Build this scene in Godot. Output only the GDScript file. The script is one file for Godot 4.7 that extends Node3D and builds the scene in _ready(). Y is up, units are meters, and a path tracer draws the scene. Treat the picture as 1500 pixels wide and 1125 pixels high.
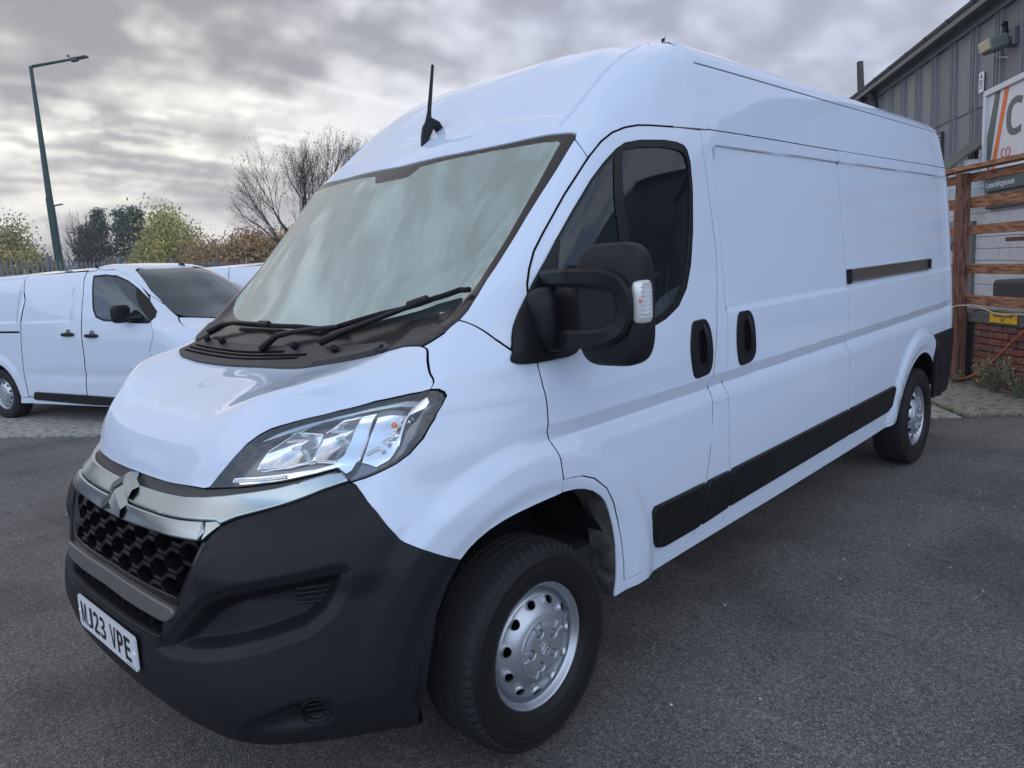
extends Node3D
# A white panel van parked in a yard: everything is computed here. x runs towards the van's rear, z towards its visible side, metres.

const CAM_AT := Vector3(-1.6438, 1.5577, 2.5299)
var M := {}
var used := {}
var rng := RandomNumberGenerator.new()

# ---------------------------------------------------------------- small helpers
func lin(r: float, g: float, b: float, a := 1.0) -> Color:
	var c := Color(r, g, b).linear_to_srgb()
	c.a = a
	return c

func mat(key: String, c: Color, rough := 0.6, metal := 0.0, spec := 0.5) -> StandardMaterial3D:
	var m := StandardMaterial3D.new()
	m.resource_name = key
	m.albedo_color = c
	m.roughness = rough
	m.metallic = metal
	m.metallic_specular = spec
	M[key] = m
	return m

func numbered(called: String) -> String:
	if not used.has(called):
		used[called] = 0
		return called
	used[called] += 1
	return "%s_%03d" % [called, used[called]]

func tag(o: Node3D, label: String, category: String, group := "") -> Node3D:
	o.set_meta("label", label)
	o.set_meta("category", category)
	if group != "":
		o.set_meta("group", group)
	return o

func thing(called: String, label: String, category: String, at := Vector3.ZERO, turn := 0.0, group := "") -> Node3D:
	var o := Node3D.new()
	o.name = numbered(called)
	add_child(o)
	o.position = at
	o.rotation.y = turn
	tag(o, label, category, group)
	return o

func part(parent: Node, called: String, mesh: Mesh, m: Material = null, at := Vector3.ZERO) -> MeshInstance3D:
	var o := MeshInstance3D.new()
	o.name = called if parent != self else numbered(called)
	o.mesh = mesh
	if m:
		o.material_override = m
	o.position = at
	parent.add_child(o, true)
	return o

func structure(called: String, mesh: Mesh, m: Material) -> MeshInstance3D:
	var o := part(self, called, mesh, m)
	o.set_meta("kind", "structure")
	return o

# ---------------------------------------------------------------- mesh building
class Mb:
	var V := PackedVector3Array()
	var N := PackedVector3Array()
	var U := PackedVector2Array()
	var C := PackedColorArray()
	var I := PackedInt32Array()
	var tint := Color.WHITE
	var tinted := false

	func vert(p: Vector3, n: Vector3, uv := Vector2.ZERO) -> int:
		V.append(p)
		N.append(n)
		U.append(uv)
		if tinted:
			C.append(tint)
		return V.size() - 1

	func face(a: int, b: int, c: int) -> void:  # given counter-clockwise from outside
		I.append(a)
		I.append(c)
		I.append(b)

	func tri(a: Vector3, b: Vector3, c: Vector3) -> void:
		var n := (b - a).cross(c - a).normalized()
		face(vert(a, n), vert(b, n), vert(c, n))

	func quad(a: Vector3, b: Vector3, c: Vector3, d: Vector3) -> void:
		var n := (c - a).cross(d - b).normalized()
		var i := vert(a, n, Vector2(0, 1))
		vert(b, n, Vector2(1, 1))
		vert(c, n, Vector2(1, 0))
		vert(d, n, Vector2(0, 0))
		face(i, i + 1, i + 2)
		face(i, i + 2, i + 3)

	func box(c: Vector3, s: Vector3, bevel := 0.0, b := Basis.IDENTITY) -> void:
		var h := s / 2
		if bevel <= 0.0:
			for ax in 3:
				for sg in [-1.0, 1.0]:
					var n := Vector3.ZERO
					n[ax] = sg
					var p := Vector3.ZERO
					p[(ax + 1) % 3] = 1.0
					var q := n.cross(p)
					var hn := n * h
					var hp := p * h
					var hq := q.abs() * h * (q.x + q.y + q.z)
					quad(c + b * (hn - hp - hq), c + b * (hn + hp - hq), c + b * (hn + hp + hq), c + b * (hn - hp + hq))
			return
		bevel = minf(bevel, minf(h.x, minf(h.y, h.z)) * 0.95)
		var pt := func(sx: float, sy: float, sz: float, ax: int) -> Vector3:
			var v := Vector3(sx * (h.x - bevel), sy * (h.y - bevel), sz * (h.z - bevel))
			v[ax] += bevel * [sx, sy, sz][ax]
			return c + b * v
		for ax in 3:
			for sg in [-1.0, 1.0]:
				var q := []
				for k in [[-1, -1], [1, -1], [1, 1], [-1, 1]]:
					var s3 := [0.0, 0.0, 0.0]
					s3[ax] = sg
					s3[(ax + 1) % 3] = float(k[0])
					s3[(ax + 2) % 3] = float(k[1])
					q.append((pt as Callable).call(s3[0], s3[1], s3[2], ax))
				if sg > 0:
					quad(q[0], q[1], q[2], q[3])
				else:
					quad(q[3], q[2], q[1], q[0])
		for ax in 3:
			var a1 := (ax + 1) % 3
			var a2 := (ax + 2) % 3
			for k in [[-1, -1], [1, -1], [1, 1], [-1, 1]]:
				var lo := [0.0, 0.0, 0.0]
				lo[a1] = float(k[0])
				lo[a2] = float(k[1])
				var hi := lo.duplicate()
				lo[ax] = -1.0
				hi[ax] = 1.0
				var p0: Vector3 = (pt as Callable).call(lo[0], lo[1], lo[2], a1)
				var p1: Vector3 = (pt as Callable).call(hi[0], hi[1], hi[2], a1)
				var p2: Vector3 = (pt as Callable).call(hi[0], hi[1], hi[2], a2)
				var p3: Vector3 = (pt as Callable).call(lo[0], lo[1], lo[2], a2)
				if k[0] * k[1] > 0:
					quad(p0, p1, p2, p3)
				else:
					quad(p3, p2, p1, p0)
		for sx in [-1.0, 1.0]:
			for sy in [-1.0, 1.0]:
				for sz in [-1.0, 1.0]:
					var a: Vector3 = (pt as Callable).call(sx, sy, sz, 0)
					var bb: Vector3 = (pt as Callable).call(sx, sy, sz, 1)
					var cc: Vector3 = (pt as Callable).call(sx, sy, sz, 2)
					if sx * sy * sz > 0:
						tri(a, bb, cc)
					else:
						tri(a, cc, bb)

	func tube(pts: Array, rad: Array, sides := 10, caps := true) -> void:
		var n := pts.size()
		var first := V.size()
		var side := Vector3.ZERO
		for k in n:
			var p: Vector3 = pts[k]
			var d: Vector3 = (pts[mini(k + 1, n - 1)] - pts[maxi(k - 1, 0)]).normalized()
			if side == Vector3.ZERO:
				side = d.cross(Vector3.UP if absf(d.y) < 0.9 else Vector3.RIGHT).normalized()
			else:
				side = (side - d * side.dot(d)).normalized()
			var up := d.cross(side)
			var r: float = rad[mini(k, rad.size() - 1)]
			for j in sides:
				var a := TAU * j / sides
				var o := side * cos(a) + up * sin(a)
				vert(p + o * r, o, Vector2(float(j) / sides, float(k)))
		for k in n - 1:
			for j in sides:
				var a := first + k * sides + j
				var b := first + k * sides + (j + 1) % sides
				face(a, b, b + sides)
				face(a, b + sides, a + sides)
		if caps:
			for e in [0, n - 1]:
				var d: Vector3 = (pts[1] - pts[0]).normalized() * -1.0 if e == 0 else (pts[n - 1] - pts[n - 2]).normalized()
				var c := vert(pts[e], d)
				var ring := []
				for j in sides:
					ring.append(vert(V[first + e * sides + j], d))
				for j in sides:
					if e == 0:
						face(c, ring[(j + 1) % sides], ring[j])
					else:
						face(c, ring[j], ring[(j + 1) % sides])

	# profile: [radius, height along +z, sharp] turned about z
	func lathe(prof: Array, segs := 48) -> void:
		for k in prof.size() - 1:
			var r0: float = prof[k][0]
			var h0: float = prof[k][1]
			var r1: float = prof[k + 1][0]
			var h1: float = prof[k + 1][1]
			var t := Vector2(r1 - r0, h1 - h0).normalized()
			var n0 := Vector2(-t.y, t.x)
			var n1 := n0
			if k > 0 and prof[k].size() < 3:
				var tp := Vector2(r0 - prof[k - 1][0], h0 - prof[k - 1][1]).normalized()
				n0 = (n0 + Vector2(-tp.y, tp.x)).normalized()
			if k < prof.size() - 2 and prof[k + 1].size() < 3:
				var tn := Vector2(prof[k + 2][0] - r1, prof[k + 2][1] - h1).normalized()
				n1 = (n1 + Vector2(-tn.y, tn.x)).normalized()
			var first := V.size()
			for j in segs + 1:
				var a := TAU * j / segs
				var c := cos(a)
				var s := sin(a)
				vert(Vector3(r0 * c, r0 * s, h0), Vector3(n0.x * c, n0.x * s, n0.y), Vector2(float(j) / segs, r0))
				vert(Vector3(r1 * c, r1 * s, h1), Vector3(n1.x * c, n1.x * s, n1.y), Vector2(float(j) / segs, r1))
			for j in segs:
				var i := first + j * 2
				face(i, i + 1, i + 3)
				face(i, i + 3, i + 2)

	func prism(poly: PackedVector2Array, o: Vector3, ex: Vector3, ey: Vector3, depth: Vector3) -> void:  # ex x ey points against depth
		var t := Geometry2D.triangulate_polygon(poly)
		var P := []
		for p in poly:
			P.append(o + ex * p.x + ey * p.y)
		for k in range(0, t.size(), 3):
			var a: Vector3 = P[t[k]]
			var b: Vector3 = P[t[k + 1]]
			var c: Vector3 = P[t[k + 2]]
			if (poly[t[k + 1]] - poly[t[k]]).cross(poly[t[k + 2]] - poly[t[k]]) < 0:
				var w := b
				b = c
				c = w
			tri(a, b, c)
			tri(a + depth, c + depth, b + depth)
		var cw := Geometry2D.is_polygon_clockwise(poly)
		for k in P.size():
			var a: Vector3 = P[k]
			var b: Vector3 = P[(k + 1) % P.size()]
			if cw:
				quad(b + depth, a + depth, a, b)
			else:
				quad(a + depth, b + depth, b, a)

	func mesh(into: ArrayMesh = null, m: Material = null) -> ArrayMesh:
		var am := into if into else ArrayMesh.new()
		if I.is_empty():
			return am
		var arr := []
		arr.resize(Mesh.ARRAY_MAX)
		arr[Mesh.ARRAY_VERTEX] = V
		arr[Mesh.ARRAY_NORMAL] = N
		arr[Mesh.ARRAY_TEX_UV] = U
		if tinted:
			arr[Mesh.ARRAY_COLOR] = C
		arr[Mesh.ARRAY_INDEX] = I
		am.add_surface_from_arrays(Mesh.PRIMITIVE_TRIANGLES, arr)
		if m:
			am.surface_set_material(am.get_surface_count() - 1, m)
		return am

# ---------------------------------------------------------------- skins: a net of guide columns, smooth both ways
class BodyNet:
	var V := PackedFloat64Array()
	var T := PackedFloat64Array()
	var C := []
	var S := []
	var cache := {}
	var bump: Callable

	func close() -> void:
		var n := V.size()
		var w: int = C[0].size()
		for i in n:
			var row := PackedVector3Array()
			row.resize(w)
			for c in w:
				var m := Vector3.ZERO
				if i == 0:
					m = (C[1][c] - C[0][c]) / (V[1] - V[0])
				elif i == n - 1:
					m = (C[n - 1][c] - C[n - 2][c]) / (V[n - 1] - V[n - 2])
				else:
					var h0 := V[i] - V[i - 1]
					var h1 := V[i + 1] - V[i]
					var d0: Vector3 = (C[i][c] - C[i - 1][c]) / h0
					var d1: Vector3 = (C[i + 1][c] - C[i][c]) / h1
					var w1 := 2 * h1 + h0
					var w2 := h1 + 2 * h0
					for a in 3:
						if d0[a] * d1[a] > 0:
							m[a] = (w1 + w2) / (w1 / d0[a] + w2 / d1[a])
				row[c] = m
			S.append(row)

	func columns(v: float) -> PackedVector3Array:
		var key := int(round(v * 1e6))
		if cache.has(key):
			return cache[key]
		var i := clampi(V.bsearch(v, false) - 1, 0, V.size() - 2)
		var h := V[i + 1] - V[i]
		var t := (v - V[i]) / h
		var t2 := t * t
		var t3 := t2 * t
		var a := 2 * t3 - 3 * t2 + 1
		var b := (t3 - 2 * t2 + t) * h
		var c := -2 * t3 + 3 * t2
		var d := (t3 - t2) * h
		var out := PackedVector3Array()
		var w: int = C[0].size()
		out.resize(w)
		for k in w:
			out[k] = C[i][k] * a + S[i][k] * b + C[i + 1][k] * c + S[i + 1][k] * d
		if cache.size() > 60000:
			cache.clear()
		cache[key] = out
		return out

	func tangent(P: PackedVector3Array, j: int) -> Vector3:
		var n := T.size()
		var pm: Vector3
		var tm: float
		var pp: Vector3
		var tp: float
		if j == 0:
			pm = Vector3(P[1].x, P[1].y, -P[1].z)
			tm = -T[1]
		else:
			pm = P[j - 1]
			tm = T[j - 1]
		if j == n - 1:
			pp = Vector3(P[n - 2].x, P[n - 2].y, -P[n - 2].z)
			tp = 2 * T[n - 1] - T[n - 2]
		else:
			pp = P[j + 1]
			tp = T[j + 1]
		var h0 := T[j] - tm
		var h1 := tp - T[j]
		return ((P[j] - pm) * (h1 / h0) + (pp - P[j]) * (h0 / h1)) / (h0 + h1)

	func bare(u: float, v: float) -> Vector3:
		var P := columns(v)
		var au := absf(u)
		var i := clampi(T.bsearch(au, false) - 1, 0, T.size() - 2)
		var h := T[i + 1] - T[i]
		var t := (au - T[i]) / h
		var t2 := t * t
		var t3 := t2 * t
		var r := P[i] * (2 * t3 - 3 * t2 + 1) + tangent(P, i) * ((t3 - 2 * t2 + t) * h) + P[i + 1] * (-2 * t3 + 3 * t2) + tangent(P, i + 1) * ((t3 - t2) * h)
		if u < 0:
			r.z = -r.z
		return r

	func at(u: float, v: float) -> Vector3:
		var p := bare(u, v)
		if bump.is_valid():
			var d: float = (bump as Callable).call(absf(u), v, p)
			if d != 0.0:
				if absf(u) > 1.45:
					p.z += d * signf(u)
				else:
					var n := (bare(u + 0.002, v) - bare(u - 0.002, v)).cross(bare(u, v + 0.002) - bare(u, v - 0.002)).normalized()
					p += n * d
		return p

func skin(rows: Array, T: Array, tail: Callable, bump = null) -> BodyNet:
	var s := BodyNet.new()
	for r in rows:
		s.V.append(r[0])
		var row := PackedVector3Array()
		for k in range(1, r.size(), 3):
			row.append(Vector3(r[k], r[k + 1], r[k + 2]))
		for p in (tail as Callable).call(float(r[0]), row[row.size() - 1]):
			row.append(p)
		s.C.append(row)
	for t in T:
		s.T.append(t)
	if bump != null:
		s.bump = bump
	s.close()
	return s

# ---------------------------------------------------------------- panels: a piece of a skin cut out along an outline
func pv(a: Array) -> PackedVector2Array:
	var p := PackedVector2Array()
	for k in range(0, a.size(), 2):
		p.append(Vector2(a[k], a[k + 1]))
	return p

func mirrored(half: PackedVector2Array) -> PackedVector2Array:  # a half outline from the centre line round to the centre line again
	var p := half.duplicate()
	for k in range(half.size() - 1, -1, -1):
		if absf(half[k].x) > 1e-4:
			p.append(Vector2(-half[k].x, half[k].y))
	return p

func other_side(p: PackedVector2Array) -> PackedVector2Array:
	var q := PackedVector2Array()
	for k in range(p.size() - 1, -1, -1):
		q.append(Vector2(-p[k].x, p[k].y))
	return q

func biggest(list: Array) -> PackedVector2Array:
	var best := PackedVector2Array()
	var most := -1.0
	for p in list:
		var a := 0.0
		for k in p.size():
			a += p[k].cross(p[(k + 1) % p.size()])
		if absf(a) > most:
			most = absf(a)
			best = p
	return best

func ccw(p: PackedVector2Array) -> PackedVector2Array:
	var q := p.duplicate()
	if Geometry2D.is_polygon_clockwise(q):
		q.reverse()
	return q

func rounded(p: PackedVector2Array, r: float) -> PackedVector2Array:
	var a := biggest(Geometry2D.offset_polygon(p, -r, Geometry2D.JOIN_ROUND))
	return ccw(biggest(Geometry2D.offset_polygon(a, r, Geometry2D.JOIN_ROUND)))

func grown(p: PackedVector2Array, r: float) -> PackedVector2Array:
	return ccw(biggest(Geometry2D.offset_polygon(p, r, Geometry2D.JOIN_MITER)))

func curve(a: Array, steps := 4, closed := false) -> PackedVector2Array:  # a smooth line through points
	var p := pv(a)
	var n := p.size()
	var out := PackedVector2Array()
	for k in (n if closed else n - 1):
		var p0 := p[(k - 1 + n) % n] if closed or k > 0 else p[0]
		var p1 := p[k]
		var p2 := p[(k + 1) % n]
		var p3 := p[(k + 2) % n] if closed or k < n - 2 else p[n - 1]
		for s in steps:
			out.append(p1.cubic_interpolate(p2, p0, p3, float(s) / steps))
	if not closed:
		out.append(p[n - 1])
	return out

func lines(lo: float, hi: float, step: float, fine: Array) -> PackedFloat64Array:
	var out := PackedFloat64Array([lo])
	var x := lo
	while x < hi - 1e-6:
		var s := step
		for f in fine:
			if x >= f[0] - 1e-6 and x < f[1] - 1e-6:
				s = minf(s, f[2])
			elif x < f[0] and x + s > f[0]:
				s = maxf(f[0] - x, 1e-4)
		x = minf(x + s, hi)
		out.append(x)
	return out

const EDGE := [[0.0, 0.0, 0.0], [0.0012, -0.0012, 0.7], [0.0016, -0.004, 1.0], [0.0016, -0.022, 1.0]]

func panel(f: Callable, outline: PackedVector2Array, o := {}) -> ArrayMesh:
	var holes: Array = o.get("holes", [])
	var gap: float = o.get("gap", 0.0022)
	var du: float = o.get("du", 0.03)
	var dv: float = o.get("dv", 0.03)
	var off: float = o.get("off", 0.0)
	var rings: Array = o.get("rings", EDGE)
	var flip: float = -1.0 if o.get("flip", false) else 1.0
	var P := ccw(outline)
	if gap > 0:
		P = ccw(biggest(Geometry2D.offset_polygon(P, -gap)))
	var H := []
	for h in holes:
		H.append(ccw(h))
	var lo := P[0]
	var hi := P[0]
	for p in P:
		lo = lo.min(p)
		hi = hi.max(p)
	var us := lines(lo.x, hi.x, du, o.get("fine_u", []))
	var vs := lines(lo.y, hi.y, dv, o.get("fine", []))
	var nu := us.size() - 1
	var nv := vs.size() - 1
	var touched := {}
	var loops := [P]
	loops.append_array(H)
	var inside := PackedByteArray()
	inside.resize((nu + 1) * (nv + 1))
	for j in nv + 1:
		for i in nu + 1:
			var q := Vector2(us[i], vs[j])
			var yes := Geometry2D.is_point_in_polygon(q, P)
			if yes:
				for h in H:
					if Geometry2D.is_point_in_polygon(q, h):
						yes = false
						break
			inside[j * (nu + 1) + i] = 1 if yes else 0
	for l in loops:
		for k in l.size():
			var a: Vector2 = l[k]
			var b: Vector2 = l[(k + 1) % l.size()]
			var steps := int(ceil(maxf(absf(b.x - a.x) / du, absf(b.y - a.y) / dv) * 8)) + 1
			for s in steps + 1:
				var q := a.lerp(b, float(s) / steps)
				var ci := clampi(us.bsearch(q.x, false) - 1, 0, nu - 1)
				var cj := clampi(vs.bsearch(q.y, false) - 1, 0, nv - 1)
				touched[cj * nu + ci] = true
	var mb := Mb.new()
	var ids := {}
	var nrm := func(u: float, v: float, at: Vector3) -> Vector3:
		var a: Vector3 = (f as Callable).call(u + 0.0015, v)
		var b: Vector3 = (f as Callable).call(u, v + 0.0015)
		return (a - at).cross(b - at).normalized() * flip
	var vid := func(q: Vector2) -> int:
		var key := Vector2i(int(round(q.x * 1e5)), int(round(q.y * 1e5)))
		if ids.has(key):
			return ids[key]
		var at: Vector3 = (f as Callable).call(q.x, q.y)
		var n: Vector3 = (nrm as Callable).call(q.x, q.y, at)
		var id := mb.vert(at + n * off, n, q)
		ids[key] = id
		return id
	for j in nv:
		for i in nu:
			var full := inside[j * (nu + 1) + i] + inside[j * (nu + 1) + i + 1] + inside[(j + 1) * (nu + 1) + i] + inside[(j + 1) * (nu + 1) + i + 1]
			var c := [Vector2(us[i], vs[j]), Vector2(us[i + 1], vs[j]), Vector2(us[i + 1], vs[j + 1]), Vector2(us[i], vs[j + 1])]
			if not touched.has(j * nu + i) and (full == 0 or full == 4):
				if full == 4:
					var q := []
					for k in 4:
						q.append((vid as Callable).call(c[k]))
					if flip > 0:
						mb.face(q[0], q[1], q[2])
						mb.face(q[0], q[2], q[3])
					else:
						mb.face(q[0], q[2], q[1])
						mb.face(q[0], q[3], q[2])
				continue
			var pieces: Array = Geometry2D.intersect_polygons(PackedVector2Array(c), P)
			for h in H:
				var next := []
				for p in pieces:
					next.append_array(Geometry2D.clip_polygons(p, h))
				pieces = next
			for p in pieces:
				var t := Geometry2D.triangulate_polygon(p)
				for k in range(0, t.size(), 3):
					var a: Vector2 = p[t[k]]
					var b: Vector2 = p[t[k + 1]]
					var d: Vector2 = p[t[k + 2]]
					var z := (b - a).cross(d - a)
					if absf(z) < 1e-10:
						continue
					var ia: int = (vid as Callable).call(a)
					var ib: int = (vid as Callable).call(b)
					var ic: int = (vid as Callable).call(d)
					if z * flip > 0:
						mb.face(ia, ib, ic)
					else:
						mb.face(ia, ic, ib)
	var dark := Mb.new()  # near-black edges and backing: shade inside the panel gaps, put into colour
	var span: float = o.get("edge_step", maxf(0.02, minf(du, dv)))
	for li in loops.size():
		var l: PackedVector2Array = loops[li].duplicate()
		if li > 0:
			l.reverse()
		var r := PackedVector2Array()
		for k in l.size():
			var a := l[k]
			var b := l[(k + 1) % l.size()]
			if a.distance_to(b) < 1e-5:
				continue
			var n := int(ceil(a.distance_to(b) / span))
			for s in n:
				r.append(a.lerp(b, float(s) / n))
		var cnt := r.size()
		if cnt < 3:
			continue
		var prev := -1
		var rows := []
		var backs := []
		for k in cnt:
			var e0 := (r[k] - r[(k - 1 + cnt) % cnt]).normalized()
			var e1 := (r[(k + 1) % cnt] - r[k]).normalized()
			var m := (Vector2(e0.y, -e0.x) + Vector2(e1.y, -e1.x))
			m = m.normalized() if m.length() > 0.01 else Vector2(e0.y, -e0.x)
			var at: Vector3 = (f as Callable).call(r[k].x, r[k].y)
			var n: Vector3 = (nrm as Callable).call(r[k].x, r[k].y, at)
			var ot: Vector3 = (f as Callable).call(r[k].x + m.x * 0.001, r[k].y + m.y * 0.001)
			ot = ot - at
			ot = (ot - n * ot.dot(n)).normalized()
			var row := []
			for g in rings:
				row.append([at + ot * g[0] + n * (off + g[1]), (n * (1.0 - g[2]) + ot * g[2]).normalized()])
			rows.append(row)
			backs.append([at - ot * 0.004 + n * (off - 0.02), at + ot * 0.016 + n * (off - 0.02), n])
		for k in cnt:
			var k1 := (k + 1) % cnt
			for g in rings.size() - 1:
				var to: Mb = dark if g >= 1 and o.get("back", false) else mb
				var i: int = to.V.size()
				for w in [rows[k][g], rows[k1][g], rows[k1][g + 1], rows[k][g + 1]]:
					to.vert(w[0], w[1])
				if flip > 0:
					to.face(i, i + 2, i + 1)
					to.face(i, i + 3, i + 2)
				else:
					to.face(i, i + 1, i + 2)
					to.face(i, i + 2, i + 3)
			if o.get("back", false):
				var i := dark.V.size()
				dark.vert(backs[k][0], backs[k][2])
				dark.vert(backs[k1][0], backs[k1][2])
				dark.vert(backs[k1][1], backs[k1][2])
				dark.vert(backs[k][1], backs[k][2])
				dark.face(i, i + 2, i + 1)
				dark.face(i, i + 3, i + 2)
	var am := mb.mesh(null, o.get("mat"))
	if o.get("back", false):
		dark.mesh(am, M.gap)
	return am

func flat(o: Vector3, ex: Vector3, ey: Vector3) -> Callable:
	return func(u: float, v: float) -> Vector3: return o + ex * u + ey * v
const VAN_ROWS := [
	[0.2, -0.89, 0.32, 0, -0.88, 0.315, 0.25, -0.82, 0.285, 0.44, -0.65, 0.215, 0.65, -0.43, 0.225, 0.85, -0.2, 0.24, 0.93, 0.1, 0.25, 0.95, 0.6, 0.25, 0.955, 1.25, 0.25, 0.955],
	[0.3, -0.935, 0.345, 0, -0.93, 0.345, 0.26, -0.905, 0.335, 0.49, -0.8, 0.31, 0.71, -0.56, 0.3, 0.875, -0.25, 0.3, 0.955, 0.1, 0.31, 0.968, 0.6, 0.31, 0.97, 1.25, 0.31, 0.97],
	[0.44, -0.955, 0.45, 0, -0.951, 0.45, 0.26, -0.93, 0.45, 0.5, -0.85, 0.44, 0.735, -0.62, 0.44, 0.905, -0.27, 0.44, 0.975, 0.1, 0.44, 0.988, 0.6, 0.44, 0.992, 1.25, 0.44, 0.992],
	[0.62, -0.94, 0.635, 0, -0.936, 0.635, 0.26, -0.908, 0.635, 0.49, -0.815, 0.63, 0.735, -0.6, 0.62, 0.9, -0.29, 0.62, 0.985, 0.1, 0.62, 1.006, 0.6, 0.62, 1.01, 1.25, 0.62, 1.01],
	[0.85, -0.874, 0.87, 0, -0.874, 0.87, 0.26, -0.856, 0.86, 0.48, -0.755, 0.85, 0.715, -0.565, 0.85, 0.88, -0.31, 0.85, 0.985, 0.08, 0.85, 1.018, 0.6, 0.85, 1.022, 1.25, 0.85, 1.022],
	[0.97, -0.8, 0.965, 0, -0.797, 0.97, 0.25, -0.772, 0.985, 0.445, -0.66, 0.97, 0.7, -0.54, 0.97, 0.845, -0.35, 0.97, 0.955, 0.06, 0.97, 1.015, 0.6, 0.97, 1.022, 1.25, 0.97, 1.022],
	[1.05, -0.787, 1.02, 0, -0.78, 1.025, 0.25, -0.75, 1.05, 0.455, -0.645, 1.05, 0.67, -0.5, 1.05, 0.83, -0.36, 1.05, 0.94, 0.05, 1.05, 1.01, 0.6, 1.05, 1.02, 1.25, 1.05, 1.02],
	[1.1, -0.755, 1.085, 0, -0.75, 1.09, 0.26, -0.722, 1.105, 0.468, -0.61, 1.1, 0.68, -0.46, 1.1, 0.83, -0.36, 1.1, 0.925, 0.04, 1.1, 1.006, 0.6, 1.1, 1.018, 1.25, 1.1, 1.018],
	[1.15, -0.69, 1.145, 0, -0.685, 1.15, 0.26, -0.665, 1.178, 0.476, -0.56, 1.15, 0.7, -0.42, 1.15, 0.83, -0.34, 1.16, 0.91, 0.03, 1.15, 1, 0.6, 1.15, 1.016, 1.25, 1.15, 1.016],
	[1.2, -0.585, 1.19, 0, -0.585, 1.195, 0.27, -0.6, 1.228, 0.52, -0.49, 1.195, 0.74, -0.36, 1.2, 0.86, -0.27, 1.215, 0.912, 0.02, 1.2, 0.992, 0.6, 1.2, 1.013, 1.25, 1.2, 1.014],
	[1.25, -0.45, 1.225, 0, -0.455, 1.23, 0.28, -0.49, 1.268, 0.625, -0.39, 1.265, 0.77, -0.27, 1.265, 0.87, -0.16, 1.265, 0.93, 0.02, 1.25, 0.985, 0.6, 1.25, 1.01, 1.25, 1.25, 1.012],
	[1.3, -0.31, 1.25, 0, -0.33, 1.257, 0.3, -0.36, 1.292, 0.6, -0.24, 1.325, 0.77, -0.14, 1.345, 0.85, -0.03, 1.305, 0.95, 0.06, 1.3, 0.98, 0.6, 1.3, 1.006, 1.25, 1.3, 1.008],
	[1.34, -0.25, 1.285, 0, -0.255, 1.288, 0.31, -0.28, 1.31, 0.59, -0.19, 1.36, 0.76, -0.11, 1.39, 0.835, 0, 1.36, 0.94, 0.1, 1.34, 0.975, 0.62, 1.34, 1.002, 1.25, 1.34, 1.005],
	[1.4, -0.19, 1.35, 0, -0.185, 1.355, 0.3, -0.16, 1.365, 0.56, -0.1, 1.4, 0.75, -0.07, 1.43, 0.835, 0.05, 1.42, 0.93, 0.2, 1.4, 0.968, 0.65, 1.4, 0.996, 1.25, 1.4, 1.001],
	[1.6, 0.01, 1.57, 0, 0.018, 1.57, 0.28, 0.05, 1.575, 0.55, 0.095, 1.585, 0.74, 0.115, 1.59, 0.835, 0.22, 1.6, 0.922, 0.4, 1.6, 0.955, 0.75, 1.6, 0.98, 1.25, 1.6, 0.988],
	[1.8, 0.21, 1.8, 0, 0.22, 1.8, 0.27, 0.25, 1.8, 0.53, 0.29, 1.8, 0.72, 0.315, 1.795, 0.83, 0.4, 1.8, 0.905, 0.55, 1.8, 0.938, 0.85, 1.8, 0.963, 1.25, 1.8, 0.974],
	[2, 0.42, 2.03, 0, 0.43, 2.03, 0.27, 0.455, 2.02, 0.52, 0.48, 2.01, 0.7, 0.506, 2, 0.82, 0.58, 2, 0.885, 0.72, 2, 0.915, 0.95, 2, 0.94, 1.25, 2, 0.954],
	[2.06, 0.5, 2.095, 0, 0.505, 2.095, 0.27, 0.52, 2.085, 0.52, 0.54, 2.07, 0.7, 0.57, 2.055, 0.8, 0.65, 2.06, 0.865, 0.8, 2.06, 0.902, 1, 2.06, 0.93, 1.25, 2.06, 0.946],
	[2.2, 0.66, 2.235, 0, 0.663, 2.235, 0.27, 0.675, 2.23, 0.52, 0.7, 2.205, 0.69, 0.74, 2.2, 0.78, 0.82, 2.2, 0.84, 0.93, 2.2, 0.88, 1.08, 2.2, 0.905, 1.25, 2.2, 0.92],
	[2.33, 0.86, 2.39, 0, 0.865, 2.39, 0.27, 0.88, 2.38, 0.52, 0.9, 2.355, 0.67, 0.93, 2.335, 0.76, 0.98, 2.33, 0.82, 1.05, 2.33, 0.855, 1.15, 2.33, 0.88, 1.25, 2.33, 0.89],
	[2.42, 1.02, 2.455, 0, 1.025, 2.455, 0.27, 1.03, 2.45, 0.51, 1.05, 2.425, 0.65, 1.07, 2.405, 0.735, 1.1, 2.395, 0.79, 1.14, 2.39, 0.825, 1.19, 2.385, 0.85, 1.25, 2.38, 0.865],
	[2.5, 1.22, 2.5, 0, 1.22, 2.5, 0.27, 1.22, 2.49, 0.5, 1.22, 2.47, 0.62, 1.22, 2.459, 0.68, 1.23, 2.452, 0.72, 1.235, 2.447, 0.75, 1.24, 2.442, 0.77, 1.25, 2.439, 0.785],
	[2.6, 1.6, 2.495, 0, 1.6, 2.495, 0.25, 1.6, 2.49, 0.4, 1.58, 2.485, 0.48, 1.55, 2.482, 0.52, 1.5, 2.48, 0.55, 1.42, 2.477, 0.57, 1.34, 2.473, 0.59, 1.25, 2.47, 0.6],
]
const VAN_T := [0, 0.25, 0.48, 0.8, 1.05, 1.35, 1.65, 2.1, 2.75, 4.5, 5.75, 6.15, 6.4, 6.5, 6.58, 6.85, 7.4]
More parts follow.
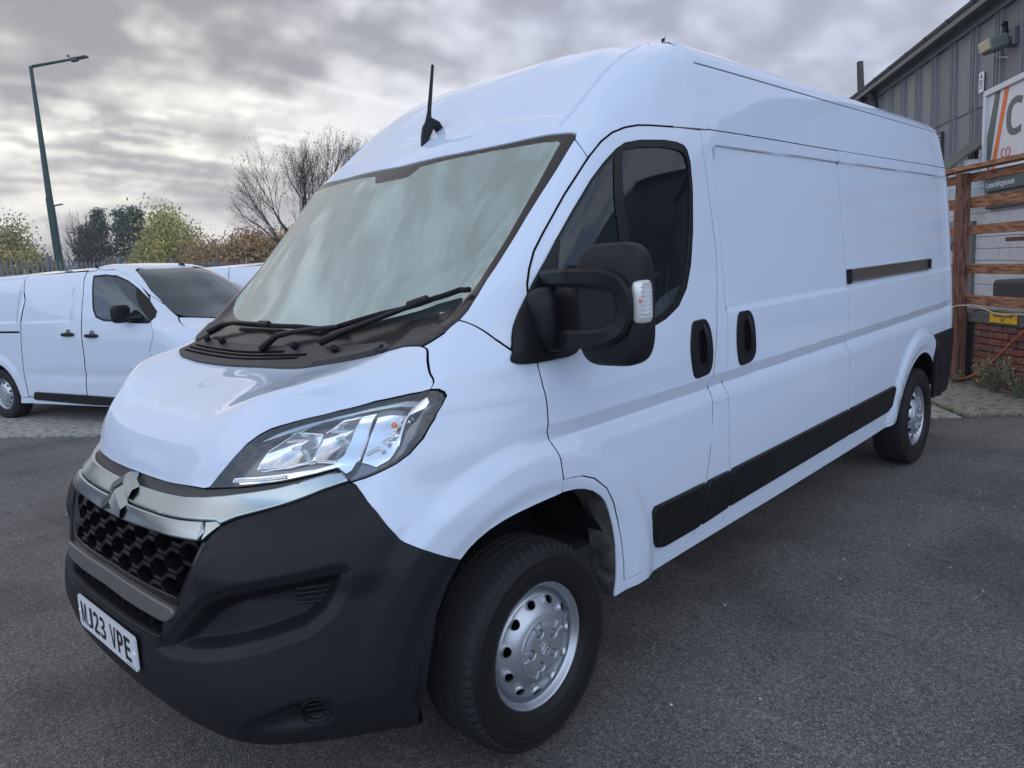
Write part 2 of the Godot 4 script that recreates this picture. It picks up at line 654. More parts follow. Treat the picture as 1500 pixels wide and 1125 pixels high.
const SMALL_ROWS := [
	[0.22, -0.8, 0.25, 0, -0.76, 0.25, 0.45, -0.58, 0.22, 0.78, -0.3, 0.22, 0.9, 0.45, 0.22, 0.92, 1.5, 0.22, 0.93],
	[0.45, -0.88, 0.45, 0, -0.84, 0.45, 0.48, -0.66, 0.45, 0.8, -0.35, 0.45, 0.935, 0.45, 0.45, 0.95, 1.5, 0.45, 0.955],
	[0.7, -0.87, 0.7, 0, -0.83, 0.7, 0.48, -0.65, 0.7, 0.8, -0.35, 0.7, 0.945, 0.45, 0.7, 0.965, 1.5, 0.7, 0.97],
	[0.95, -0.8, 0.92, 0, -0.76, 0.93, 0.48, -0.6, 0.93, 0.78, -0.3, 0.95, 0.93, 0.45, 0.95, 0.965, 1.5, 0.95, 0.972],
	[1.08, -0.55, 1.06, 0, -0.54, 1.07, 0.46, -0.42, 1.06, 0.76, -0.15, 1.08, 0.91, 0.45, 1.08, 0.957, 1.5, 1.08, 0.967],
	[1.2, -0.1, 1.18, 0, -0.08, 1.19, 0.44, 0.02, 1.18, 0.74, 0.15, 1.2, 0.87, 0.5, 1.2, 0.94, 1.5, 1.2, 0.957],
	[1.5, 0.45, 1.5, 0, 0.46, 1.5, 0.42, 0.53, 1.49, 0.68, 0.66, 1.5, 0.79, 0.85, 1.5, 0.86, 1.5, 1.5, 0.885],
	[1.75, 0.92, 1.77, 0, 0.93, 1.77, 0.4, 0.98, 1.75, 0.6, 1.06, 1.74, 0.69, 1.18, 1.735, 0.75, 1.5, 1.735, 0.79],
	[1.86, 1.28, 1.86, 0, 1.28, 1.86, 0.38, 1.3, 1.85, 0.54, 1.33, 1.83, 0.62, 1.38, 1.82, 0.68, 1.5, 1.815, 0.71],
	[1.9, 1.7, 1.9, 0, 1.7, 1.895, 0.36, 1.68, 1.89, 0.46, 1.65, 1.88, 0.52, 1.6, 1.87, 0.56, 1.5, 1.86, 0.6],
]
const SMALL_T := [0, 0.45, 0.82, 1.15, 1.95, 3, 4.5, 5.45, 5.8, 5.92, 6.3, 6.75]

# ---------------------------------------------------------------- the day: camera, sky, sun
func set_camera() -> void:
	var c := Camera3D.new()
	c.name = "camera"
	var r := Vector3(0.6866, -0.06076, 0.72449).normalized()
	var f := Vector3(0.71048, -0.15539, -0.68635).normalized()
	r = (r - f * r.dot(f)).normalized()
	c.transform = Transform3D(Basis(r, r.cross(f), -f), CAM_AT)
	c.fov = 54.54
	c.near = 0.05
	c.far = 900.0
	c.current = true
	add_child(c)

func fbm(seed_: int, octaves: int, freq: float) -> FastNoiseLite:
	var n := FastNoiseLite.new()
	n.noise_type = FastNoiseLite.TYPE_SIMPLEX_SMOOTH
	n.seed = seed_
	n.frequency = freq
	n.fractal_type = FastNoiseLite.FRACTAL_FBM
	n.fractal_octaves = octaves
	n.fractal_gain = 0.52
	return n

func set_sky() -> void:
	var w := 2048
	var h := 1024
	var im := Image.create(w, h, false, Image.FORMAT_RGBF)
	var big := fbm(11, 5, 0.55)
	var fine := fbm(23, 4, 2.6)
	var warp := fbm(37, 3, 0.9)
	var sun := Vector3(0.33, 0.17, -0.93).normalized()
	for j in h:
		var el := PI / 2 - PI * (j + 0.5) / h
		var sy := sin(el)
		var ce := cos(el)
		for i in w:
			if sy < -0.03:
				im.set_pixel(i, j, Color(0.16, 0.16, 0.165))
				continue
			var a := TAU * (i + 0.5) / w
			var d := Vector3(sin(a) * ce, maxf(sy, 0.0), -cos(a) * ce)
			var k := 1.0 / (d.y + 0.16)
			var p := Vector2(d.x, d.z) * k
			var q := warp.get_noise_2d(p.x, p.y)
			var n := big.get_noise_2d(p.x + q * 0.28, p.y - q * 0.2 + 3.0)
			var n2 := fine.get_noise_2d(p.x * 0.8 + q * 0.4, p.y * 1.1)
			var near := exp(-pow(acos(clampf(d.dot(sun), -1, 1)) / 0.40, 2))
			var flat_d := Vector2(d.x, d.z).normalized()
			var across := exp(-pow(flat_d.angle_to(Vector2(0.33, -0.93)) / 0.55, 2))
			var band := exp(-pow((el - 0.165) / 0.062, 2)) * across
			var bank := smoothstep(0.21, 0.29, el) * (1.0 - smoothstep(0.80, 1.15, el)) * across
			var puff := fine.get_noise_3d(d.x * 2.6, d.y * 4.2, d.z * 2.6)
			var rows := fine.get_noise_2d(p.x * 0.9 + q * 0.4, p.y * 3.2 + 7.0)
			var streak := smoothstep(-0.05, 0.4, rows)
			var t := smoothstep(-0.40, 0.50, 0.75 * n + 0.35 * n2 + 0.75 * puff - 0.36 * bank) + band * (0.12 + 0.62 * streak)
			t = clampf(t, 0.0, 1.2)
			var dark := Vector3(0.40, 0.425, 0.525).lerp(Vector3(0.355, 0.355, 0.385), minf(near * 1.3, 1.0))
			var lit := Vector3(0.61, 0.66, 0.82).lerp(Vector3(0.95, 0.925, 0.86), near)
			var c := dark.lerp(lit, t)
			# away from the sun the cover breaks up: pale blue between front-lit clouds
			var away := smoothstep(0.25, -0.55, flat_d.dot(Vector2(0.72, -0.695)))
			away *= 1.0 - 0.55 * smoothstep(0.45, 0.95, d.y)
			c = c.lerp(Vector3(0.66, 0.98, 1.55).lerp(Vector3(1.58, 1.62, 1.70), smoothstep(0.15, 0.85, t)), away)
			# low on the horizon the layers close up into an even pale grey
			var low := exp(-d.y / 0.085)
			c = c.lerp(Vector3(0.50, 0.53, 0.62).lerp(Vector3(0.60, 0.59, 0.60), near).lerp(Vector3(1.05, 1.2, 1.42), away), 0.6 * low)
			c *= 1.0 - 0.30 * smoothstep(0.45, 0.9, d.y)
			im.set_pixel(i, j, Color(c.x, c.y, c.z))
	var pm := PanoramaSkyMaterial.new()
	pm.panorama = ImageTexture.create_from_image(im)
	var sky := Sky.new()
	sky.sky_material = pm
	var e := Environment.new()
	e.background_mode = Environment.BG_SKY
	e.sky = sky
	e.tonemap_mode = Environment.TONE_MAPPER_LINEAR
	e.tonemap_exposure = EXPOSURE
	e.sdfgi_enabled = true
	e.ssao_enabled = true
	e.ssil_enabled = true
	e.fog_enabled = true
	e.fog_density = 0.0011
	e.fog_light_color = Color(0.78, 0.79, 0.84)
	var we := WorldEnvironment.new()
	we.name = "daylight"
	we.environment = e
	add_child(we)
	var l := DirectionalLight3D.new()
	l.name = "sun"
	l.light_energy = 0.15
	l.light_color = Color(1.0, 0.95, 0.88)
	l.light_angular_distance = 110.0
	l.shadow_enabled = true
	add_child(l)
	l.look_at_from_position(Vector3.ZERO, -Vector3(0.1, 0.55, -0.83), Vector3.UP)

func noise_tex(seed_: int, freq: float, size: int, colors: Array, spots: Array, octaves := 4, cell := false) -> ImageTexture:
	var n := fbm(seed_, octaves, freq)
	if cell:
		n.noise_type = FastNoiseLite.TYPE_CELLULAR
		n.cellular_return_type = FastNoiseLite.RETURN_CELL_VALUE
		n.fractal_type = FastNoiseLite.FRACTAL_NONE
	var im := n.get_seamless_image(size, size, false, false, 0.2)
	var out := Image.create(size, size, false, Image.FORMAT_RGB8)
	for j in size:
		for i in size:
			var v := im.get_pixel(i, j).r
			var c: Color = colors[0]
			for k in spots.size() - 1:
				if v >= spots[k]:
					c = colors[k].lerp(colors[k + 1], clampf((v - spots[k]) / (spots[k + 1] - spots[k]), 0, 1))
			out.set_pixel(i, j, c)
	return ImageTexture.create_from_image(out)

func height_tex(seed_: int, freq: float, size: int, octaves := 3, cell := false) -> ImageTexture:
	var n := fbm(seed_, octaves, freq)
	if cell:
		n.noise_type = FastNoiseLite.TYPE_CELLULAR
		n.cellular_return_type = FastNoiseLite.RETURN_DISTANCE2_SUB
		n.fractal_type = FastNoiseLite.FRACTAL_NONE
	var im := n.get_seamless_image(size, size, false, false, 0.2)
	im.convert(Image.FORMAT_RGB8)
	return ImageTexture.create_from_image(im)

func triplanar(m: StandardMaterial3D, scale: float, tex: Texture2D, bump: Texture2D = null, depth := 0.3) -> StandardMaterial3D:
	m.uv1_triplanar = true
	m.uv1_world_triplanar = true
	m.uv1_scale = Vector3.ONE * scale
	if tex:
		m.albedo_color = Color.WHITE
		m.albedo_texture = tex
	if bump:
		m.heightmap_enabled = true
		m.heightmap_texture = bump
		m.heightmap_scale = depth
	return m

func set_materials() -> void:
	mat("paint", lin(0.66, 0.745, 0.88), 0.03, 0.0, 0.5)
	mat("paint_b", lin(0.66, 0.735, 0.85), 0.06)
	mat("gap", lin(0.006, 0.006, 0.007), 0.9, 0.0, 0.2)
	mat("bumper", lin(0.0125, 0.0135, 0.0165), 0.5, 0.0, 0.36)
	triplanar(M.bumper, 9.0, null, height_tex(61, 0.25, 256), 0.012)
	mat("trim", lin(0.008, 0.0085, 0.0105), 0.42, 0.0, 0.36)
	mat("grey_trim", lin(0.045, 0.043, 0.042), 0.5, 0.0, 0.5)
	mat("bar", lin(0.15, 0.145, 0.135), 0.38, 0.35, 0.5)
	mat("gloss_black", lin(0.008, 0.008, 0.009), 0.12)
	mat("rubber", lin(0.012, 0.012, 0.013), 0.7, 0.0, 0.3)
	mat("frit", lin(0.02, 0.018, 0.017), 0.22)
	mat("chrome", lin(0.80, 0.82, 0.83), 0.07, 1.0)
	mat("satin", lin(0.42, 0.47, 0.48), 0.22, 1.0)
	mat("reflector", lin(0.85, 0.87, 0.9), 0.12, 1.0)
	mat("bezel", lin(0.16, 0.165, 0.18), 0.25, 0.7)
	mat("steel", lin(0.50, 0.53, 0.57), 0.36, 0.8)
	mat("steel_b", lin(0.46, 0.49, 0.53), 0.4, 0.75)
	mat("raw_steel", lin(0.45, 0.42, 0.38), 0.3, 1.0)
	mat("tyre", lin(0.026, 0.026, 0.028), 0.8, 0.0, 0.3)
	var wall := mat("tyre_wall", lin(0.011, 0.011, 0.0115), 0.5, 0.0, 0.35)
	wall.rim_enabled = true
	wall.rim = 0.1
	mat("liner", lin(0.012, 0.012, 0.013), 0.8, 0.0, 0.25)
	triplanar(mat("dirty", Color.WHITE, 0.85), 2.0, noise_tex(5, 0.02, 256, [lin(0.05, 0.048, 0.045), lin(0.10, 0.095, 0.088), lin(0.17, 0.165, 0.155)], [0.25, 0.55, 0.85]))
	mat("underbody", lin(0.008, 0.008, 0.008), 0.9)
	mat("cab_grey", lin(0.07, 0.075, 0.08), 0.7)
	mat("cab_dark", lin(0.025, 0.026, 0.028), 0.65)
	mat("lining", lin(0.20, 0.21, 0.215), 0.8)
	var g := mat("glass", Color(0.66, 0.74, 0.74, 0.085), 0.015, 0.9, 0.9)
	g.transparency = BaseMaterial3D.TRANSPARENCY_ALPHA
	g = mat("tint", Color(0.16, 0.19, 0.22, 0.30), 0.01, 0.5, 0.9)
	g.transparency = BaseMaterial3D.TRANSPARENCY_ALPHA
	g = mat("lens", Color(0.9, 0.93, 0.97, 0.06), 0.01)
	g.transparency = BaseMaterial3D.TRANSPARENCY_ALPHA
	mat("clear_block", lin(0.72, 0.73, 0.74), 0.12, 0.35)
	mat("amber", lin(0.75, 0.16, 0.02), 0.25)
	mat("plate_white", lin(0.72, 0.74, 0.77), 0.35)
	mat("plate_black", lin(0.01, 0.01, 0.01), 0.4)
	# the yard
	var asphalt := mat("asphalt", Color.WHITE, 0.78, 0.0, 0.45)
	triplanar(asphalt, 1.1, asphalt_tex(), height_tex(7, 0.11, 1024, 3, true), 0.9)
	asphalt.detail_enabled = true
	asphalt.detail_blend_mode = BaseMaterial3D.BLEND_MODE_MUL
	asphalt.detail_uv_layer = BaseMaterial3D.DETAIL_UV_2
	asphalt.uv2_triplanar = true
	asphalt.uv2_world_triplanar = true
	asphalt.uv2_scale = Vector3.ONE * 0.14
	asphalt.detail_albedo = noise_tex(9, 0.012, 512, [Color(0.80, 0.80, 0.80), Color(0.93, 0.93, 0.93), Color(1, 1, 1)], [0.2, 0.45, 0.8], 5)
	triplanar(mat("concrete", Color.WHITE, 0.85), 0.8, noise_tex(13, 0.02, 512, [lin(0.20, 0.19, 0.17), lin(0.33, 0.315, 0.285), lin(0.43, 0.41, 0.38)], [0.2, 0.5, 0.85], 6), height_tex(15, 0.2, 512), 0.12)
	triplanar(mat("pavement", Color.WHITE, 0.85), 0.8, noise_tex(17, 0.02, 512, [lin(0.14, 0.115, 0.10), lin(0.27, 0.235, 0.21), lin(0.36, 0.32, 0.29)], [0.2, 0.5, 0.85], 6), height_tex(19, 0.2, 512), 0.12)
	triplanar(mat("coping", Color.WHITE, 0.95), 3.0, noise_tex(21, 0.04, 256, [lin(0.06, 0.058, 0.052), lin(0.14, 0.135, 0.12), lin(0.24, 0.23, 0.21)], [0.2, 0.5, 0.85], 5), height_tex(22, 0.1, 256), 0.6)
	triplanar(mat("stone", Color.WHITE, 0.95), 3.0, noise_tex(25, 0.05, 256, [lin(0.05, 0.05, 0.05), lin(0.09, 0.09, 0.09), lin(0.15, 0.15, 0.145)], [0.2, 0.5, 0.85], 5))
	for k in 4:
		var b: Array = [[0.20, 0.07, 0.055], [0.26, 0.085, 0.06], [0.17, 0.075, 0.065], [0.23, 0.11, 0.09]][k]
		triplanar(mat("brick%d" % k, Color.WHITE, 0.9), 5.0, noise_tex(30 + k, 0.03, 256, [lin(b[0] * 0.45, b[1] * 0.45, b[2] * 0.5), lin(b[0], b[1], b[2]), lin(b[0] * 1.35 + 0.05, b[1] * 1.35 + 0.05, b[2] * 1.35 + 0.05)], [0.2, 0.5, 0.9], 5))
	mat("mortar", lin(0.10, 0.085, 0.075), 0.95)
	for k in 2:
		var wv: Array = [[0.34, 0.155, 0.08], [0.18, 0.082, 0.055]][k]
		var wm := mat("timber%d" % k, Color.WHITE, 0.8)
		wm.uv1_triplanar = true
		wm.uv1_scale = Vector3(0.7, 6.0, 6.0) if k == 0 else Vector3(6.0, 0.7, 6.0)
		wm.albedo_texture = noise_tex(40 + k, 0.02, 256, [lin(wv[0] * 0.45, wv[1] * 0.42, wv[2] * 0.4), lin(wv[0], wv[1], wv[2]), lin(wv[0] * 1.4, wv[1] * 1.5, wv[2] * 1.6)], [0.25, 0.5, 0.85], 5)
	triplanar(mat("old_board", Color.WHITE, 0.9), 3.0, noise_tex(44, 0.03, 256, [lin(0.11, 0.07, 0.05), lin(0.22, 0.15, 0.115), lin(0.32, 0.24, 0.19)], [0.2, 0.5, 0.9], 5))
	mat("cladding", lin(0.19, 0.195, 0.22), 0.5, 0.0, 0.45)
	mat("cladding_b", lin(0.15, 0.155, 0.175), 0.5, 0.0, 0.45)
	triplanar(mat("gutter", Color.WHITE, 0.6), 3.0, noise_tex(48, 0.02, 256, [lin(0.02, 0.021, 0.022), lin(0.05, 0.052, 0.054), lin(0.10, 0.10, 0.10)], [0.3, 0.6, 0.95], 4))
	mat("roof_sheet", lin(0.16, 0.17, 0.165), 0.7)
	triplanar(mat("felt", Color.WHITE, 0.9), 2.0, noise_tex(50, 0.03, 256, [lin(0.09, 0.10, 0.085), lin(0.13, 0.14, 0.12), lin(0.17, 0.18, 0.16)], [0.2, 0.5, 0.9], 4))
	triplanar(mat("white_board", Color.WHITE, 0.6), 1.5, noise_tex(52, 0.02, 256, [lin(0.46, 0.47, 0.49), lin(0.60, 0.61, 0.64), lin(0.66, 0.67, 0.70)], [0.15, 0.4, 0.9], 5))
	mat("white_frame", lin(0.66, 0.67, 0.70), 0.4)
	mat("sign_grey", lin(0.085, 0.11, 0.11), 0.5)
	mat("sign_orange", lin(0.78, 0.14, 0.02), 0.5)
	mat("sign_red", lin(0.55, 0.04, 0.05), 0.5)
	mat("sign_yellow", lin(0.80, 0.46, 0.01), 0.5)
	mat("ink", lin(0.03, 0.03, 0.033), 0.6)
	mat("galv", lin(0.20, 0.225, 0.26), 0.55, 0.3)
	mat("green_post", lin(0.022, 0.06, 0.052), 0.5)
	mat("lamp_grey", lin(0.10, 0.13, 0.14), 0.5)
	mat("maroon", lin(0.05, 0.012, 0.018), 0.5)
	mat("dark_green", lin(0.02, 0.035, 0.03), 0.5)
	mat("lamp_cream", lin(0.55, 0.48, 0.30), 0.4)
	mat("hose", lin(0.55, 0.16, 0.06), 0.5)
	mat("cable", lin(0.55, 0.44, 0.33), 0.6)
	triplanar(mat("rusty", Color.WHITE, 0.7), 1.6, noise_tex(54, 0.02, 256, [lin(0.55, 0.56, 0.54), lin(0.52, 0.52, 0.49), lin(0.36, 0.17, 0.07)], [0.2, 0.66, 0.86], 5))
	var leaf := mat("leaf", Color.WHITE, 0.7, 0.0, 0.3)
	leaf.vertex_color_use_as_albedo = true
	leaf.backlight_enabled = true
	leaf.backlight = Color(0.25, 0.25, 0.2)
	triplanar(mat("bark", Color.WHITE, 0.95), 2.0, noise_tex(56, 0.05, 256, [lin(0.03, 0.026, 0.022), lin(0.07, 0.06, 0.05), lin(0.12, 0.105, 0.09)], [0.2, 0.5, 0.9], 4))
	g = mat("small_glass", Color(0.30, 0.36, 0.40, 0.42), 0.015, 0.7, 0.9)
	g.transparency = BaseMaterial3D.TRANSPARENCY_ALPHA
	mat("dark_window", lin(0.01, 0.012, 0.014), 0.05)

func asphalt_tex() -> ImageTexture:
	var size := 1024
	var im := Image.create(size, size, false, Image.FORMAT_RGB8)
	var n := fbm(3, 4, 0.02).get_seamless_image(size, size)
	var c := FastNoiseLite.new()
	c.noise_type = FastNoiseLite.TYPE_CELLULAR
	c.seed = 71
	c.frequency = 0.11
	c.cellular_return_type = FastNoiseLite.RETURN_CELL_VALUE
	var cells := c.get_seamless_image(size, size)
	c.cellular_return_type = FastNoiseLite.RETURN_DISTANCE2_SUB
	var dist := c.get_seamless_image(size, size)
	for j in size:
		for i in size:
			var v := cells.get_pixel(i, j).r
			var b := n.get_pixel(i, j).r
			var d := dist.get_pixel(i, j).r
			var a := 0.15 + 0.34 * v * v + 0.06 * (b - 0.5)
			if v > 0.965:
				a = 0.8
			a *= 0.22 + 0.78 * smoothstep(0.05, 0.42, d)
			im.set_pixel(i, j, lin(a * 1.07, a, a * 0.93))
	return ImageTexture.create_from_image(im)

# ---------------------------------------------------------------- the big van
var S: BodyNet
const ARCH := Vector2(0.0, 0.341)
const REAR_ARCH := Vector2(4.03, 0.341)
var recess := pv([0.30, 0.517, 0.40, 0.512, 0.498, 0.523, 0.70, 0.56, 0.833, 0.586, 0.938, 0.617, 0.992, 0.665, 1.026, 0.724, 1.036, 0.785, 1.012, 0.808, 0.962, 0.805, 0.822, 0.785, 0.68, 0.758, 0.56, 0.715, 0.48, 0.65, 0.40, 0.58])
var scoop := pv([0.70, 0.318, 0.83, 0.342, 0.958, 0.352, 0.992, 0.385, 0.988, 0.44, 0.955, 0.462, 0.90, 0.457, 0.80, 0.425, 0.72, 0.375])

func van_tail(v: float, e: Vector3) -> Array:
	var y := e.y
	var z := e.z
	var k := clampf((v - 2.2) / 0.4, 0, 1)
	return [Vector3(3.0, y, z + 0.004), Vector3(4.25, y, z), Vector3(4.65, y, z - 0.006), Vector3(4.9 - 0.02 * k, y - 0.004 * k, z - 0.02), Vector3(4.985 - 0.03 * k, y - 0.01 * k, z - 0.06), Vector3(5.03 - 0.03 * k, y - 0.01 * k, z - 0.16), Vector3(5.045 - 0.03 * k, y - 0.02 * k, z * 0.6), Vector3(5.05 - 0.03 * k, y - 0.01 * k, 0)]

func edge_distance(q: Vector2, p: PackedVector2Array) -> float:
	if not Geometry2D.is_point_in_polygon(q, p):
		return 0.0
	var best := 9.0
	for k in p.size():
		best = minf(best, q.distance_to(Geometry2D.get_closest_point_to_segment(q, p[k], p[(k + 1) % p.size()])))
	return best

func van_bump(u: float, v: float, p: Vector3) -> float:
	var d := 0.0
	if u > 1.0 and v < 1.3:
		var w := smoothstep(1.0, 1.2, u)
		var r := Vector2(p.x, p.y).distance_to(ARCH)
		if r < 0.72 and p.y > 0.22:
			d += w * (0.021 * (1.0 - smoothstep(0.615, 0.695, r)) - 0.012 * (1.0 - smoothstep(0.50, 0.56, r)))
		r = Vector2(p.x, p.y).distance_to(REAR_ARCH)
		if r < 0.68 and p.y > 0.25:
			d += 0.020 * (1.0 - smoothstep(0.565, 0.635, r)) - 0.01 * (1.0 - smoothstep(0.47, 0.52, r))
	if u > 1.5 and u < 6.5:
		var s := smoothstep(1.55, 1.75, u)
		if u > 1.75:
			s = 1.0
		var drift := 0.0115 * clampf(p.x - 1.25, -0.6, 3.6)
		s *= 1.0 - smoothstep(4.75, 4.9, p.x)
		var t := p.y - (1.017 + drift)
		if t > 0 and t < 0.05:
			d -= 0.019 * s * (1.0 - t / 0.05)
		elif t <= 0 and t > -0.08:
			var k := 1.0 + t / 0.08
			d -= 0.019 * s * k * k
		if p.x > 1.268 and p.x < 4.86 and p.y > 1.29 and p.y < 2.04:
			var belt := 1.304 + 0.0065 * (p.x - 1.25)
			var top := 2.0 + 0.0065 * (p.x - 1.25)
			var k := smoothstep(belt, belt + 0.03, p.y)
			k *= 1.0 - smoothstep(top, top + 0.005, p.y)
			k *= 1.0 - smoothstep(4.82, 4.85, p.x)
			d -= 0.013 * k
	if v < 1.03 and u < 1.2:
		# shoulder of the bumper: below this line the surface stands proud
		if u > 0.5 and v > 0.7:
			var vc := 0.739 + (u - 0.52) * 1.15 if u < 0.57 else 0.797 + (u - 0.57) * 0.62 if u < 0.635 else 0.837 + (u - 0.635) * 0.27 if u < 0.88 else 0.903 + (u - 0.88) * 0.1
			var t := clampf((v - vc) / 0.05, 0, 1)
			d += 0.017 * (1.0 - t) * smoothstep(0.5, 0.56, u) * (1.0 - smoothstep(1.05, 1.19, u)) * smoothstep(0.70, 0.78, v)
		if u > 0.28 and u < 1.05 and v > 0.5 and v < 0.82:
			var e := edge_distance(Vector2(u, v), recess)
			if e > 0:
				var fade := smoothstep(0.30, 0.62, u)
				d -= 0.012 * smoothstep(0.0, 0.028, e) * smoothstep(0.3, 0.4, u)
				d -= 0.062 * fade * smoothstep(0.026, 0.058, e)
		if u > 0.68 and u < 1.0 and v < 0.48:
			var e := edge_distance(Vector2(u, v), scoop)
			if e > 0:
				d -= 0.03 * smoothstep(0.66, 0.95, u) * smoothstep(0.0, 0.035, e)
	elif v < 1.26 and u < 0.7:
		var line: float = 0.455 + maxf(0.0, v - 1.1) * 0.5 + maxf(0.0, v - 1.18) * 1.6
		d += 0.004 * exp(-pow((u - line) / 0.03, 2)) * smoothstep(1.06, 1.14, v) * (1.0 - smoothstep(1.18, 1.26, v))
	elif v > 2.03 and u < 1.2:
		var uc := 0.895 + 0.233 * (v - 2.02)
		var fade := smoothstep(2.03, 2.06, v)
		d -= 0.010 * exp(-pow((u - uc) / 0.010, 2)) * fade
		d -= 0.010 * (1.0 - smoothstep(uc - 0.07, uc - 0.02, u)) * smoothstep(2.06, 2.14, v)
		d -= 0.007 * smoothstep(0.315, 0.34, u) * smoothstep(2.08, 2.11, v)
	return d

const HEADLIGHT := [0.500, 0.971, 0.525, 1.009, 0.560, 1.049, 0.596, 1.099, 0.623, 1.116, 0.655, 1.131, 0.700, 1.147, 0.748, 1.168, 0.808, 1.189, 0.911, 1.205, 1.052, 1.212, 1.222, 1.211, 1.261, 1.208, 1.326, 1.204, 1.371, 1.195, 1.394, 1.185, 1.401, 1.166, 1.391, 1.138, 1.354, 1.102, 1.293, 1.067, 1.229, 1.045, 1.155, 1.028, 1.084, 1.013, 1.027, 1.004, 1.008, 1.016, 0.971, 1.039, 0.915, 1.029, 0.829, 1.017, 0.714, 1.002, 0.607, 0.984]
const DOOR := [2.625, 2.057, 2.107, 2.055, 1.815, 2.051, 1.669, 2.047, 1.56, 2.034, 1.468, 2.009, 1.403, 1.974, 1.346, 1.914, 1.276, 1.787, 1.253, 1.661, 1.256, 1.604, 1.293, 1.541, 1.335, 1.487, 1.369, 1.457, 1.45, 1.38, 1.62, 1.30, 1.703, 1.257, 1.700, 1.202, 1.689, 1.128, 1.671, 1.04, 1.675, 1.009, 1.680, 0.953, 1.677, 0.876, 1.707, 0.876, 1.754, 0.868, 1.802, 0.845, 1.855, 0.794, 1.893, 0.726, 1.926, 0.645, 1.954, 0.557, 1.974, 0.468, 1.985, 0.392, 2.14, 0.396, 2.402, 0.387, 2.481, 0.408, 2.492, 0.446, 2.554, 0.632, 2.568, 0.699, 2.591, 0.823, 2.601, 0.948, 2.599, 0.99, 2.589, 1.028, 2.616, 1.069, 2.645, 1.157, 2.674, 1.29, 2.696, 1.423, 2.710, 1.558]
const WINDOW := [1.372, 1.635, 1.400, 1.725, 1.452, 1.837, 1.509, 1.900, 1.579, 1.954, 1.639, 1.978, 1.781, 1.993, 2.045, 2.002, 2.223, 1.999, 2.340, 1.989, 2.400, 1.970, 2.449, 1.924, 2.474, 1.821, 2.482, 1.649, 2.466, 1.521, 2.430, 1.430, 2.366, 1.367, 2.273, 1.326, 2.177, 1.300, 2.0, 1.278, 1.80, 1.275, 1.62, 1.33, 1.46, 1.43, 1.375, 1.53]
const FINE := [[0.92, 1.14, 0.0045], [1.285, 1.375, 0.007], [1.985, 2.045, 0.006]]

func sp(parent: Node, called: String, outline: PackedVector2Array, m: Material, o := {}) -> MeshInstance3D:
	o["mat"] = m
	return part(parent, called, panel(S.at, outline, o))

func far_copy(o: Node3D) -> Node3D:
	var c: Node3D = o.duplicate()
	c.name = str(o.name)
	o.get_parent().add_child(c, true)
	c.scale = Vector3(o.scale.x, o.scale.y, -o.scale.z)
	c.position = Vector3(o.position.x, o.position.y, -o.position.z)
	return c

func superquad(mb: Mb, c: Vector3, h: Vector3, e: float, nu := 28, nv := 18, b := Basis.IDENTITY) -> void:
	var pw := func(x: float, k: float) -> float: return signf(x) * pow(absf(x), k)
	var first := mb.V.size()
	for j in nv + 1:
		var t := PI * (float(j) / nv - 0.5)
		for i in nu + 1:
			var a := TAU * i / nu
			var ct: float = (pw as Callable).call(cos(t), e)
			var p := Vector3(h.x * ct * (pw as Callable).call(cos(a), e), h.y * (pw as Callable).call(sin(t), e), h.z * ct * (pw as Callable).call(sin(a), e))
			var cn: float = (pw as Callable).call(cos(t), 2.0 - e)
			var n := Vector3(cn * (pw as Callable).call(cos(a), 2.0 - e) / h.x, (pw as Callable).call(sin(t), 2.0 - e) / h.y, cn * (pw as Callable).call(sin(a), 2.0 - e) / h.z)
			mb.vert(c + b * p, (b * n).normalized())
	for j in nv:
		for i in nu:
			var k := first + j * (nu + 1) + i
			mb.face(k, k + nu + 1, k + nu + 2)
			mb.face(k, k + nu + 2, k + 1)

func skin_frame(u: float, v: float, off: float) -> Transform3D:  # x along u, y along v, z out
	var p := S.bare(u, v)
	var ex := (S.bare(u + 0.004, v) - p).normalized()
	var ey := (S.bare(u, v + 0.004) - p).normalized()
	var n := ex.cross(ey).normalized()
	return Transform3D(Basis(ex, n.cross(ex), n), p + n * off)

func strip_line(mb: Mb, us: Array, vs: Array, off: float, r: float, sides := 8) -> void:
	var pts := []
	for k in us.size():
		pts.append(skin_frame(us[k], vs[k], off).origin)
	mb.tube(pts, [r], sides)

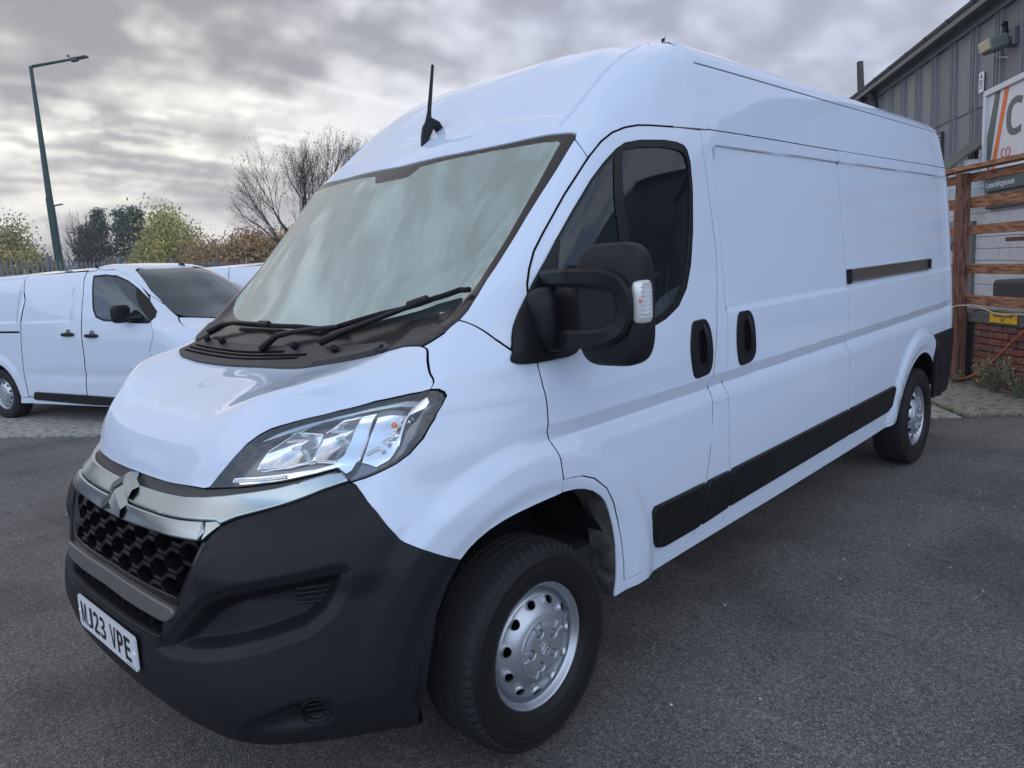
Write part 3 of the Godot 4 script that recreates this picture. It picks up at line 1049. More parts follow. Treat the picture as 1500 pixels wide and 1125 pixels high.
func build_van() -> void:
	S = skin(VAN_ROWS, VAN_T, van_tail, van_bump)
	var van := thing("panel_van", "large white high roof panel van with black bumper, big in the foreground", "van")
	var W := {"du": 0.024, "dv": 0.012, "back": true}
	# ---- bonnet, wings, cab shell
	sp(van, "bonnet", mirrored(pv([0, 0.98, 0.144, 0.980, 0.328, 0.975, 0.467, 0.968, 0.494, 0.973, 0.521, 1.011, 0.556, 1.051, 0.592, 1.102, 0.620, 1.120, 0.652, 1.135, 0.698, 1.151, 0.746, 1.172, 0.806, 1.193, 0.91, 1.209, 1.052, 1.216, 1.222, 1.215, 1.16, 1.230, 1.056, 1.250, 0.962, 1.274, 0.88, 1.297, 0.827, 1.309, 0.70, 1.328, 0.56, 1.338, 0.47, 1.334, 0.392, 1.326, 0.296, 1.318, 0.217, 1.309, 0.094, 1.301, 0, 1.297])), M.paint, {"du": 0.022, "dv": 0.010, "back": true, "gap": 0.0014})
	var wing := pv([1.049, 0.995, 1.083, 0.966, 1.121, 0.921, 1.142, 0.880, 1.171, 0.840, 1.184, 0.830, 1.254, 0.792, 1.307, 0.761, 1.343, 0.739, 1.370, 0.763, 1.401, 0.783, 1.437, 0.800, 1.477, 0.812, 1.522, 0.820, 1.579, 0.826, 1.630, 0.829, 1.674, 0.832, 1.675, 0.876, 1.678, 0.953, 1.673, 1.009, 1.669, 1.04, 1.687, 1.128, 1.698, 1.202, 1.701, 1.257, 1.60, 1.286, 1.50, 1.297, 1.387, 1.304, 1.269, 1.319, 1.195, 1.332, 1.117, 1.345, 1.035, 1.359, 1.0, 1.34, 0.965, 1.324, 0.898, 1.314, 0.844, 1.306, 0.884, 1.297, 0.966, 1.274, 1.060, 1.250, 1.164, 1.230, 1.224, 1.215, 1.262, 1.212, 1.328, 1.208, 1.375, 1.199, 1.399, 1.188, 1.406, 1.166, 1.396, 1.136, 1.358, 1.098, 1.296, 1.063, 1.231, 1.041, 1.156, 1.024, 1.085, 1.009, 1.030, 1.001])
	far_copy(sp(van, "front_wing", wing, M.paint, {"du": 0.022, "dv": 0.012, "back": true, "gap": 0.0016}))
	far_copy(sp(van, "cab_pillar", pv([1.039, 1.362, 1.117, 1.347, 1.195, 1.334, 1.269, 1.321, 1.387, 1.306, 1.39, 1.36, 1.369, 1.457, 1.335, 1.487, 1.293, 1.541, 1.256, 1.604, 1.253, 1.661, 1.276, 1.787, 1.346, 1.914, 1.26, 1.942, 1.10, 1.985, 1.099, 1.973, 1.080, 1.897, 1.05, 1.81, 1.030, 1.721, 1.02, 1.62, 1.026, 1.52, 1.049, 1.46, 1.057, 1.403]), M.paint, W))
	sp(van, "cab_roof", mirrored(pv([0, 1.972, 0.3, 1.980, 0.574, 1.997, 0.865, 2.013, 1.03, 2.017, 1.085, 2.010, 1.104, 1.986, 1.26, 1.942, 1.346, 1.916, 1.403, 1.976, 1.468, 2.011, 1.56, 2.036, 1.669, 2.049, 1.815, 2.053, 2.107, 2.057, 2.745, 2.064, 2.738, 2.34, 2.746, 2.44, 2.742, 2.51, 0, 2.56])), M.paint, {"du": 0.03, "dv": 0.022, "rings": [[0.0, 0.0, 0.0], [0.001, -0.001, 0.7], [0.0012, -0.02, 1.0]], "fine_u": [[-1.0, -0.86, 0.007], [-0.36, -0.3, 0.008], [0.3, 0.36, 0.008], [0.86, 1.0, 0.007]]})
	# ---- windscreen with its printed border
	var glass_edge := mirrored(pv([0, 1.968, 0.3, 1.976, 0.574, 1.993, 0.865, 2.008, 1.03, 2.012, 1.076, 2.005, 1.094, 1.985, 1.088, 1.95, 1.075, 1.897, 1.045, 1.81, 1.025, 1.721, 1.014, 1.62, 1.02, 1.52, 1.043, 1.46, 1.051, 1.403, 1.035, 1.362, 1.0, 1.344, 0.965, 1.327, 0.898, 1.317, 0.844, 1.309, 0.6, 1.33, 0.3, 1.325, 0, 1.32]))
	var right := pv([0, 1.918, 0.1, 1.918, 0.14, 1.95, 0.316, 1.962, 0.476, 1.970, 0.754, 1.978, 0.96, 1.981, 0.985, 1.973, 0.981, 1.93, 0.965, 1.80, 0.949, 1.666, 0.935, 1.578, 0.934, 1.511, 0.922, 1.487, 0.844, 1.453, 0.74, 1.441, 0.509, 1.436, 0.3, 1.43, 0, 1.42])
	var clear := mirrored(right)
	sp(van, "windscreen_border", glass_edge, M.frit, {"holes": [clear], "du": 0.035, "dv": 0.025, "gap": 0.001, "back": true})
	sp(van, "windscreen", grown(clear, 0.002), M.glass, {"du": 0.06, "dv": 0.05, "gap": 0.0, "rings": [[0.0, 0.0, 0.0], [0.0, -0.005, 1.0]]})
	# ---- door
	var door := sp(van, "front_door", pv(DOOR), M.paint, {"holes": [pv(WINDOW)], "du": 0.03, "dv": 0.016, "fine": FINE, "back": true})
	var win := pv(WINDOW)
	var inner := biggest(Geometry2D.offset_polygon(ccw(win), -0.028))
	sp(door, "window_seal", win, M.trim, {"holes": [inner], "du": 0.03, "dv": 0.03, "off": -0.003, "gap": 0.001, "rings": [[0.0, 0.0, 0.0], [0.003, -0.006, 1.0], [0.003, -0.02, 1.0]]})
	var quarter := biggest(Geometry2D.intersect_polygons(inner, pv([1.2, 2.1, 1.47, 2.1, 1.585, 1.945, 2.16, 1.27, 1.2, 1.1])))
	var drop := biggest(Geometry2D.intersect_polygons(inner, pv([2.8, 2.1, 1.62, 2.1, 1.645, 1.965, 2.24, 1.25, 2.8, 1.1])))
	sp(door, "side_window", drop, M.tint, {"du": 0.08, "dv": 0.06, "off": -0.010, "gap": 0.0, "rings": [[0.0, 0.0, 0.0], [0.0, -0.004, 1.0]]})
	sp(door, "quarter_window", quarter, M.tint, {"du": 0.08, "dv": 0.06, "off": -0.008, "gap": 0.0, "rings": [[0.0, 0.0, 0.0], [0.0, -0.004, 1.0]]})
	sp(door, "window_post", biggest(Geometry2D.intersect_polygons(inner, pv([1.47, 2.1, 1.585, 1.945, 2.16, 1.27, 2.24, 1.25, 1.645, 1.965, 1.62, 2.1]))), M.trim, {"du": 0.05, "dv": 0.05, "off": -0.004, "gap": 0.0})
	door_handle(door, [2.472, 1.293, 2.52, 1.298, 2.572, 1.294, 2.60, 1.25, 2.610, 1.179, 2.600, 1.12, 2.572, 1.085, 2.52, 1.078, 2.461, 1.080, 2.442, 1.13, 2.436, 1.199, 2.450, 1.26])
	far_copy(door)
	var shut := Mb.new()
	var su := []
	var sv := []
	for k in range(2, 28, 2):
		su.append(DOOR[k])
		sv.append(DOOR[k + 1] + 0.001)
	strip_line(shut, su, sv, -0.001, 0.0042, 8)  # rubber down the front edge; over the top, gap shadow drawn as black
	far_copy(part(van, "door_rubber_and_shade", shut.mesh(), M.gap))
	# ---- arch edge behind the front wheel, sill
	var arch_edge := [1.674, 0.832, 1.693, 0.831, 1.726, 0.827, 1.761, 0.817, 1.796, 0.799, 1.833, 0.768, 1.858, 0.736, 1.880, 0.693, 1.903, 0.630, 1.920, 0.563, 1.932, 0.483, 1.937, 0.416, 1.935, 0.345]
	var lower := pv(arch_edge)
	lower.append_array(pv([2.417, 0.352, 3.27, 0.356, 4.696, 0.376, 5.066, 0.386, 5.062, 0.404, 4.17, 0.402, 4.029, 0.400, 2.738, 0.387, 2.402, 0.385, 2.14, 0.393, 1.983, 0.388, 1.972, 0.468, 1.952, 0.557, 1.924, 0.645, 1.891, 0.726, 1.853, 0.793, 1.80, 0.843, 1.752, 0.866, 1.706, 0.873, 1.674, 0.873]))
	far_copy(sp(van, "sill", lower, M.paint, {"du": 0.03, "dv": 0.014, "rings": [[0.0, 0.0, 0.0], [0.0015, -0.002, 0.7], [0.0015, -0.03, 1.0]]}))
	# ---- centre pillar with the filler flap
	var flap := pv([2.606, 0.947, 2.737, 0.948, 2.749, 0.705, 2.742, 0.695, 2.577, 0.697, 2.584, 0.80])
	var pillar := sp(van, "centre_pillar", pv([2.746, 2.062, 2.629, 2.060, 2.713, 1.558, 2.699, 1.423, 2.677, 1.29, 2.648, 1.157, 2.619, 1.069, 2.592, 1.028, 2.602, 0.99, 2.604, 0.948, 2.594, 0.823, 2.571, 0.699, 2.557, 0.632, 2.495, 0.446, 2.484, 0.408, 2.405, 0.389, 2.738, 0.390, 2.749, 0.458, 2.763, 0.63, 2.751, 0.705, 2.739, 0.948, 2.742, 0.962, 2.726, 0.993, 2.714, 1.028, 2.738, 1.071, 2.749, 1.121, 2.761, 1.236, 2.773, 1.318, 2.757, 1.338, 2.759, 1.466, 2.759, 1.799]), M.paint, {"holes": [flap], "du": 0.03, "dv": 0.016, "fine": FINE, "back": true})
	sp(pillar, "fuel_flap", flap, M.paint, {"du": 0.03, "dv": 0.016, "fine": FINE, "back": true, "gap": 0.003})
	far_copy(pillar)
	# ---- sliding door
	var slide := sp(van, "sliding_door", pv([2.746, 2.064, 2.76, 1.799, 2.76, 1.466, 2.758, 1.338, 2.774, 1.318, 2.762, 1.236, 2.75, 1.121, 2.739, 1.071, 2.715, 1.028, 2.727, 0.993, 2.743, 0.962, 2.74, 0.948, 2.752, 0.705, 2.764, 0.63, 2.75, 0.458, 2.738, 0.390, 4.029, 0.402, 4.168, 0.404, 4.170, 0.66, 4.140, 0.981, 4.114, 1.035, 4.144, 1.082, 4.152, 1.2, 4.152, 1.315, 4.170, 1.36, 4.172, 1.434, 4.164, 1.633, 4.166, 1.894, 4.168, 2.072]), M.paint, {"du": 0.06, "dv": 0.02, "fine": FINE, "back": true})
	door_handle(slide, [2.869, 1.296, 2.92, 1.301, 2.965, 1.296, 2.992, 1.25, 3.001, 1.162, 2.99, 1.11, 2.956, 1.084, 2.90, 1.077, 2.853, 1.081, 2.838, 1.13, 2.836, 1.190, 2.845, 1.25])
	far_copy(slide)
	# ---- rear side panel, roof side, gutter strip
	var rear_arch := []
	for k in 15:
		var a := PI - 0.05 - (PI * 0.72) * k / 14.0
		rear_arch.append_array([5.53 + 0.452 * cos(a), 0.341 + 0.452 * sin(a)])
	var rs := pv([4.170, 0.405, 5.07, 0.405])
	rs.append_array(pv(rear_arch))
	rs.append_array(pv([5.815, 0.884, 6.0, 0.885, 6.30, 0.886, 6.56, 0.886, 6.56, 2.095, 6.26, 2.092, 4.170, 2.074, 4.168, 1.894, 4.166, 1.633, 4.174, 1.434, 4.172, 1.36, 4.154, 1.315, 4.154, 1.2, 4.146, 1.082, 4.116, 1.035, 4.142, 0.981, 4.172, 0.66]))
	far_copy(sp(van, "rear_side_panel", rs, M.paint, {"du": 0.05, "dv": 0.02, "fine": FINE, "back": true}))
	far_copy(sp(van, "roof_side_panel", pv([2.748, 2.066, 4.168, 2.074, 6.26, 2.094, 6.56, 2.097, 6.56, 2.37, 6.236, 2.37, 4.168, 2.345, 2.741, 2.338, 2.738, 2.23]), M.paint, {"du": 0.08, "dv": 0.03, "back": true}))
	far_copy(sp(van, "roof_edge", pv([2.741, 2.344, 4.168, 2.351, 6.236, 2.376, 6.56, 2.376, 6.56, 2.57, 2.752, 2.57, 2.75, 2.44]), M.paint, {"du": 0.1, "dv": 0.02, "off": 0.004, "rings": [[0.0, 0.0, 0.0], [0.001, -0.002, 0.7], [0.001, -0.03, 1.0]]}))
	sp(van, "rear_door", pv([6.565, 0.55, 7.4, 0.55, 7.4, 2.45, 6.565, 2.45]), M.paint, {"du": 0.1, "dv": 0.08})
	far_copy(van.get_child(van.get_child_count() - 1) as Node3D)
	var roof := Mb.new()
	for k in 10:
		var z0 := 0.71 - 1.42 * k / 10.0
		var z1 := 0.71 - 1.42 * (k + 1) / 10.0
		var y0 := 2.450 + 0.045 * (1 - pow(z0 / 0.71, 2))
		var y1 := 2.450 + 0.045 * (1 - pow(z1 / 0.71, 2))
		roof.quad(Vector3(1.30, y0, z0), Vector3(5.0, y0, z0), Vector3(5.0, y1, z1), Vector3(1.30, y1, z1))
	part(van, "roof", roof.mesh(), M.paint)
	# ---- black mouldings along the side
	var ml := [[2.141, 0.628, 2.553, 0.627, 2.500, 0.446, 2.226, 0.445, 2.176, 0.458, 2.160, 0.485], [2.557, 0.627, 2.761, 0.627, 2.751, 0.459, 2.504, 0.446], [2.766, 0.628, 4.166, 0.643, 4.170, 0.488, 2.755, 0.460], [4.171, 0.643, 4.945, 0.651, 4.972, 0.638, 4.930, 0.525, 4.85, 0.498, 4.175, 0.488]]
	for q in ml:
		far_copy(sp(van, "side_moulding", rounded(pv(q), 0.014), M.trim, {"du": 0.06, "dv": 0.05, "off": 0.018, "gap": 0.006, "rings": [[0.0, 0.0, 0.0], [0.003, -0.001, 0.4], [0.006, -0.005, 0.8], [0.007, -0.022, 1.0]]}))
	# ---- sliding door rail
	var rail := Mb.new()
	var rn := 12
	for s in [[0.030, 0.058], [-0.036, -0.008]]:
		pass
	rail.box(Vector3(3.47, 1.394, 1.001), Vector3(1.52, 0.060, 0.004))
	rail.box(Vector3(3.47, 1.425, 1.008), Vector3(1.52, 0.012, 0.022), 0.003)
	rail.box(Vector3(3.47, 1.362, 1.006), Vector3(1.52, 0.010, 0.016), 0.003)
	var rl := part(van, "door_rail", rail.mesh(), M.raw_steel)
	rl.rotation.z = 0.004
	rl.position.y = -0.012
	var rc := Mb.new()
	rc.box(Vector3(2.70, 1.390, 1.004), Vector3(0.035, 0.082, 0.022), 0.003)
	part(rl, "rail_end", rc.mesh(), M.trim)
	rc = Mb.new()
	rc.box(Vector3(4.24, 1.393, 1.004), Vector3(0.04, 0.072, 0.022), 0.003)
	part(rl, "rail_end", rc.mesh(), M.trim)
	var z := far_copy(rl)
	z.visible = true
	# ---- rear bumper corner
	far_copy(sp(van, "rear_bumper", pv([5.817, 0.879, 6.30, 0.881, 6.56, 0.881, 7.3, 0.75, 7.3, 0.43, 6.5, 0.40, 6.1, 0.40, 5.90, 0.41, 5.865, 0.50, 5.83, 0.64, 5.80, 0.74]), M.bumper, {"du": 0.04, "dv": 0.04, "off": 0.014}))
	front_face(van)
	headlight(van)
	mirrors(van)
	glass_fittings(van)
	cab(van)
	# ---- underbody and wheel housings
	var ub := Mb.new()
	ub.box(Vector3(2.05, 0.40, 0), Vector3(2.9, 0.22, 1.7))
	ub.box(Vector3(-0.62, 0.45, 0), Vector3(0.3, 0.3, 1.1))
	ub.box(Vector3(4.75, 0.55, 0), Vector3(0.5, 0.25, 1.7))
	ub.box(Vector3(0.0, 0.36, 0), Vector3(0.1, 0.1, 1.5))
	ub.box(Vector3(4.03, 0.34, 0), Vector3(0.1, 0.1, 1.5))
	part(van, "underbody", ub.mesh(), M.underbody)
	for c in [ARCH, REAR_ARCH]:
		for sd in [1.0, -1.0]:
			var lb := Mb.new()
			var rr: float = 0.475 if c == ARCH else 0.44
			for k in 24:
				var a0 := PI * 0.99 - PI * 0.98 * k / 24.0
				var a1 := PI * 0.99 - PI * 0.98 * (k + 1) / 24.0
				var p0 := Vector3(c.x + rr * cos(a0), c.y + rr * sin(a0), 0.62 * sd)
				var p1 := Vector3(c.x + rr * cos(a1), c.y + rr * sin(a1), 0.62 * sd)
				var out := Vector3(0, 0, 0.345 * sd)
				lb.quad(p1, p0, p0 + out, p1 + out)
				lb.tri(Vector3(c.x, c.y, 0.62 * sd), p0, p1)
			part(van, "wheel_arch_liner", lb.mesh(), M.liner)
	# the returned edge of the arch, grimed with road dirt
	var dirt := Mb.new()
	for k in 14:
		var q0 := S.at(arch_edge[(mini(k, 12)) * 2], arch_edge[mini(k, 12) * 2 + 1])
		if k < 12:
			var q1 := S.at(arch_edge[(k + 1) * 2], arch_edge[(k + 1) * 2 + 1])
			dirt.quad(q0 + Vector3(0, 0, -0.006), q1 + Vector3(0, 0, -0.006), q1 + Vector3(0.0, -0.006, -0.12), q0 + Vector3(-0.0, -0.006, -0.12))
	far_copy(part(van, "arch_return", dirt.mesh(), M.dirty))
	# ---- wheels
	var w0 := wheel()
	for spot in [[0.0, 0.905, 0.3], [4.035, 0.905, 1.1]]:
		for sd in [1.0, -1.0]:
			var w: Node3D = w0.duplicate()
			w.name = "front_wheel" if spot[0] < 1.0 else "rear_wheel"
			van.add_child(w, true)
			w.position = Vector3(spot[0], 0.341, spot[1] * sd)
			w.rotation = Vector3(0, 0.0 if sd > 0 else PI, spot[2])
	w0.free()

func door_handle(parent: Node, a: Array) -> void:
	var o := ccw(curve(a, 3, true))
	var cup := ccw(biggest(Geometry2D.offset_polygon(o, -0.045)))
	var lo := Vector2(9, 9)
	var hi := Vector2(-9, -9)
	for p in o:
		lo = lo.min(p)
		hi = hi.max(p)
	var m := (lo + hi) / 2
	var hole := rounded(pv([m.x - 0.030, lo.y + 0.045, m.x + 0.022, lo.y + 0.045, m.x + 0.022, hi.y - 0.035, m.x - 0.030, hi.y - 0.035]), 0.018)
	var h := sp(parent, "door_handle", o, M.trim, {"holes": [hole], "du": 0.03, "dv": 0.03, "off": 0.008, "gap": 0.0, "edge_step": 0.012, "rings": [[0.0, 0.0, 0.0], [0.004, -0.003, 0.7], [0.005, -0.014, 1.0]]})
	sp(h, "handle_cup", grown(hole, 0.003), M.gap, {"du": 0.03, "dv": 0.03, "off": 0.002, "gap": 0.0})
	var mb := Mb.new()
	var pts := []
	for k in 9:
		var t := k / 8.0
		pts.append(skin_frame(m.x + 0.020, lerpf(lo.y + 0.04, hi.y - 0.02, t), 0.004 + 0.016 * sin(PI * t)).origin)
	mb.tube(pts, [0.011], 8)
	part(h, "pull", mb.mesh(), M.trim)

func wheel() -> Node3D:
	var w := Node3D.new()
	var t := Mb.new()
	var prof := [[0.207, 0.086], [0.214, 0.099], [0.235, 0.107], [0.262, 0.110], [0.266, 0.1115], [0.270, 0.110], [0.290, 0.110], [0.293, 0.1115], [0.297, 0.109], [0.316, 0.104], [0.327, 0.097], [0.3335, 0.088]]
	for g in [[0.052, 0.044], [0.020, 0.012], [-0.012, -0.020], [-0.044, -0.052]]:
		prof.append_array([[0.341 - g[0] * g[0] * 0.5, g[0] + 0.001, 1], [0.333, g[0] - 0.001, 1], [0.333, g[1] + 0.001, 1], [0.341 - g[1] * g[1] * 0.5, g[1] - 0.001, 1]])
	prof.append_array([[0.3335, -0.088], [0.327, -0.097], [0.31, -0.106], [0.27, -0.110], [0.23, -0.106], [0.207, -0.086]])
	var tr := Mb.new()
	t.lathe(prof.slice(0, 12), 72)
	t.lathe(prof.slice(27), 72)
	tr.lathe(prof.slice(11, 29), 72)
	var n := 68
	for k in n:
		var a0 := TAU * k / n
		var a1 := TAU * (k + 0.80) / n
		for sd in [1.0, -1.0]:
			var q := []
			for s in [[a0, 0.0], [a1, 0.0]]:
				for zr in [[0.055, 0.3395], [0.080, 0.3375], [0.094, 0.3325], [0.1035, 0.322], [0.1045, 0.314]]:
					var tw: float = s[0] + (0.045 if sd > 0 else -0.045) * (zr[0] - 0.055) / 0.05
					q.append(Vector3(zr[1] * cos(tw), zr[1] * sin(tw), zr[0] * sd))
			for i in 4:
				if sd > 0:
					tr.quad(q[i], q[i + 1], q[i + 6], q[i + 5])
				else:
					tr.quad(q[i + 1], q[i], q[i + 5], q[i + 6])
	var ty := part(w, "tyre", t.mesh(), M.tyre_wall)
	part(ty, "tread", tr.mesh(), M.tyre)
	var r := Mb.new()
	r.lathe([[0.183, 0.035], [0.186, 0.050], [0.188, 0.066, 1], [0.196, 0.074], [0.199, 0.083], [0.203, 0.0875], [0.2075, 0.087], [0.2095, 0.083], [0.2085, 0.072]], 64)
	var rim := part(w, "rim", r.mesh(), M.steel)
	var prof_z := func(rad: float) -> float:
		if rad > 0.168:
			return lerpf(0.068, 0.030, smoothstep(0.168, 0.186, rad))
		return lerpf(0.098, 0.068, smoothstep(0.098, 0.168, rad))
	var f := func(u: float, v: float) -> Vector3: return Vector3(v * cos(u / 0.145), v * sin(u / 0.145), (prof_z as Callable).call(v))
	var holes := []
	for k in 11:
		var c := PackedVector2Array()
		for j in 16:
			var a := TAU * j / 16
			c.append(Vector2(TAU * 0.145 * (k + 0.5) / 11 + 0.0185 * cos(a), 0.147 + 0.0165 * sin(a)))
		holes.append(c)
	part(rim, "wheel_disc", panel(f, pv([0, 0.09, TAU * 0.145, 0.09, TAU * 0.145, 0.186, 0, 0.186]), {"holes": holes, "du": 0.02, "dv": 0.008, "gap": 0.0, "mat": M.steel, "edge_step": 0.02, "rings": [[0.0, 0.0, 0.0], [0.0015, -0.002, 0.6], [0.002, -0.012, 1.0]]}))
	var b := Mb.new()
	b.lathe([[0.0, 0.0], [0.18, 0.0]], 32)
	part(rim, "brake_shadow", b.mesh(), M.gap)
	var cap := Mb.new()
	var nuts := []
	for k in 5:
		var a := TAU * k / 5 + 0.3
		var c := PackedVector2Array()
		for j in 16:
			c.append(Vector2(0.058 * cos(a) + 0.0185 * cos(TAU * j / 16), 0.058 * sin(a) + 0.0185 * sin(TAU * j / 16)))
		nuts.append(c)
	var disc := PackedVector2Array()
	for j in 48:
		disc.append(Vector2(0.098 * cos(TAU * j / 48), 0.098 * sin(TAU * j / 48)))
	var dome := func(u: float, v: float) -> Vector3:
		var rad := Vector2(u, v).length()
		return Vector3(u, v, 0.112 - 0.006 * smoothstep(0.07, 0.098, rad))
	var cp := part(w, "hub_cap", panel(dome, disc, {"holes": nuts, "du": 0.012, "dv": 0.012, "gap": 0.0, "mat": M.steel_b, "edge_step": 0.012, "rings": [[0.0, 0.0, 0.0], [0.003, -0.003, 0.7], [0.0035, -0.014, 1.0]]}))
	var spokes := Mb.new()
	for k in 5:
		var a := TAU * k / 5 + 0.3
		for o in [-0.16, 0.16]:
			spokes.box(Vector3(0.085 * cos(a + o), 0.085 * sin(a + o), 0.110), Vector3(0.026, 0.004, 0.006), 0.001, Basis(Vector3(0, 0, 1), a + o))
	spokes.tube([Vector3(-0.014, -0.012, 0.1135), Vector3(0.002, 0.004, 0.1145), Vector3(0.014, -0.012, 0.1135)], [0.0032], 6)
	spokes.tube([Vector3(-0.014, 0.002, 0.1135), Vector3(0.002, 0.017, 0.1145), Vector3(0.014, 0.002, 0.1135)], [0.0032], 6)
	spokes.lathe([[0.022, 0.113], [0.024, 0.1145], [0.026, 0.113]], 24)
	part(cp, "cap_relief", spokes.mesh(), M.steel)
	for k in 5:
		var a := TAU * k / 5 + 0.3
		var nb := Mb.new()
		nb.lathe([[0.0, 0.108], [0.0065, 0.108, 1], [0.0065, 0.105, 1], [0.0105, 0.105, 1], [0.0105, 0.094]], 6)
		var nr := Mb.new()
		nr.lathe([[0.0, 0.097], [0.021, 0.097]], 16)
		part(cp, "nut_recess", nr.mesh(), M.bezel, Vector3(0.058 * cos(a), 0.058 * sin(a), 0))
		part(cp, "wheel_nut", nb.mesh(), M.steel_b, Vector3(0.058 * cos(a), 0.058 * sin(a), 0))
	return w

func front_face(van: Node3D) -> void:
	var bump := mirrored(pv([0, 0.2, 0.25, 0.2, 0.48, 0.2, 0.8, 0.2, 1.077, 0.203, 1.12, 0.23, 1.159, 0.30, 1.21, 0.421, 1.228, 0.5, 1.253, 0.601, 1.296, 0.68, 1.343, 0.737, 1.307, 0.758, 1.254, 0.789, 1.184, 0.827, 1.171, 0.837, 1.142, 0.877, 1.121, 0.918, 1.083, 0.963, 1.049, 0.992, 1.022, 1.000, 0.93, 0.984, 0.846, 0.963, 0.729, 0.932, 0.649, 0.911, 0.606, 0.894, 0.580, 0.872, 0.557, 0.845, 0.528, 0.795, 0.50, 0.742, 0.472, 0.686, 0.455, 0.648, 0.420, 0.614, 0.384, 0.604, 0.378, 0.567, 0.2, 0.567, 0, 0.567]))
	var b := sp(van, "front_bumper", bump, M.bumper, {"du": 0.0125, "dv": 0.0125, "fine": [[0.49, 0.84, 0.006]], "fine_u": [[-1.08, -0.28, 0.007], [0.28, 1.08, 0.007]], "gap": 0.001, "rings": [[0.0, 0.0, 0.0], [0.002, -0.002, 0.6], [0.003, -0.006, 1.0], [0.003, -0.05, 1.0]]})
	# fog lamp blank and side vent in the bumper
	for sd in [1.0, -1.0]:
		var fl := Mb.new()
		fl.lathe([[0.0, -0.006], [0.034, -0.006, 1], [0.036, 0.010], [0.041, 0.012], [0.045, 0.004], [0.046, -0.02]], 28)
		for k in 3:
			fl.box(Vector3(0, -0.016 + 0.016 * k, -0.002), Vector3(0.062, 0.004, 0.008), 0.001)
		var ft := skin_frame(0.945 * sd, 0.408, -0.022)
		var fo := part(b, "fog_lamp_cover", fl.mesh(), M.trim)
		fo.transform = ft
		for k in 4:
			var vm := Mb.new()
			var us := []
			var vv := []
			for i in 7:
				us.append(sd * lerpf(0.885, 0.975, i / 6.0))
				vv.append(0.695 + 0.014 * k)
			strip_line(vm, us, vv, -0.066, 0.0035, 6)
			part(b, "vent_slat", vm.mesh(), M.gloss_black)
	# dark surround between bonnet and bumper
	sp(van, "grille_surround", mirrored(pv([0, 0.978, 0.144, 0.977, 0.328, 0.972, 0.467, 0.965, 0.497, 0.967, 0.607, 0.980, 0.714, 0.998, 0.829, 1.013, 0.915, 1.025, 0.971, 1.035, 1.006, 1.014, 1.022, 1.002, 0.93, 0.986, 0.846, 0.965, 0.729, 0.934, 0.649, 0.913, 0.606, 0.896, 0.3, 0.885, 0, 0.88])), M.grey_trim, {"du": 0.03, "dv": 0.012, "gap": 0.001, "off": -0.006})
	# bright bars with the double chevron
	sp(van, "chrome_bar", mirrored(pv([0, 0.885, 0.09, 0.884, 0.168, 0.884, 0.3, 0.887, 0.415, 0.893, 0.512, 0.898, 0.582, 0.903, 0.606, 0.899, 0.649, 0.915, 0.729, 0.936, 0.846, 0.967, 0.93, 0.988, 1.017, 1.005, 0.993, 1.023, 0.951, 1.022, 0.851, 1.005, 0.711, 0.980, 0.58, 0.953, 0.50, 0.942, 0.40, 0.936, 0.225, 0.934, 0.09, 0.932, 0, 0.932])), M.satin, {"du": 0.02, "dv": 0.010, "off": 0.012, "gap": 0.002, "rings": [[0.0, 0.0, 0.0], [0.004, -0.002, 0.4], [0.007, -0.008, 0.9], [0.007, -0.03, 1.0]]})
	sp(van, "chrome_bar", mirrored(pv([0, 0.830, 0.10, 0.831, 0.214, 0.837, 0.338, 0.845, 0.446, 0.853, 0.538, 0.858, 0.545, 0.878, 0.535, 0.893, 0.419, 0.885, 0.307, 0.878, 0.175, 0.874, 0, 0.872])), M.satin, {"du": 0.02, "dv": 0.010, "off": 0.014, "gap": 0.002, "rings": [[0.0, 0.0, 0.0], [0.004, -0.002, 0.4], [0.007, -0.008, 0.9], [0.007, -0.03, 1.0]]})
	for sd in [1.0, -1.0]:
		var e := pv([0.549, 0.858, 0.575, 0.876, 0.606, 0.896, 0.585, 0.901, 0.54, 0.896, 0.551, 0.878])
		sp(van, "bar_end", e if sd > 0 else other_side(e), M.satin, {"du": 0.02, "dv": 0.01, "off": 0.006, "gap": 0.001})
	for base in [[0.888, 0.982], [0.832, 0.918]]:
		var y0: float = base[0]
		var y1: float = base[1]
		var ch := Mb.new()
		var sec := func(u: float, v: float, off: float) -> Vector3: return skin_frame(u, v, off).origin
		for sd in [1.0, -1.0]:
			# each arm is a folded blade: a ridge in front, faces falling away above and below
			var n := 6
			var prev := []
			for k in n + 1:
				var t := k / float(n)
				var u: float = sd * lerpf(0.0, 0.080, t)
				var vt := lerpf(y1, y0 + 0.043, pow(t, 0.9))
				var vb := lerpf(y1 - 0.058, y0 - 0.002, pow(t, 0.9))
				var o := lerpf(0.040, 0.026, t)
				var row := [sec.call(u, vt, o - 0.014), sec.call(u, lerpf(vb, vt, 0.55), o), sec.call(u, vb, o - 0.004), sec.call(u, vb + 0.004, -0.01), sec.call(u, vt - 0.004, -0.01)]
				if k > 0:
					for i in 5:
						var j := (i + 1) % 5
						if sd > 0:
							ch.quad(row[i], prev[i], prev[j], row[j])
						else:
							ch.quad(prev[i], row[i], row[j], prev[j])
				prev = row
		part(van, "chevron_badge", ch.mesh(), M.satin)
	# honeycomb grille
	var g := Mb.new()
	var cell := 0.15
	var rows := 5
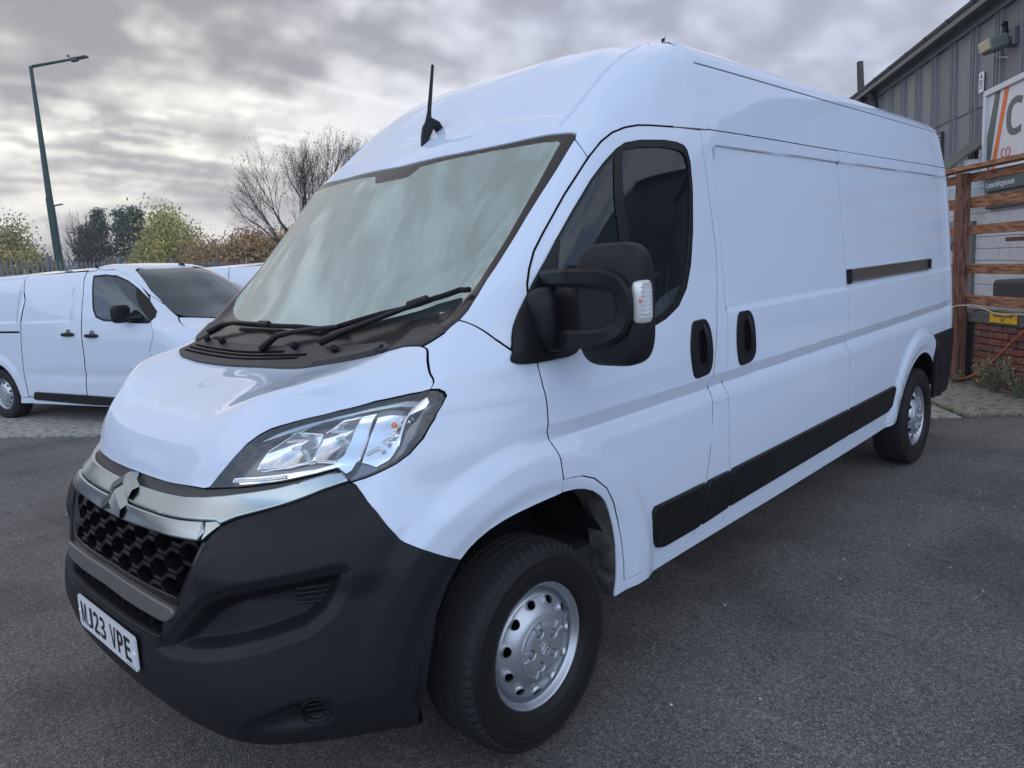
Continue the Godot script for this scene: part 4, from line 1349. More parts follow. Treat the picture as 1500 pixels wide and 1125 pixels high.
	for r in rows + 1:
		var pts := []
		var n := 0
		var u := -0.60
		var ph := r % 2
		var vb := 0.688 + 0.0365 * r
		var up := ph == 0
		while u < 0.6:
			pts.append(Vector2(u, vb + (0.011 if up else -0.011)))
			pts.append(Vector2(u + cell * 0.30, vb + (0.011 if up else -0.011)))
			u += cell * 0.5
			up = not up
			n += 1
		for k in pts.size() - 1:
			var a: Vector2 = pts[k]
			var c: Vector2 = pts[k + 1]
			if not (in_grille(a) and in_grille(c)):
				continue
			var th := 0.0065
			var q := []
			for w in [a, c]:
				for o in [[th, -0.012], [-th, -0.016], [-th, -0.05], [th, -0.05]]:
					q.append(skin_frame(w.x, w.y + o[0], o[1]).origin)
			for i in 4:
				var j := (i + 1) % 4
				g.quad(q[i], q[j], q[4 + j], q[4 + i])
	part(van, "grille_mesh", g.mesh(), M.gloss_black)
	sp(van, "grille_back", mirrored(pv([0, 0.55, 0.39, 0.55, 0.46, 0.62, 0.53, 0.75, 0.60, 0.87, 0.60, 0.89, 0, 0.89])), M.gap, {"du": 0.06, "dv": 0.06, "off": -0.06, "gap": 0.0})
	var gf := mirrored(pv([0, 0.89, 0.59, 0.89, 0.574, 0.872, 0.552, 0.845, 0.524, 0.795, 0.496, 0.742, 0.466, 0.683, 0.44, 0.666, 0, 0.668]))
	var gi := ccw(biggest(Geometry2D.offset_polygon(ccw(gf), -0.016)))
	sp(van, "grille_frame", gf, M.gloss_black, {"holes": [gi], "du": 0.03, "dv": 0.02, "off": -0.008, "gap": 0.0, "rings": [[0.0, 0.0, 0.0], [0.002, -0.003, 0.7], [0.002, -0.035, 1.0]]})
	sp(van, "bumper_bar", rounded(mirrored(pv([0, 0.668, 0.235, 0.666, 0.40, 0.656, 0.440, 0.652, 0.448, 0.642, 0.412, 0.618, 0.386, 0.617, 0.278, 0.622, 0, 0.628])), 0.006), M.bar, {"du": 0.03, "dv": 0.01, "off": 0.010, "gap": 0.0, "rings": [[0.0, 0.0, 0.0], [0.004, -0.002, 0.5], [0.006, -0.008, 1.0], [0.006, -0.05, 1.0]]})
	for k in 11:
		var fins := Mb.new()
		var u := -0.35 + 0.07 * k
		var q := []
		for o in [[-0.002, -0.004], [0.002, -0.004], [0.002, -0.05], [-0.002, -0.05]]:
			q.append([skin_frame(u + o[0], 0.565, o[1] - 0.018).origin, skin_frame(u + o[0], 0.622, o[1] - 0.018).origin])
		for i in 4:
			var j := (i + 1) % 4
			fins.quad(q[i][0], q[j][0], q[j][1], q[i][1])
		part(van, "intake_fin", fins.mesh(), M.bumper)
	var led := Mb.new()
	var us := []
	var vv := []
	for k in 21:
		us.append(-0.378 + 0.0378 * k)
		vv.append(0.563)
	strip_line(led, us, vv, 0.002, 0.006, 8)
	part(van, "intake_lip", led.mesh(), M.bumper)
	# number plate
	var plate := thing_part(van, "number_plate")
	plate.transform = Transform3D(Basis(Vector3(0, 0, 1), Vector3(0.02, 1, 0).normalized(), Vector3(-1, 0.02, 0).normalized()), Vector3(-0.9615, 0.488, 0.0))
	var pm := Mb.new()
	var pr := rounded(pv([-0.26, -0.0555, 0.26, -0.0555, 0.26, 0.0555, -0.26, 0.0555]), 0.010)
	pm.prism(pr, Vector3(0, 0, 0.003), Vector3.RIGHT, Vector3.UP, Vector3(0, 0, -0.006))
	part(plate, "plate_sheet", pm.mesh(), M.plate_white)
	var x := -0.232
	for c in "MJ23 VPE":
		if c == " ":
			x += 0.033
			continue
		letter(plate, "plate_character", c, Vector3(x, -0.0375, 0.0032), 0.050 if c != "M" else 0.052, 0.075, 0.0006, M.plate_black)
		x += 0.061
	var sb := Mb.new()
	for sx in [-0.246, 0.246]:
		sb.lathe([[0.0, 0.008], [0.006, 0.0065], [0.009, 0.003]], 12)
		for k in range(sb.V.size() - 2 * 2 * 13, sb.V.size()):
			sb.V[k] += Vector3(sx, 0, 0)
	part(plate, "plate_screw", sb.mesh(), M.plate_white)
	var tb := Mb.new()
	tb.box(Vector3(0.205, -0.049, 0.0032), Vector3(0.07, 0.002, 0.0005))
	part(plate, "maker_line", tb.mesh(), M.plate_black)

func in_grille(p: Vector2) -> bool:
	var w := 0.40 + (clampf(p.y, 0.66, 0.87) - 0.66) * 0.66
	return absf(p.x) < w + 0.02 and p.y > 0.668 and p.y < 0.88

func thing_part(parent: Node, called: String) -> Node3D:
	var o := Node3D.new()
	o.name = called
	parent.add_child(o, true)
	return o

func letter(parent: Node, called: String, text: String, at: Vector3, w: float, h: float, depth: float, m: Material, mono := false, bold := true) -> MeshInstance3D:
	var f := SystemFont.new()
	f.font_names = PackedStringArray(["Droid Sans Mono" if mono else "Droid Sans"])
	f.font_weight = 700 if bold else 400
	var t := TextMesh.new()
	t.text = text
	t.font = f
	t.font_size = 64
	t.pixel_size = 0.01
	t.depth = 0.02
	t.curve_step = 2.0
	t.horizontal_alignment = HORIZONTAL_ALIGNMENT_LEFT
	t.vertical_alignment = VERTICAL_ALIGNMENT_BOTTOM
	var bb := t.get_aabb()
	var o := part(parent, called, t, m)
	var s := Vector3(w / maxf(bb.size.x, 0.001), h / maxf(bb.size.y, 0.001), depth / maxf(bb.size.z, 0.001))
	o.scale = s
	o.position = at - Vector3(bb.position.x * s.x, bb.position.y * s.y, (bb.position.z + bb.size.z) * s.z - depth)
	return o

func headlight(van: Node3D) -> void:
	var o := pv(HEADLIGHT)
	var h := sp(van, "headlight", ccw(biggest(Geometry2D.offset_polygon(ccw(o), -0.003))), M.bezel, {"du": 0.03, "dv": 0.02, "off": -0.055, "gap": 0.0, "rings": [[0.0, 0.0, 0.0], [0.0, 0.02, 1.0], [0.0, 0.05, 1.0]]})
	var slim := {"du": 0.02, "dv": 0.01, "gap": 0.0, "rings": [[0.0, 0.0, 0.0], [0.002, -0.002, 0.6], [0.003, -0.02, 1.0]]}
	var q := slim.duplicate()
	q["off"] = -0.016
	sp(h, "chrome_trim", pv([0.578, 1.006, 0.70, 1.020, 0.792, 1.030, 0.90, 1.040, 0.956, 1.050, 0.972, 1.075, 0.966, 1.115, 0.944, 1.168, 0.990, 1.172, 1.016, 1.115, 1.026, 1.065, 1.016, 1.035, 1.0, 1.028, 0.971, 1.042, 0.915, 1.033, 0.829, 1.021, 0.714, 1.006, 0.607, 0.990]), M.chrome, q)
	q = slim.duplicate()
	q["off"] = -0.018
	sp(h, "upper_trim", pv([0.640, 1.112, 0.70, 1.138, 0.808, 1.180, 0.911, 1.198, 1.05, 1.205, 1.26, 1.202, 1.25, 1.190, 1.05, 1.193, 0.911, 1.186, 0.808, 1.168, 0.70, 1.128]), M.satin, q)
	q = slim.duplicate()
	q["off"] = -0.014
	sp(h, "outer_trim", pv([1.165, 1.181, 1.30, 1.196, 1.345, 1.182, 1.352, 1.168, 1.31, 1.162, 1.275, 1.160, 1.262, 1.13, 1.232, 1.09, 1.218, 1.088, 1.240, 1.135, 1.245, 1.160]), M.chrome, q)
	q = slim.duplicate()
	q["off"] = -0.034
	var ind := sp(h, "indicator_reflector", pv([1.010, 1.162, 1.143, 1.177, 1.235, 1.165, 1.205, 1.10, 1.16, 1.06, 1.105, 1.042, 1.040, 1.056, 1.024, 1.11]), M.reflector, q)
	var ib := Mb.new()
	for k in 3:
		var t := skin_frame(1.06 + 0.05 * k, 1.085 + 0.028 * k, -0.024)
		ib.box(t.origin, Vector3(0.045, 0.004, 0.006), 0.001, t.basis * Basis(Vector3(0, 0, 1), 0.5))
	for k in 6:
		var t := skin_frame(1.16 - 0.012 * k, 1.165 - 0.016 * k, -0.022)
		ib.box(t.origin, Vector3(0.012, 0.012, 0.006), 0.002, t.basis)
	part(ind, "indicator_block", ib.mesh(), M.clear_block)
	var am := Mb.new()
	superquad(am, skin_frame(1.115, 1.145, -0.022).origin, Vector3.ONE * 0.009, 1.0, 12, 8)
	part(ind, "indicator_bulb", am.mesh(), M.amber)
	for c in [[0.790, 1.088, [0.690, 1.040, 0.698, 1.085, 0.752, 1.128, 0.848, 1.124, 0.876, 1.058, 0.80, 1.044]], [0.915, 1.108, [0.886, 1.058, 0.856, 1.122, 0.888, 1.155, 0.944, 1.162, 0.972, 1.110, 0.974, 1.072, 0.954, 1.055]]]:
		var bowl := func(u: float, v: float) -> Vector3:
			var qq := Vector2((u - c[0]) / 0.11, (v - c[1]) / 0.06)
			return S.bare(u, v) + Vector3(0.75, -0.1, -0.55) * (0.062 - 0.040 * minf(qq.length_squared(), 1.4))
		var rf := part(h, "reflector_bowl", panel(bowl, pv(c[2]), {"du": 0.012, "dv": 0.008, "gap": 0.0, "mat": M.reflector, "rings": [[0.0, 0.0, 0.0], [0.002, -0.001, 0.6], [0.003, -0.012, 1.0]]}))
		var bb := Mb.new()
		var o0 := S.bare(c[0] + 0.01, c[1] + 0.004) + Vector3(0.75, -0.1, -0.55) * 0.046
		bb.tube([o0, o0 + Vector3(-0.03, 0.004, 0.016)], [0.006, 0.005], 10)
		bb.box(o0 + Vector3(-0.012, 0.022, 0.006), Vector3(0.022, 0.006, 0.05), 0.002, Basis(Vector3(0, 1, 0), 0.6))
		part(rf, "bulb", bb.mesh(), M.clear_block)
	# row of running lights
	var dr := Mb.new()
	for k in 16:
		var t := skin_frame(0.588 + 0.0135 * k, 0.999 + 0.0016 * k, -0.008)
		dr.box(t.origin, Vector3(0.009, 0.010, 0.006), 0.002, t.basis)
	part(h, "running_light", dr.mesh(), M.clear_block)
	sp(h, "headlight_lens", o, M.lens, {"du": 0.03, "dv": 0.02, "off": 0.001, "gap": 0.0, "rings": [[0.0, 0.0, 0.0], [0.001, -0.003, 1.0]]})
	sp(h, "headlight_seal", grown(o, 0.004), M.gap, {"holes": [grown(o, -0.002)], "du": 0.03, "dv": 0.02, "off": -0.004, "gap": 0.0})
	far_copy(h)

func mirrors(van: Node3D) -> void:
	var m := sp(van, "mirror_base", ccw(curve([1.395, 1.635, 1.378, 1.56, 1.372, 1.50, 1.374, 1.44, 1.376, 1.37, 1.391, 1.315, 1.42, 1.298, 1.50, 1.280, 1.60, 1.263, 1.73, 1.260, 1.84, 1.268, 1.84, 1.32, 1.72, 1.40, 1.58, 1.47, 1.47, 1.55], 3, true)), M.trim, {"du": 0.03, "dv": 0.02, "off": 0.016, "gap": 0.004, "rings": [[0.0, 0.0, 0.0], [0.003, -0.002, 0.5], [0.006, -0.008, 1.0], [0.007, -0.03, 1.0]]})
	var k := Mb.new()
	superquad(k, Vector3(0.16, 1.385, 0.985), Vector3(0.085, 0.105, 0.06), 0.55)
	part(m, "mirror_mount", k.mesh(), M.trim)
	var sh := Mb.new()
	superquad(sh, Vector3(0.180, 1.427, 1.215), Vector3(0.062, 0.182, 0.115), 0.48, 40, 26, Basis(Vector3(0, 1, 0), 0.10))
	part(m, "mirror_shell", sh.mesh(), M.bumper)
	var face := Mb.new()
	face.box(Vector3(0.236, 1.43, 1.20), Vector3(0.008, 0.26, 0.14), 0.003, Basis(Vector3(0, 1, 0), 0.10))
	part(m, "mirror_glass", face.mesh(), M.chrome)
	var ar := Mb.new()
	var path := [[0.165, 1.512, 0.955], [0.135, 1.515, 1.02], [0.112, 1.515, 1.09], [0.108, 1.513, 1.17], [0.112, 1.510, 1.225], [0.122, 1.494, 1.268], [0.127, 1.455, 1.288], [0.127, 1.40, 1.288], [0.122, 1.362, 1.272], [0.112, 1.340, 1.235], [0.108, 1.333, 1.18], [0.112, 1.330, 1.09], [0.14, 1.326, 1.02], [0.165, 1.325, 0.955]]
	var pts := []
	for p in path:
		pts.append(Vector3(p[0], p[1], p[2]))
	var cv := Curve3D.new()
	for p in pts.size():
		var tg: Vector3 = (pts[mini(p + 1, pts.size() - 1)] - pts[maxi(p - 1, 0)]) / 6.0
		cv.add_point(pts[p], -tg, tg)
	var sm := []
	for p in 49:
		sm.append(cv.sample_baked(cv.get_baked_length() * p / 48.0))
	sweep_box(ar, sm, 0.017, 0.027)
	part(m, "mirror_arm", ar.mesh(), M.trim)
	var ind := Mb.new()
	superquad(ind, Vector3(0.163, 1.436, 1.322), Vector3(0.034, 0.062, 0.018), 0.4)
	for i in 8:
		ind.box(Vector3(0.158, 1.392 + 0.0125 * i, 1.339), Vector3(0.05, 0.0035, 0.004), 0.001)
	part(m, "side_indicator", ind.mesh(), M.clear_block)
	var ab := Mb.new()
	superquad(ab, Vector3(0.135, 1.44, 1.333), Vector3(0.006, 0.010, 0.006), 1.0, 10, 6)
	part(m, "indicator_bulb", ab.mesh(), M.amber)

func sweep_box(mb: Mb, pts: Array, a: float, b: float) -> void:  # a: half thickness outwards, b: half height in the loop's plane
	var n := pts.size()
	var rows := []
	for k in n:
		var d: Vector3 = (pts[mini(k + 1, n - 1)] - pts[maxi(k - 1, 0)]).normalized()
		var fx := (Vector3(1, 0, 0) - d * d.x).normalized()
		var fy := d.cross(fx)
		var r := []
		for q in [[-1, -0.6], [-0.6, -1], [0.6, -1], [1, -0.6], [1, 0.6], [0.6, 1], [-0.6, 1], [-1, 0.6]]:
			r.append(pts[k] + fx * (q[0] * a) + fy * (q[1] * b))
		rows.append(r)
	for k in n - 1:
		for i in 8:
			var j := (i + 1) % 8
			mb.quad(rows[k][i], rows[k][j], rows[k + 1][j], rows[k + 1][i])

func glass_fittings(van: Node3D) -> void:
	# plastic cowl under the windscreen
	var cowl := sp(van, "cowl_panel", pv([-0.545, 1.335, -0.50, 1.298, -0.42, 1.286, -0.33, 1.282, -0.233, 1.287, -0.10, 1.292, 0.094, 1.298, 0.217, 1.305, 0.30, 1.315, 0.392, 1.324, 0.53, 1.336, 0.60, 1.345, 0.50, 1.372, 0.0, 1.365, -0.5, 1.36]), M.grey_trim, {"du": 0.03, "dv": 0.008, "off": 0.010, "gap": 0.0})
	for s in [[-0.46, 1.303, 0.12, 1.330], [-0.48, 1.316, 0.15, 1.342], [-0.48, 1.330, 0.02, 1.347]]:
		var mb := Mb.new()
		var us := []
		var vv := []
		for k in 13:
			var t := k / 12.0
			us.append(lerpf(s[0], s[2], t))
			vv.append(lerpf(s[1], s[3], t) + 0.004 * sin(PI * t) * -1.0)
		strip_line(mb, us, vv, 0.007, 0.0075, 6)
		part(cowl, "cowl_slot", mb.mesh(), M.gap)
	for j in [[-0.47, 1.352], [-0.37, 1.356], [0.07, 1.362], [0.30, 1.352]]:
		var mb := Mb.new()
		var t := skin_frame(j[0], j[1], 0.016)
		superquad(mb, t.origin, Vector3(0.014, 0.012, 0.024), 0.7, 14, 8, t.basis)
		part(cowl, "washer_jet", mb.mesh(), M.trim)
	var fr := pv([0.26, 1.312, 0.40, 1.322, 0.54, 1.335, 0.545, 1.352, 0.40, 1.345, 0.27, 1.335])
	sp(cowl, "cowl_tab", fr, M.grey_trim, {"du": 0.02, "dv": 0.01, "off": 0.020, "gap": 0.0})
	far_corner(van)
	# wipers
	var wr := thing_part(van, "wiper")
	wiper_blade(wr, [[0.175, 1.402], [0.40, 1.452], [0.62, 1.482], [0.82, 1.492], [0.975, 1.474]], 0.45)
	var am := Mb.new()
	arm(am, [[0.215, 1.372], [0.30, 1.392], [0.43, 1.432], [0.60, 1.478]], [0.030, 0.034, 0.034, 0.026])
	part(wr, "wiper_arm", am.mesh(), M.trim)
	var wl := thing_part(van, "wiper")
	wiper_blade(wl, [[-0.445, 1.414], [-0.30, 1.417], [-0.12, 1.42], [0.03, 1.420], [0.17, 1.412]], 0.42)
	am = Mb.new()
	arm(am, [[-0.10, 1.345], [-0.04, 1.385], [0.06, 1.398], [0.26, 1.412]], [0.022, 0.034, 0.036, 0.030])
	arm(am, [[-0.56, 1.365], [-0.50, 1.392], [-0.40, 1.408], [-0.18, 1.420]], [0.022, 0.034, 0.036, 0.026])
	part(wl, "wiper_arm", am.mesh(), M.trim)
	# aerial
	var ae := thing_part(van, "aerial")
	var f := skin_frame(0.03, 2.075, 0.0)
	var ab := Mb.new()
	var dir := (f.basis.y * 0.72 + f.basis.z * 0.35).normalized()
	ab.tube([f.origin - f.basis.y * 0.045, f.origin - f.basis.y * 0.01 + f.basis.z * 0.012, f.origin + f.basis.y * 0.03 + f.basis.z * 0.030, f.origin + f.basis.y * 0.066 + f.basis.z * 0.040, f.origin + f.basis.y * 0.085 + f.basis.z * 0.012, f.origin + f.basis.y * 0.085 - f.basis.z * 0.02], [0.005, 0.018, 0.024, 0.024, 0.021, 0.018], 14)
	part(ae, "aerial_foot", ab.mesh(), M.trim)
	var at := Mb.new()
	var b0 := f.origin + f.basis.y * 0.035 + f.basis.z * 0.03
	var lean := Vector3(0.20, 1.0, 0.0).normalized()
	at.tube([b0, b0 + lean * 0.05, b0 + lean * 0.07, b0 + lean * 0.255, b0 + lean * 0.268, b0 + lean * 0.272], [0.020, 0.012, 0.0095, 0.0066, 0.0066, 0.003], 10)
	part(ae, "aerial_rod", at.mesh(), M.trim)

func far_corner(van: Node3D) -> void:
	for sd in [1.0, -1.0]:
		var c := pv([0.60, 1.336, 0.72, 1.327, 0.83, 1.311, 0.90, 1.319, 0.97, 1.329, 0.90, 1.36, 0.75, 1.40, 0.60, 1.40])
		sp(van, "cowl_corner", c if sd > 0 else other_side(c), M.grey_trim, {"du": 0.03, "dv": 0.01, "off": 0.005, "gap": 0.0})

func wiper_blade(parent: Node, pts: Array, mid: float) -> void:
	var mb := Mb.new()
	var p := []
	for k in 25:
		var t := k / 24.0 * (pts.size() - 1)
		var i := mini(int(t), pts.size() - 2)
		var fr := t - i
		var uv := Vector2(lerpf(pts[i][0], pts[i + 1][0], fr), lerpf(pts[i][1], pts[i + 1][1], fr))
		p.append(skin_frame(uv.x, uv.y, 0.020).origin)
	mb.tube(p, [0.010], 6)
	part(parent, "wiper_blade", mb.mesh(), M.rubber)
	var j := int(mid * 24)
	var cb := Mb.new()
	var d: Vector3 = (p[j + 1] - p[j]).normalized()
	var up := Vector3(-0.7, 0.7, 0).normalized()
	up = (up - d * up.dot(d)).normalized()
	cb.box(p[j] + up * 0.008, Vector3(0.085, 0.024, 0.026), 0.006, Basis(d, up, d.cross(up)))
	part(parent, "wiper_joint", cb.mesh(), M.trim)

func arm(mb: Mb, q: Array, offs: Array) -> void:
	var p := []
	for k in q.size():
		p.append(skin_frame(q[k][0], q[k][1], offs[k]).origin)
	mb.tube(p, [0.016, 0.012, 0.009, 0.008], 8)

func cab(van: Node3D) -> void:
	# lining of the cab, seen through the glass
	sp(van, "headlining", mirrored(pv([0, 1.985, 0.5, 2.0, 1.0, 2.02, 1.3, 1.96, 1.6, 2.06, 2.4, 2.08, 2.4, 2.26, 0, 2.26])), M.lining, {"du": 0.12, "dv": 0.08, "off": -0.06, "gap": 0.0, "rings": [[0.0, 0.0, 0.0], [0.0, -0.01, 1.0]]})
	var lining := sp(van, "door_lining", pv([2.60, 1.26, 2.60, 0.45, 2.0, 0.45, 1.75, 0.9, 1.72, 1.22]), M.cab_grey, {"du": 0.1, "dv": 0.1, "off": -0.07, "gap": 0.0})
	far_copy(lining)
	far_copy(sp(van, "pillar_lining", pv([1.04, 1.42, 1.10, 1.40, 1.32, 1.50, 1.29, 1.66, 1.38, 1.93, 1.12, 1.97, 1.05, 1.75]), M.lining, {"du": 0.1, "dv": 0.1, "off": -0.05, "gap": 0.0}))
	var bh := Mb.new()
	bh.box(Vector3(1.40, 1.30, 0), Vector3(0.03, 1.98, 1.62))
	part(van, "bulkhead", bh.mesh(), M.lining)
	var fl := Mb.new()
	fl.box(Vector3(0.6, 0.5, 0), Vector3(1.6, 0.08, 1.8))
	part(van, "cab_floor", fl.mesh(), M.cab_dark)
	var da := Mb.new()
	var prof := pv([-0.24, 1.16, -0.20, 1.30, 0.05, 1.34, 0.24, 1.345, 0.34, 1.31, 0.40, 1.20, 0.36, 0.95, -0.24, 0.95])
	da.prism(prof, Vector3(0, 0, 0.86), Vector3(1, 0, 0), Vector3(0, 1, 0), Vector3(0, 0, -1.72))
	var dash := part(van, "dashboard", da.mesh(), M.cab_grey)
	var hood := Mb.new()
	superquad(hood, Vector3(0.20, 1.36, -0.42), Vector3(0.17, 0.075, 0.24), 0.8)
	superquad(hood, Vector3(0.14, 1.33, 0.12), Vector3(0.16, 0.055, 0.22), 0.7)
	part(dash, "instrument_hood", hood.mesh(), M.cab_grey)
	var sw := thing_part(van, "steering_wheel")
	var ring := Mb.new()
	var pts := []
	var bt := Basis(Vector3(0, 0, 1), -0.75)
	for k in 33:
		var a := TAU * k / 32
		pts.append(Vector3(0.43, 1.40, -0.42) + bt * Vector3(0, 0.19 * sin(a), 0.19 * cos(a)))
	ring.tube(pts, [0.017], 10, false)
	ring.box(Vector3(0.42, 1.39, -0.42), Vector3(0.05, 0.12, 0.14), 0.02, bt)
	ring.box(Vector3(0.43, 1.40, -0.42), Vector3(0.02, 0.04, 0.34), 0.006, bt)
	part(sw, "wheel_rim", ring.mesh(), M.cab_dark)
	for sx in [-0.45, 0.25, 0.62]:
		var seat := Mb.new()
		superquad(seat, Vector3(0.95, 0.93, sx), Vector3(0.26, 0.09, 0.23 if sx < 0 else 0.18), 0.45)
		superquad(seat, Vector3(1.20, 1.28, sx), Vector3(0.09, 0.36, 0.22 if sx < 0 else 0.175), 0.5, 28, 18, Basis(Vector3(0, 0, 1), -0.2))
		superquad(seat, Vector3(1.28, 1.74, sx), Vector3(0.05, 0.10, 0.13), 0.6)
		seat.box(Vector3(0.98, 0.72, sx), Vector3(0.4, 0.36, 0.3), 0.01)
		part(van, "seat", seat.mesh(), M.cab_dark)
	var rm := Mb.new()
	superquad(rm, Vector3(0.40, 1.93, 0.0), Vector3(0.03, 0.04, 0.055), 0.6)
	part(van, "sensor_pod", rm.mesh(), M.cab_dark)

# ---------------------------------------------------------------- the smaller vans
var K: BodyNet

func small_tail(_v: float, e: Vector3) -> Array:
	var y := e.y
	var z := e.z
	return [Vector3(3.0, y, z + 0.003), Vector3(3.95, y, z - 0.004), Vector3(4.3, y, z - 0.025), Vector3(4.39, y, z - 0.1), Vector3(4.42, y, z * 0.5), Vector3(4.43, y, 0)]

func small_bump(u: float, _v: float, p: Vector3) -> float:
	if u < 1.46 or u > 5.9:
		return 0.0
	var d := 0.0
	for cx in [0.0, 3.275]:
		var r := Vector2(p.x - cx, p.y - 0.33).length()
		if r < 0.6:
			d += 0.018 * (1.0 - smoothstep(0.46, 0.56, r))
	d -= 0.014 * exp(-pow((p.y - 0.60) / 0.07, 2)) * smoothstep(0.45, 0.7, p.x) * (1.0 - smoothstep(2.5, 2.7, p.x))
	if p.x > 1.6 and p.x < 4.1:
		var k := smoothstep(1.62, 1.66, p.x) * (1.0 - smoothstep(4.0, 4.05, p.x)) * smoothstep(1.235, 1.262, p.y) * (1.0 - smoothstep(1.775, 1.79, p.y))
		k *= 1.0 - (smoothstep(2.60, 2.63, p.x) - smoothstep(2.70, 2.73, p.x))
		d -= 0.010 * k
	return d

func kp(parent: Node, called: String, outline: PackedVector2Array, m: Material, o := {}) -> MeshInstance3D:
	o["mat"] = m
	if not o.has("du"):
		o["du"] = 0.06
		o["dv"] = 0.03
	return part(parent, called, panel(K.at, outline, o))

func arch_line(cu: float, r: float, a0: float, a1: float, n: int) -> Array:
	var out := []
	for k in n + 1:
		var a := lerpf(a0, a1, k / float(n))
		out.append_array([cu + r * cos(a), 0.33 + r * sin(a)])
	return out

func small_van(w0: Node3D) -> Node3D:
	K = skin(SMALL_ROWS, SMALL_T, small_tail, small_bump)
	var van := thing("small_van", "", "van")
	var side := {"du": 0.05, "dv": 0.022, "back": true}
	var front := mirrored(pv([0, 0.235, 0.4, 0.235, 0.8, 0.235, 1.02, 0.24, 1.06, 0.5, 1.10, 0.70, 1.0, 0.74, 0.5, 0.75, 0, 0.75]))
	kp(van, "front_bumper", front, M.paint_b)
	kp(van, "grille", mirrored(pv([0, 0.755, 0.5, 0.755, 0.80, 0.745, 0.80, 0.90, 0.5, 0.93, 0, 0.935])), M.trim)
	kp(van, "bonnet", mirrored(pv([0, 0.94, 0.5, 0.935, 0.80, 0.92, 0.90, 1.04, 0.92, 1.15, 0.76, 1.245, 0.66, 1.235, 0.43, 1.20, 0, 1.18])), M.paint_b)
	var wing := [1.025, 0.24, 1.075, 0.5, 1.11, 0.70]
	wing = [0.80, 0.745, 1.0, 0.745, 1.10, 0.705, 1.063, 0.5, 1.03, 0.34]
	wing.append_array(arch_line(1.47, 0.40, PI, 0.35, 10))
	wing.append_array([1.80, 0.60, 1.795, 0.90, 1.595, 1.155, 1.1, 1.33, 0.90, 1.46, 0.84, 1.50, 0.76, 1.38, 0.765, 1.25, 0.925, 1.155, 0.905, 1.04, 0.805, 0.915])
	far_copy(kp(van, "front_wing", pv(wing), M.paint_b, side.duplicate()))
	far_copy(kp(van, "headlight", pv([0.62, 0.80, 0.85, 0.79, 1.04, 0.86, 1.05, 0.93, 0.86, 0.935, 0.70, 0.90]), M.lens, {"off": 0.006, "du": 0.05, "dv": 0.03}))
	var ws := mirrored(pv([0, 1.775, 0.35, 1.775, 0.585, 1.772, 0.66, 1.70, 0.745, 1.55, 0.752, 1.40, 0.75, 1.29, 0.66, 1.245, 0.43, 1.208, 0, 1.19]))
	kp(van, "windscreen", ws, M.small_glass, {"du": 0.06, "dv": 0.04, "gap": 0.004})
	far_copy(kp(van, "cab_pillar", pv([0.76, 1.40, 0.84, 1.51, 0.835, 1.60, 0.86, 1.73, 0.985, 1.832, 1.94, 1.872, 3.04, 1.845, 3.04, 1.885, 0.5, 1.885, 0.45, 1.80, 0.585, 1.78, 0.665, 1.70, 0.752, 1.55]), M.paint_b, side.duplicate()))
	kp(van, "roof_front", mirrored(pv([0, 1.78, 0.35, 1.78, 0.45, 1.80, 0.5, 1.89, 0, 1.89])), M.paint_b)
	var win := pv([2.70, 1.775, 1.73, 1.78, 1.16, 1.75, 0.99, 1.67, 0.92, 1.57, 0.92, 1.43, 1.01, 1.31, 1.20, 1.24, 1.61, 1.18, 1.95, 1.19, 2.55, 1.225, 2.68, 1.27, 2.72, 1.36, 2.71, 1.65])
	var dr := [1.597, 1.155, 1.797, 0.90, 1.802, 0.60]
	dr.append_array(arch_line(1.47, 0.40, 0.35, -0.05, 5))
	dr.append_array([1.95, 0.31, 3.05, 0.31, 2.95, 0.80, 2.945, 1.10, 2.925, 1.26, 2.935, 1.59, 3.03, 1.84, 1.94, 1.868, 0.99, 1.828, 0.862, 1.73, 0.838, 1.60, 0.90, 1.47, 1.10, 1.335])
	var door := kp(van, "front_door", pv(dr), M.paint_b, {"holes": [win], "du": 0.05, "dv": 0.022, "back": true, "gap": 0.004})
	kp(door, "side_window", grown(win, -0.02), M.small_glass, {"off": -0.008, "gap": 0.0})
	kp(door, "window_seal", win, M.trim, {"holes": [grown(win, -0.022)], "off": -0.004, "gap": 0.0})
	small_handle(door, 2.76, 1.065)
	far_copy(door)
	var sl := kp(van, "sliding_door", pv([3.06, 1.85, 2.945, 1.59, 2.935, 1.26, 2.955, 1.10, 2.96, 0.80, 3.06, 0.31, 4.22, 0.31, 4.20, 0.60, 4.13, 1.10, 4.11, 1.52, 4.24, 1.86]), M.paint_b, {"du": 0.05, "dv": 0.022, "back": true, "gap": 0.004})
	small_handle(sl, 3.19, 1.085)
	far_copy(sl)
	var rear := [4.23, 0.31, 4.36, 0.30]
	rear.append_array(arch_line(4.775, 0.41, PI, 0.0, 14))
	rear.append_array([5.3, 0.30, 5.92, 0.35, 5.92, 1.885, 4.25, 1.868, 4.12, 1.52, 4.14, 1.10, 4.21, 0.60])
	var rp := kp(van, "rear_side_panel", pv(rear), M.paint_b, side.duplicate())
	far_copy(rp)
	far_copy(kp(van, "sill", pv([1.86, 0.225, 4.40, 0.225, 4.365, 0.30, 1.875, 0.30]), M.paint_b))
	far_copy(kp(van, "door_track", pv([4.16, 1.118, 5.5, 1.13, 5.5, 1.155, 4.16, 1.138]), M.gap, {"off": 0.003, "gap": 0.0}))
